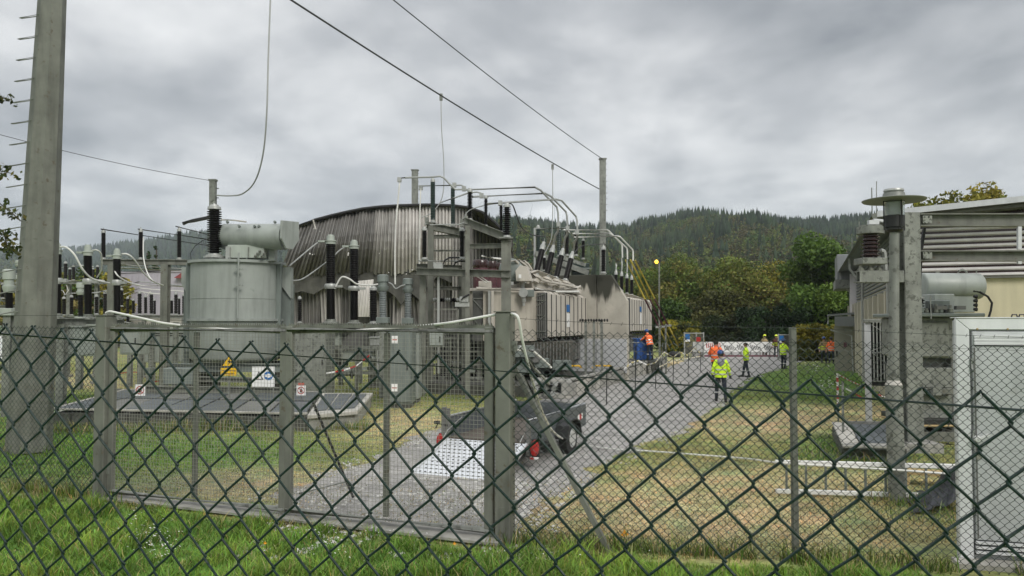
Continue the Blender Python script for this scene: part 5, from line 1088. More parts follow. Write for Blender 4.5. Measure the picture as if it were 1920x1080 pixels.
    b = MB(); b.tube([P(885,513,26.8), P(912,530,27)], .025, 5); b.tube([P(893,513,26.8), P(916,529,27)], .025, 5); b.build('stay_rod', 'cable_white', pt)
deck()
for i, (x, y, Y, x2, y2, Y2) in enumerate(((1047,424,28,1038,458,29.8),(1064,430,28.5,1056.5,464,30.6),(1082.5,437,29,1075,470,31.4))):
    wire('jumper', [P(x,y,Y), P(x-1,y+10,Y+.5), P((x+x2)/2-1,(y+y2)/2,(Y+Y2)/2), P(x2+1,y2-4,Y2), P(x2,y2,Y2)], .045, 'cap_metal', '%s thick strap from the left joining a tube to a tilted bushing' % ORD[i], 'strap', 6, 'straps above the tilted bushings', dense=4)
# concrete blast wall, two slabs, aligned square to the driveway
o = Vector((S(1176-960,32.3), 32.3, -.03)); Mw = frame(o)
bw = thing('concrete_blast_wall', o, 'tall concrete fire wall with sloped shoulder and dark wet stains at the top', 'wall')
def lx(px):      # local x of a pixel column on the wall face
    p = W(px, 600, o, o+Vector((Mw.to_3x3() @ Vector((-1,0,0))))); return (p-o).dot(Mw.to_3x3() @ Vector((1,0,0)))
def lz(px, py): return W(px, py, o, o+(Mw.to_3x3() @ Vector((-1,0,0)))).z
xs1 = lx(1119); xs2 = lx(1146); xs0 = lx(1010)
b = MB(Mw); b.prism([(xs1+.012,0,0),(0,0,0),(0,0,lz(1176,562)),(xs2,0,lz(1146,514)),(xs1+.012,0,lz(1119,514))], (0,.35,0)); b.build('wall_slab', 'concrete_stain', bw, bev=.02)
b = MB(Mw); b.prism([(xs0,0,0),(xs1-.012,0,0),(xs1-.012,0,lz(1119,513.5)),(xs0,0,lz(1119,513.5))], (0,.35,0)); b.build('wall_slab', 'concrete_stain', bw, bev=.02)
b = MB(Mw); b.prism([(xs0,-.10,.35),(xs1-.01,-.10,.35),(xs1-.01,-.10,lz(1119,634)),(xs0,-.10,lz(1119,634))], (0,.095,0)); b.build('render_panel', 'render_grey', bw)
b = MB(Mw); b.prism([(xs1+.01,-.10,.35),(-.02,-.10,.35),(-.02,-.10,lz(1170,634)),(xs1+.01,-.10,lz(1119,634))], (0,.095,0)); b.build('render_panel', 'render_grey', bw)
vins(1131.5, 513, 462, 10, 32.4, 'ribbed insulator standing on top of the concrete wall', ns=12, rc=.6, group=None, n=12, topx=.1)
wire('lead', [P(x,y,Y) for x,y,Y in [(1077,474,31.5),(1084,466,31.7),(1094,460.5,32),(1112,459,32.3),(1131,457.5,32.4),(1136,460,32.6),(1145,474,34),(1152,484,36),(1155,490,38)]], .02, 'wire_dark', 'lead arching from the last tilted bushing over the wall insulator', 'wire', 5, dense=5)
# pipes with clamps before the wall
pr = thing('pipe_rack', P(1113, 605, 29.5).xy.to_3d()-Vector((0,0,.03)), 'row of grey vertical pipes with terminals on top before the concrete wall', 'pipes')
for i, px in enumerate((1098,1113.5,1128)):
    a = P(px, 600, 29.5); b = MB(); b.tube([(a.x,a.y,-.03), a], .055, 8); b.build('pipe', 'galv', pr, True)
    b = MB(); 
    for k in range(5): c = a+Vector((-.22+.11*k, -.05, .05)); b.lathe(c-Vector((0,0,.12)), c, [(0,.03),(.6,.04),(1,.02)], 6)
    b.tube([a+Vector((-.25,-.05,0)), a+Vector((.25,-.05,0))], .018, 5); b.build('terminal', 'black', pr)
for z in (.9, 2.0): b = MB(); a = P(1094,605,29.42); c = P(1133,605,29.42); b.tube([(a.x,a.y,z),(c.x,c.y,z)], .02, 5); b.build('cross_rail', 'galv', pr)
# ============================================================ second gantry and second transformer
g2 = thing('rear_gantry', P(1010, 605, 38).xy.to_3d(), 'rear grey gantry behind the tilted bushings with dark boxes on it', 'gantry')
for x0, y0, x1, y1, wd in ((1002.5,428,1002.5,600,.1),(1003,475,1103,512,.22),(1050,482,1098,497,.15)): b = MB(); b.beam(P(x0,y0,38), P(x1,y1,38.01), wd, wd*1.2); b.build('member', 'galv' if wd > .12 else 'cable_grey', g2)
for px in (1012, 1056): b = MB(); a = P(px,480,38.3); b.ibeam((a.x,a.y,-.03), a, .3, .3, .03); b.build('column', 'galv', g2)
b = MB(); a = P(1073,512,38.4); c = P(1105,493,38.4); b.box(a.x,c.x,38.4,39.4,a.z-.6,c.z); b.build('oil_tank', 'porcelain_green', g2, bev=.04)
b = MB(); b.box(a.x-.1,c.x+.1,38.35,38.39,a.z+.2,a.z+.28); b.build('tank_band', 'tank_dark', g2)
b = MB(); a = P(1048,520,38.0); c = P(1070,486,38.0); b.box(a.x,c.x,38.0,38.35,a.z,c.z); b.build('pedestal', 'galv', g2)
for i, (px, yb, yt_, w_, Y, m_) in enumerate(((1009,478,422,8,38.5,'porcelain_green'),(1048,482,425,7.5,38.5,'porcelain_green'),(1063,480,428,7.5,39,'porcelain'),(1080,480,432,7.5,39.5,'porcelain'),(1093.5,486,447,6.5,40,'porcelain'),(1020.5,508,480,6.5,37,'porcelain'))):
    vins(px, yb, yt_, w_, Y, '%s insulator of the rear gantry behind the tilted bushings' % ORD[i], m=m_, ns=12, rc=.85, group='insulators of the rear gantry')
RB = 'rear busbar tubes'
tubes('horizontal tube on top of the rear gantry', [(1002,428.5),(1060,428)], 38, .042, 'galv_pipe', group=RB)
tubes('upper rear busbar bending down toward the second transformer', [(1056,431,38.5),(1138,431,41),(1142,433,41),(1165.6,458,42),(1166.5,462,42),(1167,483,42)], 40, .045, 'cable_white', group=RB)
tubes('middle rear busbar bending down toward the second transformer', [(1074,438,38.8),(1142,438,41),(1148,440,41.2),(1175,465,42.4),(1176,469,42.4),(1176.5,486,42.4)], 40, .045, 'cable_white', group=RB)
tubes('lower rear busbar bending down toward the second transformer', [(1076,445,39),(1157,442.6,41.5),(1163,444,41.7),(1186,468,42.8),(1187,472,42.8),(1187,489,42.8)], 40, .045, 'cable_white', group=RB)
tubes('short slanting tube of the rear gantry', [(1065,433),(1077,445)], 38.5, .05, 'cable_white', group=RB)
for i, (x0, y0, x1, y1) in enumerate(((1173,487,1256,656),(1182,487,1265,655),(1191,488,1274,652))):
    t = thing('striped_rod', P(x1,y1,43), '%s of the long slanting yellow and purple rods, counted from the left' % ORD[i], 'rod', 'slanting coloured rods')
    a = P(x0,y0,42.5); c = P(x1,y1,44)
    for u, v, m in ((0,.43,'rod_yellow'),(.43,.74,'rod_purple'),(.74,1,'rod_yellow')): b = MB(); b.tube([a.lerp(c,u), a.lerp(c,v-.0005)], .05, 7); b.build('section', m, t, True)
    b = MB(); b.cbox(a.lerp(c,.74), .35, .1, .12); b.build('clamp', 'cap_metal', t)
b = MB(); a = P(1264,662,44); b.lathe(Vector((a.x,a.y,a.z-.25)), a+Vector((0,0,.1)), [(0,.35),(.5,.4),(1,.2)], 10); tag(b.build('rod_socket', 'black'), 'dark lump where the slanting rods end', 'socket')
B2 = [((1154.5,540,41),(1155,505,41),.10,.3), ((1165.5,546,41.6),(1165.5,508,41.6),.10,.3), ((1175.5,551,42.2),(1175.5,512,42.2),.10,.3), ((1184.5,554,42.8),(1184.5,515,42.8),.10,.3)]
Z2 = 40; o2 = Vector((S(1181-960,Z2), Z2, -.03))
t2, M2, bb2 = bigtrafo(o2, 1.05, 'second beige transformer farther back beyond the concrete wall, with four upright bushings', 10, B2, lite='beige_light')
b = MB(); q = [P(1150,548,41.3),P(1186,552,42.6),P(1214,562,44),P(1222,575,45),P(1180,570,41.5)]; b.prism(q, (-1.2,1.2,0)); b.build('cover', 'beige_light', t2, bev=.03)
for i, (x, y0, y1, Y) in enumerate(((1155,493,504,41),(1165.7,483,507,41.6),(1175.7,487,511,42.2),(1185,489,514,42.8))):
    wire('jumper', [P(x,y0,Y), P(x+.7,(y0+y1)/2,Y), P(x,y1,Y)], .04, 'cap_metal', '%s short strap from the left above the upright bushings' % ORD[i], 'strap', 5, 'straps above the upright bushings')
# bund wall of the transformers along the driveway: upright concrete panels
bd = thing('bund_wall', G(1075,752), 'low concrete panel wall along the left edge of the driveway', 'wall')
a = G(1062,747); c = G(1252,687); L_ = (c-a).length; u = (c-a)/L_; nrm = Vector((-u.y,u.x,0)); k = 0; s = 0
while s < L_-.6:
    w_ = .62; p = a+u*s; q = a+u*(s+w_-.05); hh = .50+random.uniform(-.02,.02); b = MB(); b.prism([p+Vector((0,0,-.03)), q+Vector((0,0,-.03)), q+nrm*.18+Vector((0,0,-.03)), p+nrm*.18+Vector((0,0,-.03))], (0,0,hh)); b.build('panel', 'concrete' if random.random() < .7 else 'concrete_light', bd, bev=.012); s += w_
b = MB(); b.prism([a+nrm*.2+Vector((0,0,-.03)), c+nrm*.2+Vector((0,0,-.03)), c+nrm*7+Vector((0,0,-.03)), a+nrm*7+Vector((0,0,-.03))], (0,0,.38)); b.build('slab', 'concrete_dark', bd)
b = MB(); b.prism([a+nrm*-.02+Vector((0,0,.53)), c+nrm*-.02+Vector((0,0,.53)), c+nrm*.22+Vector((0,0,.53)), a+nrm*.22+Vector((0,0,.53))], (0,0,.05)); b.build('coping', 'concrete', bd)
for (x0, x1, Y) in ((1066,1086,29.2),(1110,1145,31.5)):
    b = MB(); b.tube([P(x0,690,Y),P(x0+2,686,Y),P(x1,686,Y),P(x1+4,690,Y)], .035, 5); tag(b.build('yellow_hose', 'yellow'), 'yellow pipe lying on the bund wall, %s piece' % ('left' if x0 < 1100 else 'right'), 'pipe')
# junk on the near end of the bund
hp = thing('pipe_pile', G(1025, 755), 'pile of grey pipes and slabs between the centre post and the bund wall', 'pile')
for k in range(9):
    y = 720+(k//3)*9; x = 1003+(k%3)*18+random.uniform(-4,4); q = P(x,y,22.5); b = MB(); b.tube([q, q+Vector((.5,1.2,0))], .085, 8); b.build('pipe', random.choice(['galv','concrete','cap_metal']), hp, True)
for (x0, x1, y0, y1) in ((1000,1062,712,718),(1000,1058,738,748),(1052,1074,716,742)): b = MB(); q = P(x0,y1,22.6); r = P(x1,y0,22.6); b.box(q.x,r.x,22.6,23.6,q.z,r.z); b.build('slab', 'concrete', hp, bev=.02)
# ============================================================ building on the right, aligned with the driveway
def building():
    o = Vector((10.7, 20, -.03)); Mx = frame(o); t = thing('substation_building', o, 'long low building with cream walls and ribbed pale metal siding under a shallow roof', 'building'); L_ = 27.0; Wd = 14
    ze = 5.45
    b = MB(Mx); b.box(0, Wd, 0, L_, 0, ze-.25); b.build('wall', 'cream', t)
    # horizontal ribbed siding on the gable
    z0, z1 = 3.74, 5.42; n = 11; h = (z1-z0)/n
    for k in range(n):
        z = z0+k*h; b = MB(Mx); b.prism([(-.05,-.045,z),(-.05,-.10,z+.03),(-.05,-.10,z+h*.55),(-.05,-.05,z+h*.62)], (Wd+.05,0,0)); b.build('siding_rib', 'siding', t)
    b = MB(Mx); b.box(-.05, Wd, -.045, -.003, z0, z1+.1); b.build('siding_shade', 'porcelain_brown', t)  # dark backing colour paints the shadow lines between the ribs
    b = MB(Mx); b.box(-.06, Wd, -.11, -.046, z0-.05, z0-.012); b.build('drip_edge', 'fin_grey', t)
    # side siding, grey, along the driveway
    zs = 3.55; n = 12; h = (ze-.1-zs)/n
    for k in range(n):
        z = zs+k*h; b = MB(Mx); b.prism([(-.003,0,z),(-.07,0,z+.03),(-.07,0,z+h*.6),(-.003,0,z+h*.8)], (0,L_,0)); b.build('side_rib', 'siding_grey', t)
    # pilasters and window strip below
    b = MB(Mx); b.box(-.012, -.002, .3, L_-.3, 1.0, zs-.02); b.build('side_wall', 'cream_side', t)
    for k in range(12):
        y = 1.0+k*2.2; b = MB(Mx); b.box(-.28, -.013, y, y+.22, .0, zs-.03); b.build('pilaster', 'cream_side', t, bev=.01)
        if k < 11: b = MB(Mx); b.box(-.05, -.0125, y+.45, y+1.95, 2.3, 3.35); w_ = b.build('window', 'siding_grey', t); b = MB(Mx); b.box(-.056, -.051, y+.52, y+1.88, 2.37, 3.28); b.build('pane', 'window_dark', w_)
    # roof slabs with overhang, low rising to the right
    b = MB(Mx); sl = .062; V = [(-.75,-.9,ze-.12),(Wd,-.9,ze-.12+sl*(Wd+.75)),(Wd,L_+.4,ze-.12+sl*(Wd+.75)),(-.75,L_+.4,ze-.12)]; b.prism(V, (0,0,.10)); b.build('roof', 'siding_grey', t)
    b = MB(Mx); b.prism([(-.78,-.93,ze-.13),(Wd,-.93,ze-.13+sl*(Wd+.78)),(Wd,-.93,ze+.02+sl*(Wd+.78)),(-.78,-.93,ze+.02)], (0,.028,0)); b.build('verge_trim', 'alu', t)
    for k in range(3): b = MB(Mx); b.prism([(-.6,-.7+.25*k,ze-.20),(Wd,-.7+.25*k,ze-.20+sl*Wd),(Wd,-.7+.25*k,ze-.14+sl*Wd),(-.6,-.7+.25*k,ze-.14)], (0,.1,0)); b.build('soffit_batten', 'fin_grey', t)
    b = MB(Mx); b.tube([(-.82,-.9,ze-.10),(-.82,L_+.3,ze-.10)], .085, 8); b.build('gutter', 'galv', t, True)
    for y in (1.8, 12.5, 22):
        b = MB(Mx); b.tube([(-.80,y,ze-.15),(-.78,y,ze-.6),(-.30,y,ze-1.25),(-.30,y,ze-2.0),(-.30,y,.0)], .06, 8); b.build('downpipe', 'cap_metal', t, True)
    # wall lamps, aerials, box near the far end
    for y, hh in ((3,1.3),(9,1.0),(14,.9)): b = MB(Mx); b.tube([(-.6,y,ze),(-.6,y,ze+hh)], .018, 5); b.build('lightning_rod', 'galv', t)
    b = MB(Mx); b.box(-.95, -.15, L_-5, L_-2, ze-.55, ze+.85); bx = b.build('roof_box', 'siding_grey', t, bev=.03)
    b = MB(Mx); b.box(-1.05, -.1, L_-5.4, L_-1.8, ze-1.05, ze-.56); b.build('roof_box_base', 'galv', t)
    # canopy and grey side door annex
    y = 19.0; b = MB(Mx); b.prism([(-1.5,y,2.86),(0,y,2.98),(0,y+2,2.98),(-1.5,y+2,2.86)], (0,0,.10)); b.build('canopy', 'siding_grey', t)
    b = MB(Mx); b.box(-1.2, -.03, y-.04, y-.001, 2.35, 2.85); b.build('canopy_fascia', 'siding_grey', t)
    b = MB(Mx); b.tube([(-1.5,y+.2,2.84),(-1.52,y+.2,2.45)], .04, 6); b.tube([(-1.4,y+.1,2.15),(-.4,y+.1,1.85),(-.35,y+.1,.0)], .045, 6); b.build('canopy_drain', 'cap_metal', t)
    b = MB(Mx); b.box(-1.2, -.3, y+1.0, y+1.12, .0, 2.34); d = b.build('door', 'door_grey', t)
    b = MB(Mx); b.box(-.75, -.6, y+.985, y+.999, 1.25, 1.5); b.build('door_sticker', 'rod_purple', d)
    b = MB(Mx); b.box(-1.12, -1.05, y+.96, y+.999, .75, 1.05); b.build('handle', 'black', d)
    # boarding of the far gable
    b = MB(Mx); b.box(-.35, -.004, L_-6, L_-5.8, .0, ze-.3); b.build('corner_trim', 'siding', t)
building()
# ------------------------------------------------------------ right steel portal, Z 14.8
def portal():
    Y = 14.8; g = P(1706, 605, Y); t = thing('steel_portal', (g.x, Y, -.03), 'mottled galvanised steel portal at the right with two long beams', 'gantry'); w_ = S(30, Y)
    top = P(1707, 400, Y); b = MB(); b.ibeam((g.x,Y,-.03), (g.x,Y,top.z), w_, w_*.9, .03); b.box(g.x-w_/2+.001,g.x+w_/2-.001,Y-w_*.45-.012,Y-w_*.45-.001,-.03,top.z); b.build('column', 'galv', t)
    for y0, y1, nm in ((401,425,'upper_beam'),(470,490,'middle_beam')):
        a = P(1722.5,(y0+y1)/2,Y); c = P(2150,(y0+y1)/2,Y-.6); h = S(y1-y0,Y); b = MB(); b.ibeam(a, c, .2, h, .025); b.build(nm, 'steel', t)
        b = MB(); b.box(a.x+.02,a.x+.2,a.y-.125,a.y-.105,a.z-h*.3,a.z+h*.3); 
        for dx in (.06,.14):
            for dz in (-.06,.06): b.lathe((a.x+dx,a.y-.15,a.z+dz),(a.x+dx,a.y-.126,a.z+dz),[(0,.014),(1,.016)],6)
        b.build('bolted_plate', 'galv', t)
    a = P(1606,519,Y); c = P(1691,519,Y); b = MB(); b.ibeam(a, c, .26, S(22,Y), .025); b.box(a.x,c.x,Y-.14,Y-.131,a.z-S(10.5,Y),a.z+S(10.5,Y)); b.build('side_beam', 'galv', t)
    for x0, y0, x1, y1 in ((1733,428,1725,485),(1726,492,1722,560)): b = MB(); b.beam(P(x0,y0,Y+.3), P(x1,y1,Y+.3), .05, .05); b.build('black_cable', 'black', t)
    for y0, y1 in ((425,468),(490,495)): b = MB(); q = P(1911,y0,Y-.35); r = P(1911,y1,Y-.35); b.beam(q, r, .07, .05); b.build('hanger', 'alu', t)
    b = MB(); b.cbox((g.x,Y,-.05), .8, .8, .2, True); b.build('footing', 'concrete', t)
    p0 = P(1629,500,Y-.0); p1 = P(1631,421,Y); t = thing('post_insulator', p0, 'fat short brown insulator with round plates on the side beam of the right portal', 'insulator')
    b = MB(); b.lathe(P(1632,483.5,Y), P(1632,439.5,Y), sheds(6, S(16,Y), .62, .02) if False else [(t_, r_*S(16.5,Y)) for t_, r_ in sheds(6, 1, .72, .02)], 20); b.build('porcelain', 'porcelain_brown', t, True)
    b = MB(); b.lathe(P(1632,439,Y), P(1632,423,Y), [(0,S(24,Y)),(.8,S(24,Y)),(.82,S(20,Y)),(1,S(20,Y))], 20); b.build('top_plate', 'galv', t, True)
    b = MB(); b.cbox(P(1632,490.5,Y), S(46,Y), .4, S(12,Y)); b.build('base_plate', 'galv', t, bev=.01)
    b = MB()
    for px in (1614,1632,1648): a = P(px,507.5,Y-.08); b.lathe(a, a+Vector((0,0,.10)), [(0,.06),(.4,.06),(.42,.04),(1,.035)], 8)
    b.build('foot_bolts', 'steel', t, kind='stuff')
    b = MB(); b.tube([P(x,y,Y-.1) for x,y in [(1634,421),(1638,413),(1650,414),(1664,416)]], .035, 6); b.cbox(P(1637,417,Y-.1), .2, .1, .08); b.build('terminal', 'alu', t, True)
    t = P(1640,421,Y)
    b = MB(); b.tube([P(1643,421,Y), P(1643.5,340,Y)], .008, 4); tag(b.build('thin_rod', 'galv'), 'very thin vertical rod above the fat short insulator', 'rod')
portal()
wire('bent_conduit', [P(x,y,14.9) for x,y in [(1650,470),(1657,472),(1659,482),(1660,506)]], .045, 'cap_metal', 'grey bent conduit right of the fat short insulator', 'pipe', 7, dense=4)
# ------------------------------------------------------------ right transformer
def rtrafo():
    Y = 16.2; g = P(1770, 605, Y); t = thing('oil_transformer', (g.x, Y, -.03), 'grey green transformer with horizontal drum beside the white kiosk', 'transformer')
    def bx(nm, x0, x1, y0, y1, Yq, dep, m='tank_green', bev=.015): a = P(x0,y1,Yq); c = P(x1,y0,Yq); b = MB(); b.box(a.x,c.x,Yq,Yq+dep,a.z,c.z); return b.build(nm, m, t, bev=bev)
    a = P(1726,536,Y+.6); c = P(1837,537,Y+.6); r = S(24.5,Y+.6); b = MB(); b.lathe(a, c, [(0,r*.8),(.015,r*.96),(.03,r),(.97,r),(.985,r*.96),(1,r*.8)], 28); con = b.build('conservator', 'tank_green', t, True)
    b = MB(); b.tube([P(1796,513,Y+.6),P(1798,508,Y+.6),P(1804,505.5,Y+.6),P(1811,508,Y+.6),P(1813,513,Y+.6)], .028, 6); b.cbox(P(1758,512,Y+.6), .06, .06, .06); b.tube([P(1831,513,Y+.6),P(1831,507,Y+.6)], .015, 5); b.build('lifting_eye', 'galv', con)
    bx('terminal_box', 1752, 1790, 551, 587, Y-.1, .5, 'tank_green'); bx('terminal_box', 1753.5, 1828, 551.5, 586, Y+.42, .5, 'tank_green'); bx('side_box', 1745, 1782, 563, 588, Y-.35, .22, 'tank_dark')
    bx('lid', 1722, 1848, 587, 594, Y-.5, 2.0, 'tank_dark'); bx('tank', 1722, 1786, 594.5, 672, Y-.2, 1.6, 'galv', .03); bx('tank_edge', 1786.5, 1800, 594.5, 830, Y-.1, 1.4, 'fin_grey')
    bx('panel', 1724, 1780, 603, 670, Y-.26, .05, 'galv', .03); bx('recess', 1722, 1786, 672.5, 689, Y+.1, 1.2, 'fin_grey'); bx('lower_tank', 1722, 1786, 689.5, 728, Y-.2, 1.4, 'galv', .02)
    bx('frame_beam', 1722, 1792, 728.5, 740, Y-.3, 1.4, 'steel'); bx('skirt', 1722, 1786, 740.5, 786, Y-.1, 1.4, 'galv', .02); bx('rail', 1722, 1800, 786.5, 797, Y-.4, 1.6, 'black'); bx('timber', 1722, 1800, 797.5, 801, Y-.5, 1.6, 'firetan'); bx('rail_beam', 1722, 1800, 810, 832, Y-.4, 1.6, 'steel')
    bx('base_block', 1720, 1800, 832.5, 868, Y-.5, 1.6, 'concrete_dark')
    b = MB(); b.cbox(P(1755,733,Y-.4), .18, .1, .18); b.build('jack', 'galv', t)
    rs = random.Random(2)
    for k in range(7): b = MB(); q = P(1728+k*9, 586, Y-.45); b.lathe(q, q+Vector((0,0,rs.uniform(.08,.2))), [(0,.05),(.5,.05),(.55,.03),(1,.03)], 8); b.build('fitting', rs.choice(['tank_dark','galv','black']), t)
    b = MB(); q = P(1764,577,Y-.45); b.cbox(q, .22, .1, .08); b.cbox(P(1800,577,Y-.3), .2, .1, .08); b.build('cable_gland', 'fin_grey', t)
    b = MB(); b.tube([P(1746,598,Y-.5), P(1744.5,555,Y-.5)], .012, 5); b.build('thermo_pocket', 'cap_metal', t)
    b = MB(); b.tube([P(x,y,Y-.1) for x,y in [(1826,546),(1838,548),(1852,556),(1860,568),(1858,582),(1853,598)]], .024, 7); b.build('black_hose', 'black', t, True)
    for k in range(4): b = MB(); q = P(1826,556+8*k,Y+.1); b.lathe(q, q+Vector((.06,0,0)), [(0,.03),(1,.05)], 8); b.build('gland', 'black', t)
    # bushing on the left edge of the lid
    insul(P(1725,590,Y-.2), P(1725,556,Y-.2), S(8,Y), '', 'porcelain', 5, .6, parent=t, n=12)
    for k, (x0,x1) in enumerate(((1722,1745),(1748,1774),(1776,1796))): b = MB(); q = P(x0,862,Y-.8); r_ = P(x1,852,Y-.8); b.box(q.x,r_.x,q.y,q.y+.3,-.03,r_.z); b.build('kerb_stone', 'concrete_light', t, bev=.02)
rtrafo()
def rrad():
    o = P(1634, 605, 18.9); o.z = -.03; Mx = frame(o); Y = 18.9; t = thing('radiator_bank', o, 'tall radiator bank of vertical bars with cross bracing before the building wall', 'radiator')
    z1, z0 = P(0,603,Y).z, P(0,712,Y).z; w_ = .86; n = 11
    b = MB(Mx); b.box(-.16, w_+.05, -.08, .8, z1+.001, z1+.09); b.build('header', 'galv', t, bev=.01)
    for k in range(n): x = w_*(k+.5)/n; b = MB(Mx); b.box(x-.014, x+.014, -.05, 0, z0, z1); b.build('fin', 'cap_metal', t); b = MB(Mx); b.beam((x,-.05,z1-.06),(x,-.09,z1-.002),.03,.02); b.build('fin_head', 'alu', t)
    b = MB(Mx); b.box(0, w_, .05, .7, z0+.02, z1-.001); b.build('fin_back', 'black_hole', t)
    for z in (z0, z0+.72): b = MB(Mx); b.tube([(0,-.07,z),(w_,-.07,z)], .016, 5); b.build('tie_bar', 'cap_metal', t)
    zm = z0+.72
    for p, q in (((0,z1-.05),(w_,zm+.1)),((0,zm+.05),(w_,z1-.3)),((0,z0),(w_,zm)),((0,zm),(w_,z0))): b = MB(Mx); b.tube([(p[0],-.085,p[1]),(q[0],-.085,q[1])], .010, 5); b.build('brace', 'cap_metal', t)
    b = MB(Mx); b.box(-.16, -.02, -.03, .25, 0, z1-.002); b.build('side_plate', 'render_grey', t)
    for x in (.42, .8): b = MB(Mx); b.box(x-.05, x+.05, .1, .3, 0, z0-.13); b.build('leg', 'white', t)
    b = MB(Mx); b.box(0, w_, -.04, .7, z0-.12, z0-.021); b.build('lower_header', 'black', t)
rrad()
# ------------------------------------------------------------ lamp post
def lamp():
    g = G(1682, 934); Y = g.y; t = thing('street_lamp', g, 'grey lamp post with wide flat disc shade and glass cylinder at the right', 'street lamp'); x = g.x; z = lambda py: P(1680,py,Y).z; xs_ = P(1677,430,Y).x
    b = MB(); b.lathe((x,Y,-.03), (x-.02,Y,z(722)), [(0,S(15,Y)),(1,S(15,Y))], 16); b.build('lower_post', 'galv', t, True)
    b = MB(); b.lathe((x-.02,Y,z(721.5)), (x-.02,Y,z(713)), [(0,S(15,Y)),(.3,S(14,Y)),(1,S(10,Y))], 16); b.build('collar', 'concrete_light', t, True)
    b = MB(); b.lathe((x-.02,Y,z(713)), (xs_,Y,z(433)), [(0,S(9.6,Y)),(1,S(8.5,Y))], 14); b.build('upper_post', 'galv', t, True)
    b = MB(); b.lathe((xs_,Y,z(436)), (xs_,Y,z(405)), [(0,S(11,Y)),(.15,S(15,Y)),(.3,S(15,Y)),(.31,S(17.5,Y)),(1,S(17.5,Y))], 20); b.build('socket', 'black', t, True)
    b = MB(); b.lathe((xs_,Y,z(404.5)), (xs_,Y,z(379)), [(0,S(18,Y)),(1,S(18.5,Y))], 24); gl = b.build('glass_cylinder', 'glass', t, True)
    b = MB(); b.lathe((xs_,Y,z(404)), (xs_,Y,z(380)), [(0,S(6,Y)),(.1,S(8,Y)),(.9,S(9,Y)),(1,S(9,Y))], 12); b.build('lamp_core', 'white', t, True)
    for k in range(10): zz = z(402)+k*(z(381)-z(402))/9; b = MB(); b.lathe((xs_,Y,zz), (xs_,Y,zz+.006), [(0,S(14,Y)),(1,S(14,Y))], 16); b.build('louver_ring', 'alu', t, True)
    for k in range(4): a = k*math.pi/2+.15; b = MB(); b.tube([(xs_+math.cos(a)*S(21,Y), Y+math.sin(a)*S(21,Y), z(432)), (xs_+math.cos(a)*S(21,Y), Y+math.sin(a)*S(21,Y), z(377))], .010, 5); b.build('cage_rod', 'black', t)
    R_ = S(55.5,Y); b = MB(); b.lathe((xs_,Y,z(377.5)), (xs_,Y,z(362)), [(0,R_*.97),(.1,R_),(.16,R_),(.34,R_*.72),(.5,R_*.36),(1,R_*.33)], 40); b.build('disc_shade', 'lamp_shade', t, True)
    b = MB(); b.lathe((xs_,Y,z(361.8)), (xs_,Y,z(355)), [(0,S(15,Y)),(.5,S(18,Y)),(1,S(17,Y))], 20); b.build('top_cap', 'cap_metal', t, True)
lamp()
def lamp2():
    Y = 58; a = P(1236, 640, Y); t = thing('street_lamp', (a.x,Y,-.03), 'distant slim lamp post with glowing yellow light before the trees', 'street lamp'); b = MB(); b.tube([(a.x,Y,-.03), P(1236,500,Y), P(1235,493,Y)], .07, 6); b.build('post', 'galv', t)
    b = MB(); q = P(1231,491,Y); b.lathe(q-Vector((0,0,.14)), q+Vector((0,0,.16)), [(0,.08),(.4,.16),(.7,.15),(1,.05)], 10); b.build('lit_lamp', 'lamp_glow', t, True); b = MB(); b.box(q.x+.1,q.x+.36,Y-.1,Y+.1,q.z+.0,q.z+.16); b.build('lamp_head', 'black', t)
lamp2()
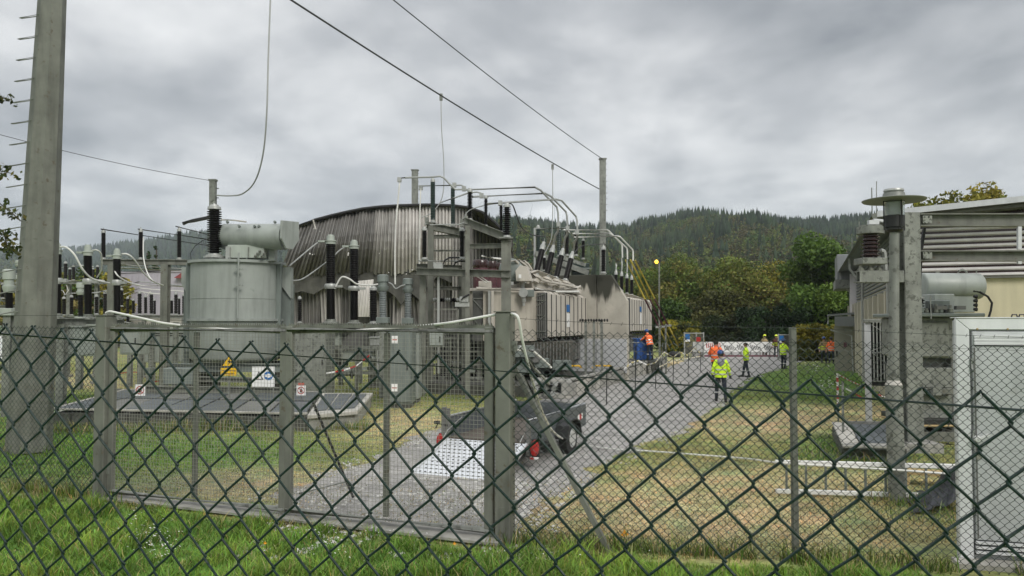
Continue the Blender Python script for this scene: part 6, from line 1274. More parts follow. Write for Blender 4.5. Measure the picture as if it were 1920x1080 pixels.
# ------------------------------------------------------------ white grey kiosk at the right edge
def kiosk():
    g = G(1793, 1060); Y = 7.92; x0 = S(1793-960, Y); x1 = x0+2.3; zt_ = P(1789,597,Y).z; z0 = -.03; t = thing('service_kiosk', (x0+1.1, Y, z0), 'pale grey metal kiosk with framed door and slotted vents at the right edge', 'kiosk')
    global MB; MB0 = MB; RM = Matrix.Translation((x0,Y,0)) @ Matrix.Rotation(math.radians(-14),4,'Z') @ Matrix.Translation((-x0,-Y,0))
    class KB(MB0):
        def __init__(s): MB0.__init__(s, RM)
    MB = KB
    b = MB(); b.box(x0, x1, Y+.02, Y+.15, z0, zt_-.02); b.build('housing', 'kiosk', t, bev=.01)
    b = MB(); b.prism([(x0-.02,Y-.03,z0),(x0+.11,Y-.03,z0),(x0+.11,Y-.03,zt_-.12),(x0-.02,Y-.03,zt_)], (0,.049,0)); b.build('frame', 'kiosk_frame', t, bev=.006)
    b = MB(); b.prism([(x0-.018,Y-.03,zt_+.001),(x0+.112,Y-.03,zt_-.119),(x1,Y-.03,zt_-.119),(x1,Y-.03,zt_+.001)], (0,.049,0)); b.build('frame', 'kiosk_frame', t, bev=.006)
    b = MB(); b.box(x0-.018, x1+.05, Y-.04, Y+.16, zt_+.003, zt_+.012); b.build('roof', 'kiosk_frame', t, bev=.006)
    b = MB(); b.box(x0+.135, x1, Y-.035, Y+.015, .22, zt_-.14); d = b.build('door', 'kiosk', t, bev=.006)
    for zc in (zt_-.20, zt_-.235, zt_-.27): b = MB(); b.box(x0+.15, x1, Y-.055, Y-.036, zc, zc+.022); b.prism([(x0+.15,Y-.056,zc-.010),(x1,Y-.056,zc-.010),(x1,Y-.04,zc-.001),(x0+.15,Y-.04,zc-.001)], (0,0,.003)); b.build('vent_slat', 'kiosk_frame', d)
    b = MB(); b.box(x0+.15, x1, Y-.0372, Y-.0355, zt_-.295, zt_-.19); b.build('vent_gap', 'black', d)
    for zc in (.18, .13, .08): b = MB(); b.box(x0+.13, x1, Y-.05, Y-.031+.04, zc, zc+.026); b.build('vent_slat', 'kiosk_frame', t)
    b = MB(); b.box(x0+.13, x1, Y+.0, Y+.018, .06, .215); b.build('vent_gap', 'black', t)
    h = P(1832,822,Y-.06); b = MB(); b.lathe(h+Vector((0,.02,0)), h-Vector((0,.035,0)), [(0,.034),(.7,.034),(1,.028)], 14); b.beam(h-Vector((.0,.03,0)), h+Vector((.10,-.03,.055)), .03, .022); hn = b.build('handle', 'white', d, True)
    b = MB(); h2 = P(1834,851,Y-.05); b.box(h2.x-.02,h2.x+.02,h2.y,h2.y+.03,h2.z-.05,h2.z+.03); b.build('lock', 'door_grey', d)
    for zc in (.5, 1.25, 2.0): b = MB(); b.tube([(x0+.125,Y-.045,zc),(x0+.125,Y-.045,zc+.12)], .012, 8); b.build('hinge', 'cap_metal', d)
    b = MB(); b.box(x0+.145, x0+.16, Y-.0375, Y-.0355, .24, zt_-.31); b.build('door_gap', 'fin_grey', d)
    for px in (1830, 1880): b = MB(); q = P(px,617,Y-.032); b.lathe(q, q-Vector((0,.008,0)), [(0,.012),(1,.008)], 8); b.build('rivet', 'firetan', t)
    for px in (1883, 1895): b = MB(); q = P(px,596,Y+.12); b.tube([q+Vector((-.03,0,0)), q+Vector((-.02,0,.035)), q+Vector((.02,0,.035)), q+Vector((.03,0,0))], .008, 5); b.build('roof_eye', 'black', t)
    b = MB(); b.prism([(x0-.1,Y-.25,z0),(x1,Y-.25,z0),(x1,Y,z0),(x0-.1,Y,z0)], (0,0,.05)); b.build('base_slab', 'concrete_light', t)
    MB = MB0
kiosk()
# ladder standing on its long edge
def ladder():
    a = G(1455, 925); c = G(1760, 934); u = (c-a).normalized(); c = a+u*3.1; zt_ = .47; t = thing('ladder', (a.x,a.y,-.03), 'pale aluminium ladder lying on its long edge in the grass', 'ladder')
    for z, nm in ((.0,'rail'),(zt_-.05,'rail')): b = MB(); b.prism([a+Vector((0,-.02,z)), c+Vector((0,-.02,z)), c+Vector((0,.03,z)), a+Vector((0,.03,z))], (0,0,.065)); b.build(nm, 'white', t, bev=.006)
    for k in range(11): p = a.lerp(c, (k+.55)/11.3); b = MB(); b.box(p.x-.013, p.x+.013, p.y-.012, p.y+.016, .066, zt_-.051); b.build('rung', 'tank_dark', t)
ladder()
b = MB(); p = P(1700,884,11.6); q = P(1835,893,11.2); b.prism([p, q, q+Vector((0,.35,0)), p+Vector((0,.35,0))], (0,0,-.05)); b.box(p.x,p.x+.05,p.y,p.y+.3,-.03,p.z-.051); b.box(q.x-.1,q.x-.05,q.y,q.y+.3,-.03,q.z-.051); tag(b.build('timber_board', 'firetan'), 'pale wooden board resting behind the ladder by the kiosk', 'board')
def tarp():
    n, m_ = 22, 14; V = []; rs = np.random.default_rng(4)
    for i in range(n+1):
        for j in range(m_+1):
            u, v = i/n, j/m_; x = 1706+112*u; hh = .40*max(0, min(1, (u-.12)*1.5))*(math.sin(math.pi*min(1,v*1.0+.05)))**.6
            g = G(x, 962-40*v-6*u); fold = .05*math.sin(u*17+v*6)+.03*math.sin(u*31-v*9); V.append((g.x+.05*math.sin(v*7), g.y, max(-.02, hh*(1+.25*math.sin(u*9+v*3))+fold*(hh*2+.25))))
    f = [(i*(m_+1)+j, (i+1)*(m_+1)+j, (i+1)*(m_+1)+j+1, i*(m_+1)+j+1) for i in range(n) for j in range(m_)]
    b = MB(); b.add(V, f); o = b.build('tarpaulin', 'tarp', None, False); o.modifiers.new('thickness','SOLIDIFY').thickness = .006; tag(o, 'crumpled black tarpaulin on the grass beside the kiosk', 'tarpaulin')
tarp()
# concrete pit with steel grating right of the lawn
def rpit():
    a = G(1577,853,.0); t = thing('grated_pit', a, 'low concrete pit edge with dark steel grating left of the lamp post', 'pit'); zt_ = .22
    p = [G(1578,835,zt_), G(1700,838,zt_), G(1700,797,zt_), G(1560,795,zt_)]
    b = MB(); b.prism([Vector((q.x,q.y,-.03)) for q in p], (0,0,zt_-.03)); b.build('basin', 'concrete_dark', t)
    b = MB(); q = [G(1560,795,zt_),G(1592,797,zt_),G(1610,833,zt_),G(1578,835,zt_)]; b.prism(q, (0,0,.05)); b.build('rim_slab', 'concrete_light', t, bev=.01)
    b = MB(); q = [G(1580,840,zt_),G(1700,842,zt_),G(1700,837,zt_),G(1578,835,zt_)]; b.prism(q, (0,0,.05)); b.build('rim_slab', 'concrete', t, bev=.01)
    q = [G(1594,798,zt_),G(1672,799,zt_),G(1690,835,zt_),G(1612,833,zt_)]
    for k in range(5): b = MB(); b.prism([q[0].lerp(q[1],k/5+.005), q[0].lerp(q[1],(k+1)/5-.005), q[3].lerp(q[2],(k+1)/5-.005), q[3].lerp(q[2],k/5+.005)], (0,0,.035)); b.build('grating', 'trailer_alu', t)
    b = MB(); b.prism([q[0],q[1],q[1]+Vector((0,.1,0)),q[0]+Vector((0,.1,0))], (0,0,.09)); b.build('edge_angle', 'fin_grey', t)
rpit()
def rwpole(px, yt, yb, label):
    g = G(px, yb); t = thing('marker_pole', g, label, 'pole'); top = P(px-2, yt, g.y); n = 9; b_ = g.lerp(top, .28)
    b = MB(); b.tube([g, b_], .018, 6); b.build('spike', 'galv', t)
    for k in range(n): b = MB(); b.tube([b_.lerp(top,k/n), b_.lerp(top,(k+1)/n-.002)], .026, 7); b.build('band', 'red' if k%2 else 'white', t, True)
rwpole(1572, 700, 800, 'red and white banded marker pole on the lawn')
b = MB(); g = G(1581,835); b.tube([g, P(1580,715,g.y)], .024, 6); tag(b.build('plain_stake', 'galv'), 'plain grey stake just right of the banded pole', 'stake')
def tape(pts, label, c1='red', c2='white', wd=.035, seg=.16, group=None):
    pts = [Vector(p) for p in pts]; t = thing('barrier_tape', pts[0], label, 'tape', group); A_, B_ = MB(), MB(); acc = 0; k = 0
    fine = []
    for a, c in zip(pts, pts[1:]):
        n = max(1, int((c-a).length/seg)); fine += [a.lerp(c, i/n) for i in range(n)]
    fine.append(pts[-1])
    for i, (a, c) in enumerate(zip(fine, fine[1:])):
        z = Vector((0,0,wd)); tw = Vector((0,.01*math.sin(i),0)); o_ = (A_ if i%2 else B_); o_.add([a-z/2, c-z/2+tw, c+z/2+tw, a+z/2, a-z/2+Vector((0,.003,0)), c-z/2+tw+Vector((0,.003,0)), c+z/2+tw+Vector((0,.003,0)), a+z/2+Vector((0,.003,0))], [(0,1,2,3),(7,6,5,4),(0,4,5,1),(3,2,6,7)])
    if A_.v: A_.build('dark_band', c1, t, kind='stuff')
    if B_.v: B_.build('light_band', c2, t, kind='stuff')
tape([P(1573,703,17.8)]+[P(x,y,Y) for x,y,Y in [(1590,712,18.5),(1612,722,19.5),(1640,738,20),(1665,746,20)]], 'red and white tape sagging right from the banded pole')
tape([P(x,y,19) for x,y in [(1585,728),(1600,736),(1620,748)]], 'second short red and white tape by the banded pole')
# black stakes with yellow and white tape along the driveway
ST = [(1191,650,738),(1229,690,727),(1137,690,758),(1262,667,716),(1290,664,706),(1313,660,697)]
for i, (px, yt_, yb) in enumerate(sorted(ST)):
    g = G(px, yb); b = MB(); b.tube([g-Vector((0,0,.03)), P(px+1, yt_, g.y)], .018, 5); tag(b.build('fence_stake', 'black'), '%s thin black stake from the left along the driveway' % ORD[i], 'stake', 'thin black stakes along the driveway')
tape([P(x,y,Y) for x,y,Y in [(1170,692,30),(1184,680,31),(1197,676,32),(1213,684,32),(1229,680,31),(1245,660,34),(1252,664,35),(1262,670,34),(1275,660,36),(1290,666,37),(1302,652,39),(1313,662,40)]], 'yellow and white tape looping between the black stakes', 'tape_yellow', 'white', .06, .3)
tape([P(x,y,Y) for x,y,Y in [(1236,688,30),(1262,676,34),(1290,672,37),(1313,668,40)]], 'second lower tape between the black stakes', 'tape_yellow', 'white', .05, .3)
tape([P(x,y,Y) for x,y,Y in [(548,700,25),(590,690,25),(612,686,25)]], 'red tape between the cabinets behind the gate, left piece', 'red', 'white', .04, .2)
tape([P(x,y,Y) for x,y,Y in [(612,700,24),(645,694,24),(668,686,24),(693,666,24)]], 'red tape rising to the right behind the gate', 'red', 'white', .05, .2)
tape([G(x,y,.05) for x,y in [(275,718),(300,714),(345,712),(400,706)]], 'red tape trailing on the grass left of the round tank', 'red', 'red_dull', .05, .2)
tape([G(x,y,.05) for x,y in [(225,700),(245,697),(270,699)]], 'short piece of red tape on the grass left of the gate bar', 'red', 'red_dull', .05, .2)
# ============================================================ concrete basin with gratings at the left, rails, signs
def lpit():
    zt_ = .34; A_ = G(100,770,zt_); B_ = G(575,779,zt_); C_ = G(600,738,zt_); D_ = G(236,733,zt_)
    t = thing('grated_basin', (A_.x,A_.y,-.03), 'large low concrete basin with dark steel gratings before the grey round tank', 'basin')
    f = [A_,B_,C_,D_]; b = MB(); b.prism([Vector((p.x,p.y,-.03)) for p in f], (0,0,zt_-.03)); b.build('basin', 'concrete_dark', t, bev=.02)
    n = 13
    for k in range(n): b = MB(); p = A_.lerp(B_,(k+.06)/n); q = A_.lerp(B_,(k+.94)/n); b.prism([Vector((p.x,p.y-.05,-.03)),Vector((q.x,q.y-.05,-.03)),Vector((q.x,q.y-.002,-.03)),Vector((p.x,p.y-.002,-.03))], (0,0,zt_-.02+random.uniform(-.02,.02))); b.build('side_slab', 'concrete_dark', t, bev=.01)
    nx = 7
    for i in range(nx):
        for j in range(2):
            u0, u1, v0, v1 = (i+.03)/nx, (i+.97)/nx, j*.5+.03, j*.5+.47; pt_ = lambda u, v: A_.lerp(B_,u).lerp(D_.lerp(C_,u),v)+Vector((0,0,.002+random.uniform(0,.03))); b = MB()
            b.prism([pt_(u0,v0),pt_(u1,v0),pt_(u1,v1),pt_(u0,v1)], (0,0,.04)); b.build('grating', random.choice(['trailer_alu','trailer_alu','fin_grey']), t)
    for p, q in ((A_,B_),(D_,C_),(A_,D_)): b = MB(); b.beam(p+Vector((0,0,.045)), q+Vector((0,0,.045)), .10, .04); b.build('rim', 'concrete_light', t)
    zt2 = .36; f = [G(575,778,zt2)+Vector((.05,0,0)), G(668,770,zt2), G(697,738,zt2), G(606,738,zt2)]; b = MB(); t = thing('small_basin', (f[0].x,f[0].y,-.03), 'smaller concrete basin right of the large grated one', 'basin'); b.prism([Vector((p.x,p.y,-.03)) for p in f], (0,0,zt2-.06)); b.build('basin', 'concrete', t, bev=.02)
    c = sum(f, Vector())/4; b = MB(); b.prism([p+(p-c).normalized()*.12-Vector((0,0,.088)) for p in f], (0,0,.10)); b.build('cover_slab', 'concrete_light', t, bev=.015)
    for k in range(3): b = MB(); b.prism([f[0].lerp(f[1],.06+.3*k).lerp(f[3].lerp(f[2],.06+.3*k),.1)+Vector((0,0,.0135)), f[0].lerp(f[1],.32+.3*k).lerp(f[3].lerp(f[2],.32+.3*k),.1)+Vector((0,0,.0135)), f[0].lerp(f[1],.32+.3*k).lerp(f[3].lerp(f[2],.32+.3*k),.9)+Vector((0,0,.0135)), f[0].lerp(f[1],.06+.3*k).lerp(f[3].lerp(f[2],.06+.3*k),.9)+Vector((0,0,.0135))], (0,0,.03)); b.build('grating', 'trailer_alu', t)
lpit()
t = thing('rail_beams', P(400, 605, 22.2).xy.to_3d()-Vector((0,0,.03)), 'long grey steel beams lying across in front of the round tank', 'beams')
for (x0,y0,x1,y1,Y,h) in ((262,729,560,733,22.2,.2),(345,710,560,714,23,.16),(262,745,575,748,21.9,.12)):
    b = MB(); b.ibeam(P(x0,y0,Y), P(x1,y1,Y), .2, h, .025); b.build('beam', 'steel', t)
for px in (275,330,400,470,545): b = MB(); q = P(px,0,22.3); b.box(q.x-.1,q.x+.1,22.25,22.5,-.03,.33); b.build('stub', 'concrete_dark', t)
b = MB(); q = P(338,705,22.6); b.cbox(q, .9, .4, .5); tag(b.build('valve_box', 'tank_dark', None, bev=.02), 'dark box with fittings left of the round tank foot', 'box')
# signs
def letters(txt, loc, size, m, parent, rot=(math.pi/2,0,0), ext=.002):
    c = bpy.data.curves.new('lettering', 'FONT'); c.body = txt; c.size = size; c.extrude = ext; c.align_x = 'CENTER'; c.align_y = 'CENTER'; c.materials.append(M[m])
    o = bpy.data.objects.new('lettering', c); C.objects.link(o); dg_ = bpy.context.evaluated_depsgraph_get(); me = bpy.data.meshes.new_from_object(o.evaluated_get(dg_)); bpy.data.objects.remove(o)
    o = bpy.data.objects.new('lettering', me); C.objects.link(o); o.location = Vector(loc)-wloc(parent); o.rotation_euler = rot; o.parent = parent; return o
def signs():
    Y = 20.8; k = lambda px, py: P(px,py,Y)
    g = P(430,0,Y); t = thing('warning_sign', (g.x,Y,-.03), 'yellow high voltage triangle over a yellow text plate on a post', 'sign')
    b = MB(); b.tube([(g.x,Y+.04,-.03),(g.x,Y+.04,k(0,676).z)], .025, 6); b.build('post', 'galv', t)
    b = MB(); b.prism([k(414.5,687.5),k(445.5,687.5),k(430,665)], (0,.012,0)); pl = b.build('triangle', 'black', t)
    b = MB(); s = Vector((0,-.004,0)); b.prism([k(417.2,686)+s,k(442.8,686)+s,k(430,667.5)+s], (0,.0035,0)); b.build('triangle_face', 'yellow', pl)
    b = MB(); s = Vector((0,-.009,0)); b.prism([k(431.5,671)+s,k(427,679)+s,k(429.6,679.4)+s,k(427.4,685)+s,k(433.4,677.6)+s,k(430.8,677.2)+s], (0,.004,0)); b.build('lightning_bolt', 'black', pl)
    b = MB(); b.box(k(415,0).x,k(444.5,0).x,Y,Y+.01,k(0,704).z,k(0,690).z); tp = b.build('text_plate', 'yellow', t); cx = k(429.7,0).x
    letters('Hochspannung', (cx,Y-.003,k(0,694.5).z), .066, 'black', t); letters('Lebensgefahr', (cx,Y-.003,k(0,700.2).z), .066, 'black', t)
    g = P(495,0,Y); t = thing('safety_sign', (g.x,Y,-.03), 'white board with warning triangle and blue ear protection disc', 'sign')
    for px in (477,513): b = MB(); q = k(px,0); b.tube([(q.x,Y+.04,-.03),(q.x,Y+.04,k(0,690).z)], .02, 6); b.build('post', 'galv', t)
    b = MB(); b.box(k(473.5,0).x,k(516,0).x,Y,Y+.012,k(0,725.5).z,k(0,687.5).z); b.build('board', 'white', t)
    b = MB(); A3 = [k(477,712),k(494,712),k(485.5,696)]; b.prism([p-s*-.5 for p in A3], (0,.003,0)); tr = b.build('triangle', 'black', t)
    b = MB(); A4 = [k(480,710.4),k(491,710.4),k(485.5,699.8)]; b.prism([p+s for p in A4], (0,.003,0)); b.build('triangle_face', 'white', tr)
    b = MB(); b.box(k(484.7,0).x,k(486.3,0).x,Y-.014,Y-.010,k(0,707.5).z,k(0,702).z); b.box(k(484.7,0).x,k(486.3,0).x,Y-.014,Y-.010,k(0,709.8).z,k(0,708.3).z); b.build('exclamation_mark', 'red', tr)
    c = k(503.5,704.5); b = MB(); b.lathe(c+Vector((0,-.001,0)), c-Vector((0,.005,0)), [(0,S(8.3,Y)),(1,S(8.3,Y))], 24); d = b.build('disc', 'sign_blue', t)
    b = MB(); b.lathe(c-Vector((0,.0055,0)), c-Vector((0,.009,0)), [(0,S(4,Y)),(1,S(4,Y))], 14); b.box(c.x-S(6,Y),c.x-S(3.6,Y),Y-.012,Y-.0095,c.z-S(2.2,Y),c.z+S(2.2,Y)); b.box(c.x+S(3.6,Y),c.x+S(6,Y),Y-.012,Y-.0095,c.z-S(2.2,Y),c.z+S(2.2,Y)); b.build('ear_muff_symbol', 'white', d)
    for (px, py, Yq, lb, sz) in ((262.5,731.5,21.0,'small prohibition sign with a black hand left of the tank, hanging on the beam',10.5),(564.5,732,20.6,'small prohibition sign with a hand right of the middle gate bar',9.2)):
        c = P(px,py,Yq); h = S(sz,Yq); t = thing('prohibition_sign', c-Vector((0,0,h)), lb, 'sign')
        b = MB(); b.box(c.x-h*.92,c.x+h*.92,Yq,Yq+.01,c.z-h,c.z+h); b.build('board', 'white', t)
        b = MB(); n = 22; r1, r2 = h*.74, h*.60
        for j in range(n):
            a0, a1 = 2*math.pi*j/n, 2*math.pi*(j+1)/n; b.add([(c.x+r*math.cos(a),y_,c.z+r*math.sin(a)) for y_ in (Yq-.006,Yq-.002) for r, a in ((r1,a0),(r1,a1),(r2,a1),(r2,a0))], [(0,1,2,3),(7,6,5,4),(0,4,5,1),(3,2,6,7)])
        b.build('ring', 'red', t)
        b = MB(); b.box(c.x-h*.22,c.x+h*.22,Yq-.005,Yq-.001,c.z-h*.42,c.z+h*.02)
        for j in range(4): x_ = c.x-h*.2+j*h*.12; b.box(x_,x_+h*.085,Yq-.005,Yq-.001,c.z+h*.02,c.z+h*(.28+.08*(j in (1,2))))
        b.beam((c.x+h*.2,Yq-.003,c.z-h*.2),(c.x+h*.38,Yq-.003,c.z+h*.05),.004,h*.09); b.build('hand_symbol', 'black', t)
        b = MB(); b.beam((c.x-h*.48,Yq-.009,c.z+h*.48),(c.x+h*.48,Yq-.009,c.z-h*.48),.004,h*.11); b.build('slash', 'red', t)
        if px > 500: b = MB(); b.box(c.x-h*.6,c.x+h*.6,Yq-.01,Yq+.02,c.z+h+.002,c.z+h*1.5); b.build('red_clip', 'red_dull', t)
        b = MB(); b.tube([(c.x,Yq+.03,-.03),(c.x,Yq+.03,c.z)], .015, 5); b.build('stem', 'galv', t)
signs()
# ------------------------------------------------------------ cabinets and machinery seen through the gate
cabinet('control_cabinet', 551, 612, 617, 24.5, 'wide pale grey green cabinet right of the middle gate bar', 'galv', 1.2, panel='galv')
cabinet('relay_cabinet', 728, 772, 617, 22.0, 'green grey cabinet with two white stickers right of the second gate bar', 'tank_dark', 1.0, panel='tank_dark', sticker=True)
cabinet('relay_cabinet', 756, 785, 622, 23.4, 'slimmer green grey cabinet behind the stickered one', 'tank_green', .9)
cabinet('pale_box', 614, 636, 622, 27, 'small pale green box on the frame right of the pale cabinet', 'pale_green', .6, yb=648, plinth=False, door=False, cat='box')
cabinet('grey_box', 638, 682, 618, 27.5, 'wide dark grey box beside the pale green one', 'fin_grey', .8, yb=650, plinth=False, door=False, cat='box')
cabinet('white_box', 694, 726, 634, 27.0, 'whitish box between gate bar and dark box', 'cap_metal', .6, yb=648, plinth=False, door=False, cat='box')
cabinet('meter_box', 804, 832, 621, 24.0, 'pale speckled box hanging on the gantry legs', 'galv', .4, yb=651, plinth=False, cat='box')
cabinet('white_cabinet', 903, 926, 624, 30.0, 'whitish cabinet seen left of the centre gate post', 'kiosk_frame', .8, yb=668, plinth=False, panel='kiosk_frame')
def machine(px0, px1, yt_, yb, Y, label, nm='equipment_rack', seed=1, rows=3):
    rs = random.Random(seed); a = P(px0,0,Y).x; c = P(px1,0,Y).x; z1 = P(0,yt_,Y).z; z0 = max(-.03, P(0,yb,Y).z); t = thing(nm, ((a+c)/2,Y,-.03), label, 'machine')
    for k in range(rows):
        z = z0+(z1-z0)*(k+1)/rows; b = MB(); b.beam((a,Y,z-.04),(c,Y,z-.04),.10,.10); b.build('rail', rs.choice(['galv','steel']), t)
    for x in (a+.06, (a+c)/2, c-.06): b = MB(); b.beam((x,Y+.01,-.03),(x,Y+.01,z1),.11,.11); b.build('leg', 'steel', t)
    for k in range(7):
        x = rs.uniform(a,c-.4); z = rs.uniform(z0,z1-.35); b = MB(); b.box(x,x+rs.uniform(.15,.6),Y+.1,Y+.6,z,z+rs.uniform(.1,.35)); b.build('housing', rs.choice(['tank_dark','galv','pale_green','fin_grey']), t, bev=.01)
    for k in range(5):
        x = rs.uniform(a,c); b = MB(); b.lathe((x,Y-.12,z0+.2),(x,Y-.12,rs.uniform(z0+.5,z1)),[(0,.05),(.5,.05),(.51,.03),(1,.03)],8); b.build('conduit', rs.choice(['galv','black','cap_metal']), t)
machine(616, 722, 650, 720, 27, 'low steel frame with boxes and pipes behind the gate, right of the pale cabinet', seed=4)
machine(787, 902, 632, 735, 27.8, 'dark machinery with louvers and pipes behind the right gate leaf', seed=8, rows=4)
t = thing('louver_unit', P(860,605,28.4).xy.to_3d()-Vector((0,0,.03)), 'dark louvered cooling unit under the gantry', 'machine')
a = P(822,0,28.4).x; c = P(902,0,28.4).x; z1 = P(0,622,28.4).z; b = MB(); b.box(a,c,28.6,29.6,.35,z1); b.build('casing', 'black', t)
for k in range(15): x = a+(c-a)*(k+.5)/15; b = MB(); b.beam((x,28.5,.4),(x,28.5,z1-.05),.05,.12); b.build('slat', 'fin_grey' if k%3 else 'galv', t)
for z in (z1+.05, .35): b = MB(); b.box(a-.05,c+.05,28.4,29.6,z-.04,z+.06); b.build('rail', 'cap_metal' if z > 1 else 'steel', t)
b = MB(); b.box(a,c,28.45,29.7,-.03,.308); b.build('plinth', 'black', t)
itrans(282, 612, 640, 700, 9, 26, 'thin grey post with fitting on top between left gate bars', 'galv', 'tank_dark')
# ============================================================ open car trailer with lowered ramp
def trailer():
    o = Vector((-.445, 13.3, -.03)); Mx = frame(o, math.radians(-24)); W2 = .80; L_ = 3.1; zf = .44; zs = .80
    t = thing('car_trailer', o, 'open grey flatbed trailer with perforated ramp lowered to the ground', 'trailer')
    b = MB(Mx); b.box(-W2, W2, 0, L_, zf-.06, zf); b.build('bed', 'trailer_floor', t)
    for s in (-1, 1): x = s*W2; b = MB(Mx); b.box(x-(.0 if s>0 else .03), x+(.03 if s>0 else 0), .0, L_, zf-.08, zs); b.build('side_wall', 'trailer_alu', t, bev=.005); b = MB(Mx); b.tube([(x,0,zs+.02),(x,L_,zs+.02)], .024, 7); b.build('top_rail', 'alu', t, True)
    b = MB(Mx); b.box(-W2, W2, L_-.03, L_, zf, zs); b.build('front_wall', 'trailer_alu', t)
    for s in (-1, 1):
        b = MB(Mx); b.box(s*(W2+.005)-.035, s*(W2+.005)+.035, -.04, .03, .22, zs+.16 if s<0 else zs+.03); b.build('corner_post', 'fin_grey', t)
        # lights
        b = MB(Mx); c = Vector((s*(W2+.13), -.03, .36)); b.lathe(c+Vector((0,.05,0)), c+Vector((0,-.045,0)), [(0,.065),(.3,.075),(.9,.072),(1,.055)], 16, 1.9); lt = b.build('tail_light', 'red', t, True)
        b = MB(Mx); b.box(s*(W2+.13)-.07, s*(W2+.13)+.07, -.07, -.02, .17, .205); b.build('reflector', 'white', t)
        b = MB(Mx); b.box(s*(W2+.13)-.07, s*(W2+.13)+.0, -.074, -.071, .17, .205); b.build('reflector_red', 'red', t)
        b = MB(Mx); b.box(s*(W2+.13)-.06, s*(W2+.13)+.06, .0, .06, .20, .50); b.build('light_bracket', 'black', t)
        # wheel and mudguard
        y = L_*.52; b = MB(Mx); x0 = s*(W2+.06); b.lathe((x0,y,.31), (x0+s*.19,y,.31), [(0,.27),(.12,.31),(.88,.31),(1,.27)], 24); wh = b.build('wheel', 'rubber', t, True)
        b = MB(Mx); b.lathe((x0+s*.185,y,.31), (x0+s*.20,y,.31), [(0,.19),(1,.17)], 18); b.build('rim', 'alu', wh)
        pts = [(y-.42,.36),(y-.34,.58),(y-.12,.68),(y+.12,.68),(y+.34,.58),(y+.42,.36)]; b = MB(Mx); b.prism([(x0-.02*s,p,q) for p,q in pts]+[(x0-.02*s,p*.0+y+(p-y)*.93,q-.03) for p,q in pts[::-1]], (s*.26,0,0)); b.build('mudguard', 'black', t)
        b = MB(Mx)
        for z in (.22,.30,.38): b.tube([(s*(W2+.04),.1,z),(s*(W2+.04),y-.45,z)], .012, 5)
        b.build('side_guard', 'fin_grey', t); b = MB(Mx); b.box(s*(W2+.035)-.002,s*(W2+.035)+.004,L_-.55,L_-.25,.52,.64); b.build('side_marker', 'white', t); b = MB(Mx); b.box(s*(W2+.036)-.001,s*(W2+.040)+.006,L_-.45,L_-.35,.52,.64); b.build('side_marker_stripe', 'red', t)
    # ramp of perforated plate: dimples as dark raised slots
    R0 = Vector((0,-.02,zf-.02)); ln = 1.12; ang = math.asin((zf-.03)/1.25); ln = 1.25
    Rm = Mx @ Matrix.Translation(R0) @ Matrix.Rotation(ang, 4, 'X'); b = MB(Rm); b.box(-W2+.01, W2-.01, -ln, 0, -.03, 0); rp = b.build('ramp', 'ramp', t, bev=.004)
    b = MB(Rm); k = 0
    for i in range(15):
        for j in range(11):
            x = -W2+.10+i*(2*W2-.2)/14+(.05 if j%2 else 0); y = -ln+.07+j*(ln-.12)/10
            if x < W2-.05: b.box(x-.018, x+.018, y-.012, y+.012, .001, .006)
    b.build('grip_holes', 'black', rp, kind='stuff')
    for s in (-1,1): b = MB(Rm); b.box(s*(W2-.005)-.025, s*(W2-.005)+.025, -ln-.01, .02, -.035, .03); b.build('ramp_edge', 'alu', rp)
    for s in (-1,1): b = MB(Mx); b.tube([(s*(W2-.03),.5,zs-.05),(s*(W2-.05),-.1,zf+.14),(s*(W2-.06),-.5,zf-.15)], .008, 5); b.build('ramp_chain', 'cap_metal', t)
    b = MB(Mx); b.beam((0,L_,.36),(0,L_+1.3,.40),.08,.08); b.tube([(0,L_+1.1,-.0),(0,L_+1.1,.7)], .03, 8); b.build('drawbar', 'galv', t)
    b = MB(Mx); b.tube([(-.78,-.05,.66),(-.98,-.05,.68),(-1.02,-.05,.60)], .014, 6); b.cbox((-1.0,-.05,.70), .1, .05, .05); b.build('latch', 'black', t)
    b = MB(Mx); b.box(-.9,-.83,-.06,.02,.2,.98); b.build('ramp_strut', 'fin_grey', t)
    # leaning flat bar and bent post by the trailer
trailer()
wire('bent_bar', [P(x,y,z) for x,y,z in [(977,707,10.9),(1000,745,11.3),(1015,790,11.8),(1040,838,12.2)]], .045, 'steel', 'grey bent bar leaning between the centre post and the trailer wheel', 'bar', 4)
wire('bent_bar', [P(x,y,z) for x,y,z in [(975,650,9.4),(1002,690,9.8),(1030,720,10.3)]], .02, 'cap_metal', 'thin pale strut slanting right of the centre gate post', 'bar', 5)
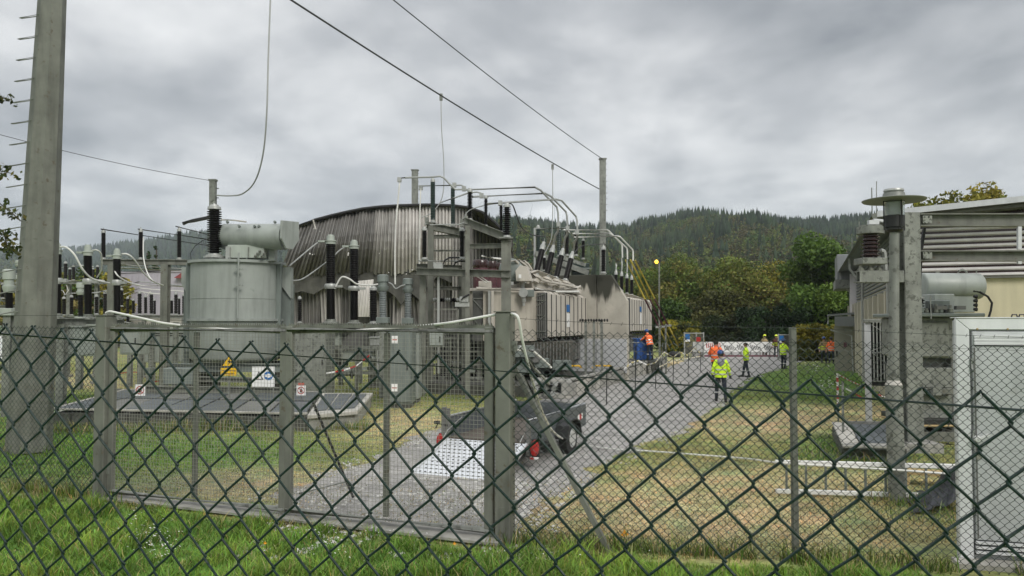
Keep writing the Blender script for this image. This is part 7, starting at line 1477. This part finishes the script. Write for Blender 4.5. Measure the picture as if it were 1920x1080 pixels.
# ============================================================ barrier banner, mesh cabinets, blue bin
def banner():
    Y = 55; a = P(1300,664,Y); c = P(1462,664,Y); zt_ = P(0,641,Y).z; zb = P(0,660,Y).z; t = thing('barrier_banner', ((a.x+c.x)/2,Y,-.03), 'long white barrier banner with black hatching and red lettering across the driveway', 'barrier')
    n = 9
    for k in range(n): x0 = a.x+(c.x-a.x)*k/n; x1 = a.x+(c.x-a.x)*(k+1)/n-.02; b = MB(); b.box(x0,x1,Y,Y+.05,zb,zt_); b.build('panel', 'white', t)
    b = MB()
    for k in range(n+1): x = a.x+(c.x-a.x)*k/n; b.box(x-.03,x+.03,Y+.06,Y+.12,-.03,zt_)
    b.build('posts', 'galv', t, kind='stuff'); h = zt_-zb
    b = MB()
    for k in range(8): x = P(1323+3.6*k,0,Y).x; b.prism([(x,Y-.008,zt_-h*.10),(x+.06,Y-.008,zt_-h*.10),(x+.12,Y-.008,zt_-h*.62),(x+.05,Y-.008,zt_-h*.62)], (0,.006,0))
    b.build('red_stroke', 'red', t, kind='stuff'); b = MB()
    for g_ in range(4):
        for k in range(6): x = P(1356+25*g_+3.3*k,0,Y).x; b.prism([(x,Y-.008,zb+h*(.72-.04*k)),(x+.055,Y-.008,zb+h*(.72-.04*k)),(x+.17,Y-.008,zb+h*(.22)),(x+.115,Y-.008,zb+h*(.22))], (0,.006,0))
    b.build('black_stroke', 'black', t, kind='stuff')
    b = MB(); b.box(a.x+.4,c.x,Y-.05,Y+.2,-.03,.10); b.build('foot_beam', 'rod_purple', t)
banner()
def meshcab(x0, x1, yt_, yb, Y, label):
    a = P(x0,0,Y).x; c = P(x1,0,Y).x; z1 = P(0,yt_,Y).z; t = thing('mesh_gate', ((a+c)/2,Y,-.03), label, 'gate')
    for x in (a, (a+c)/2+.15, c): b = MB(); b.box(x-.035,x+.035,Y-.03,Y+.03,-.03,z1); b.build('post', 'cap_metal', t)
    for z in (z1-.06, .06): b = MB(); b.box(a+.036,c-.036,Y-.045,Y-.031,z-.03,z+.03); b.build('rail', 'cap_metal', t)
    b = MB(); k = a
    while k < c: b.box(k,k+.035,Y+.05,Y+.06,0,z1-.1); k += .07
    b.build('mesh', 'fin_grey', t, kind='stuff')
    b = MB(); b.box(a+.05,a+.35,Y-.06,Y-.05,z1-.62,z1-.12); s_ = b.build('blue_sign', 'sign_blue', t); b = MB(); b.box(a+.05,a+.35,Y-.065,Y-.061,z1-.62,z1-.48); b.build('white_strip', 'white', s_)
    b = MB(); q = a+(c-a)*.72; b.box(q-.14,q+.14,Y-.06,Y-.05,z1-.62,z1-.32); b.build('red_sign', 'red', t)
meshcab(1283, 1319, 623, 664, 49, 'grey mesh gate panel with small blue and red signs left of the banner')
meshcab(1459, 1500, 626, 664, 51, 'grey mesh gate panel with red sign right of the banner')
def bluebin():
    Y = 37.5; a = P(1194,0,Y).x; c = P(1221,0,Y).x; z0 = P(0,675,Y).z; z1 = P(0,637,Y).z; t = thing('blue_container', ((a+c)/2,Y,z0), 'blue steel container beside the worker in orange on the plinth', 'container')
    b = MB(); b.box(a,c,Y,Y+1.1,z0,z1); b.build('body', 'blue', t, bev=.02)
    for k in range(5): x = a+(c-a)*(k+.1)/4.6; b = MB(); b.box(x,x+.04,Y-.035,Y-.001,z0+.05,z1-.05); b.build('rib', 'blue', t)
    b = MB(); b.box(a-.04,c+.04,Y-.05,Y+1.14,z1+.001,z1+.06); b.build('lid', 'blue', t, bev=.01)
    t = thing('stone_plinth', ((a+c)/2,Y-.5,-.03), 'dark stone plinth under the blue container', 'plinth'); rs = random.Random(4)
    x0 = P(1180,0,Y-.8).x; x1 = P(1243,0,Y-.8).x
    for i in range(3):
        for k in range(9): xa = x0+(x1-x0)*(k+(.0 if i%2 else .15))/9.2; b = MB(); b.box(xa, xa+(x1-x0)/9.2-.025, Y-.8+rs.uniform(-.03,.03), Y+2.0, -.03+i*(z0+.03)/3, -.03+(i+1)*(z0+.03)/3-.015); b.build('stone', rs.choice(['concrete_dark','concrete_dark','concrete']), t, bev=.015)
    b = MB(); b.box(x0+.02,x1-.02,Y-.7,Y+1.9,-.02,z0-.016); b.build('core', 'black', t)
    b = MB(); b.tube([(x0,Y-.7,z0),(x0,Y-.7,z0+.9),(a,Y-.7,z0+.9)], .025, 5); b.tube([(x0,Y-.7,z0+.45),(x1,Y-.7,z0+.45)], .02, 5); b.tube([(x1,Y-.7,z0),(x1,Y-.7,z0+.9)], .025, 5); b.build('railing', 'galv', t)
    return z0
zpl = bluebin()
for i, (px, Y) in enumerate(((1237,36),(1248,36.5))): b = MB(); a = P(px,0,Y); b.tube([(a.x,Y,-.03),(a.x,Y,P(0,612,Y).z)], .05, 6); tag(b.build('steel_post', 'galv'), '%s of two plain steel posts right of the stone plinth' % ('left' if i == 0 else 'right'), 'post', 'plain steel posts by the plinth')
# wind turbines on the ridge
def turbine(hx, hy, Y, blades_, label):
    hub = P(hx,hy,Y); t = thing('wind_turbine', (hub.x,Y,hub.z-110), label, 'wind turbine')
    b = MB(); b.lathe((hub.x,Y,hub.z-110), hub, [(0,2.6),(1,1.4)], 8); b.build('tower', 'turbine', t)
    b = MB(); b.cbox(hub, 4, 9, 4); b.build('nacelle', 'turbine', t)
    for (dx, dy) in blades_: e = P(hx+dx,hy+dy,Y-6); b = MB(); b.tube([hub+Vector((0,-6,0)), e], 1.5, 5, .4); b.build('blade', 'turbine', t)
turbine(994, 403, 2300, ((5,-25),(-24,9),(20,16)), 'far wind turbine on the ridge, the left one with a raised blade')
turbine(1040, 375, 2600, ((-18,14),(-2,-22),(20,9)), 'far wind turbine behind the busbar tubes, the right one')
# ============================================================ people
def person(foot, hgt, head, jacket, pants, label, helmet='helmet_blue', pose='stand', stripe='reflect', hood=False, hands='skin', vest=None):
    """foot: ground point; head: heading in degrees, 0 = facing away from the camera (+y)"""
    foot = Vector(foot); t = thing('person', foot, label, 'person'); t.rotation_euler = (0,0,math.radians(head)); k = hgt/1.78
    st = {'walk': (.22,-.20), 'stand': (.03,-.03), 'stride': (-.18,.20)}.get(pose, (.03,-.03))
    J = {'pel': (0,0,.95), 'che': (0,.01,1.28), 'nec': (0,.0,1.50), 'hd0': (0,.02,1.58), 'hd1': (0,.025,1.68), 'shL': (-.17,0,1.42), 'shR': (.17,0,1.42),
         'elL': (-.27,-.04,1.14), 'elR': (.27,-.04,1.14), 'wrL': (-.30,.08,.90), 'wrR': (.30,.08,.90), 'hpL': (-.10,0,.90), 'hpR': (.10,0,.90),
         'knL': (-.12,st[0]*.6+.04,.50), 'knR': (.12,st[1]*.4+.04,.50), 'anL': (-.13,st[0],.09), 'anR': (.13,st[1]-.02,.09), 'toL': (-.14,st[0]+.15,.04), 'toR': (.15,st[1]+.14,.04)}
    if pose == 'arms': J['elL'] = (-.30,.10,1.16); J['wrL'] = (-.16,.32,1.18); J['elR'] = (.30,.10,1.16); J['wrR'] = (.14,.34,1.16)
    if pose == 'bent': 
        for n_, d in (('che',.10),('nec',.22),('hd0',.30),('hd1',.36),('shL',.18),('shR',.18)): x,y,z = J[n_]; J[n_] = (x,y+d,z-.05)
        J['elL'] = (-.32,.34,1.16); J['wrL'] = (-.34,.58,1.10); J['elR'] = (.32,.34,1.12); J['wrR'] = (.28,.6,1.05)
    if pose == 'walk': J['wrL'] = (-.31,-.02,.92); J['wrR'] = (.33,.10,.92)
    R = {'pel': .155, 'che': .17, 'nec': .065, 'hd0': .085, 'hd1': .098, 'shL': .085, 'shR': .085, 'elL': .065, 'elR': .065, 'wrL': .045, 'wrR': .045, 'hpL': .10, 'hpR': .10,
         'knL': .075, 'knR': .075, 'anL': .058, 'anR': .058, 'toL': .04, 'toR': .04}
    E = [('pel','che'),('che','nec'),('nec','hd0'),('hd0','hd1'),('che','shL'),('che','shR'),('shL','elL'),('shR','elR'),('elL','wrL'),('elR','wrR'),('pel','hpL'),('pel','hpR'),('hpL','knL'),('hpR','knR'),('knL','anL'),('knR','anR'),('anL','toL'),('anR','toR')]
    nm = list(J); me = bpy.data.meshes.new('body'); me.from_pydata([tuple(c*k for c in J[a]) for a in nm], [(nm.index(a), nm.index(b_)) for a, b_ in E], []); me.update()
    o = bpy.data.objects.new('body_cage', me); C.objects.link(o); md = o.modifiers.new('skin', 'SKIN'); md.use_smooth_shade = True
    for i, a in enumerate(nm): me.skin_vertices[0].data[i].radius = (R[a]*k, R[a]*k*(.72 if a in ('pel','che') else 1)); me.skin_vertices[0].data[i].use_root = (a == 'pel')
    sb = o.modifiers.new('sub', 'SUBSURF'); sb.levels = 1; sb.render_levels = 1
    dg_ = bpy.context.evaluated_depsgraph_get(); m2 = bpy.data.meshes.new_from_object(o.evaluated_get(dg_)); bpy.data.objects.remove(o); m2.name = 'body'
    m2.materials.clear()
    for q in (jacket, pants, 'skin', 'black', hands): m2.materials.append(M[q])
    wr = [Vector(J['wrL'])*k, Vector(J['wrR'])*k]
    for p in m2.polygons:
        c = p.center; z = c.z/k; p.use_smooth = True
        arm = abs(c.x) > .205*k and z > .82
        if min((c-q).length for q in wr) < .06*k: p.material_index = 4
        elif z > 1.545: p.material_index = 2
        elif z > .88 or arm: p.material_index = 0
        elif z < .12: p.material_index = 3
        else: p.material_index = 1
    bd = bpy.data.objects.new('body', m2); C.objects.link(bd); bd.parent = t
    def part(b, name, m, par=None, smooth=True):
        me_ = bpy.data.meshes.new(name); me_.from_pydata([(v[0]*k, v[1]*k, v[2]*k) for v in b.v], [], b.f); me_.update(); o_ = link(name, me_, m, par or t, smooth); return o_
    hd = Vector(J['hd1'])
    # jacket body a little wider than the trunk, hem over the hips
    c0, c1 = Vector(J['pel'])-Vector((0,0,.09)), Vector(J['nec'])-Vector((0,0,.03)); b = MB(); b.lathe(c0, c1, [(0,.205),(.12,.215),(.45,.205),(.75,.215),(.9,.15),(1,.085)], 16, .68); part(b, 'jacket', jacket)
    for u, r_ in ((.16,.221),(.42,.211)): b = MB(); b.lathe(c0.lerp(c1,u), c0.lerp(c1,u+.075), [(0,r_),(1,r_)], 16, .69); part(b, 'reflective_band', stripe)
    for s in 'LR':
        a, b_ = Vector(J['el'+s]), Vector(J['wr'+s]); b = MB(); b.lathe(a.lerp(b_,.35), a.lerp(b_,.55), [(0,.072),(1,.068)], 10); part(b, 'sleeve_band', stripe)
        kn, an = Vector(J['kn'+s]), Vector(J['an'+s])
        if stripe == 'reflect' and pants != 'black': b = MB(); b.lathe(kn.lerp(an,.35), kn.lerp(an,.47), [(0,.078),(1,.074)], 10); part(b, 'leg_band', stripe)
        d = (b_-a).normalized(); b = MB(); w0 = b_+d*.02; b.lathe(w0, w0+d*.085, [(0,.030),(.4,.043),(1,.036)], 8, .55); x = Vector((1,0,0))
        for j in range(4): q = w0+d*.075+x*(-.027+.018*j); ln = (.055,.066,.07,.058)[j]; b.tube([q, q+d*ln*.55, q+d*ln*.9+Vector((0,.02,-.006))], .0085, 5, .0065)
        sg = 1 if s == 'L' else -1; q = w0+d*.03+x*sg*.036; b.tube([q, q+x*sg*.022+d*.025, q+x*sg*.020+d*.055+Vector((0,.012,0))], .0095, 5, .007); part(b, 'hand', hands)
        b = MB(); to = Vector(J['to'+s]); an_ = Vector(J['an'+s]); b.lathe(Vector((an_.x,an_.y-.07,.045)), Vector((to.x,to.y+.07,.04)), [(0,.035),(.15,.052),(.6,.052),(.9,.042),(1,.02)], 10, .85); part(b, 'boot', 'black')
    b = MB(); b.lathe(hd+Vector((0,.085,-.035)), hd+Vector((0,.125,-.045)), [(0,.018),(1,.010)], 6)
    for s in (-1,1): b.lathe(hd+Vector((s*.098,0,-.03)), hd+Vector((s*.112,0,-.03)), [(0,.028),(1,.02)], 8)
    b.add([(-.03,.096,-.085),(.03,.096,-.085),(.03,.099,-.092),(-.03,.099,-.092)], [(0,1,2,3)]) if False else None; part(b, 'face', 'skin')
    b = MB(); b.lathe(hd+Vector((0,-.02,-.08)), hd+Vector((0,-.01,.06)), [(0,.085),(.4,.108),(1,.10)], 12); part(b, 'hair', 'hair')
    for s in (-1,1): b = MB(); b.lathe(hd+Vector((s*.035,.088,.0)), hd+Vector((s*.035,.098,.0)), [(0,.012),(1,.008)], 6); part(b, 'eye', 'black')
    if helmet: 
        b = MB(); b.lathe(hd+Vector((0,0,.02)), hd+Vector((0,0,.155)), [(0,.135),(.06,.135),(.1,.118),(.5,.112),(.8,.075),(1,.02)], 16); b.lathe(hd+Vector((0,.09,.022)), hd+Vector((0,.09,.034)), [(0,.075),(1,.075)], 12); part(b, 'helmet', helmet)
        if helmet == 'helmet_yellow': b = MB(); b.lathe(hd+Vector((0,-.06,-.10)), hd+Vector((0,-.05,.03)), [(0,.10),(1,.125)], 12); part(b, 'neck_guard', helmet)
    if hood: b = MB(); p = Vector(J['nec']); b.lathe(p+Vector((-.01,-.10,.05)), p+Vector((-.0,-.155,-.24)), [(0,.06),(.3,.125),(.7,.12),(1,.02)], 14, .55); part(b, 'hood', 'hood_grey')
    if vest: b = MB(); b.lathe(c0.lerp(c1,.5), c0.lerp(c1,.98), [(0,.213),(.5,.222),(.85,.16),(1,.09)], 16, .7); part(b, 'vest', vest)
    return t
def pers(px, yb, ytop, **kw):
    g = G(px, yb); h = S(yb-ytop, g.y); g.z = -.028; kw.setdefault('hgt', min(1.95, max(1.62, h))); return person(g, kw.pop('hgt'), kw.pop('head'), **kw)
pers(1352, 752, 661, head=-8, jacket='hivis', pants='navy', label='person in yellow high visibility jacket with grey hood and blue helmet walking away', pose='walk', hood=True, hands='black')
pers(1399, 706, 651, head=62, jacket='hivis', pants='navy', label='person in yellow jacket and dark trousers seen from the side, striding left', helmet=None, pose='stride')
pers(1343, 716, 643, head=-20, jacket='hiorange', pants='navy', label='person in orange jacket directly behind the walking one in yellow', helmet=None, pose='arms', hgt=1.8)
pers(1434, 668, 630, head=180, jacket='firetan', pants='firedark', label='firefighter with bright yellow helmet standing before the banner, left of two', helmet='helmet_yellow', stripe='hivis')
pers(1456, 669, 631, head=150, jacket='firedark', pants='navy', label='firefighter with bright yellow helmet at the right end of the banner', helmet='helmet_yellow', stripe='hivis')
pers(1469, 691, 640, head=-60, jacket='hivis', pants='navy', label='person in yellow jacket and dark trousers, left of the pair near the fence post', pose='arms')
pers(1488, 689, 638, head=70, jacket='navy', pants='navy', label='person in dark clothes with yellow green vest, right of the pair near the fence post', helmet='helmet_yellow', vest='hivis', pose='arms')
pers(1545, 680, 641, head=170, jacket='firetan', pants='navy', label='firefighter in sand coloured jacket beside the one in orange near the building', helmet='helmet_blue', stripe='hivis')
pers(1559, 681, 634, head=150, jacket='hiorange', pants='navy', label='person in orange red jacket and navy trousers near the building', helmet='black')
person(P(1219,675,37.2), 1.55, 20, 'hiorange', 'navy', 'worker in orange bending over beside the blue container', pose='bent')
# ------------------------------------------------------------ haze over the valley
def haze():
    b = MB(); b.box(-2600, 2600, -80, 3300, -4, 420); o = b.build('haze', None); o['kind'] = 'stuff'; tag(o, 'thin grey blue haze lying over the whole valley', 'haze')
    m = bpy.data.materials.new('haze'); m.use_nodes = True; t_ = m.node_tree; t_.nodes.clear(); v = t_.nodes.new('ShaderNodeVolumePrincipled'); out = t_.nodes.new('ShaderNodeOutputMaterial')
    v.inputs['Density'].default_value = HAZE; v.inputs['Color'].default_value = (.80,.88,.97,1); v.inputs['Anisotropy'].default_value = .0
    t_.links.new(v.outputs[0], out.inputs['Volume']); o.data.materials.clear(); o.data.materials.append(m)
HAZE = .00017
haze()
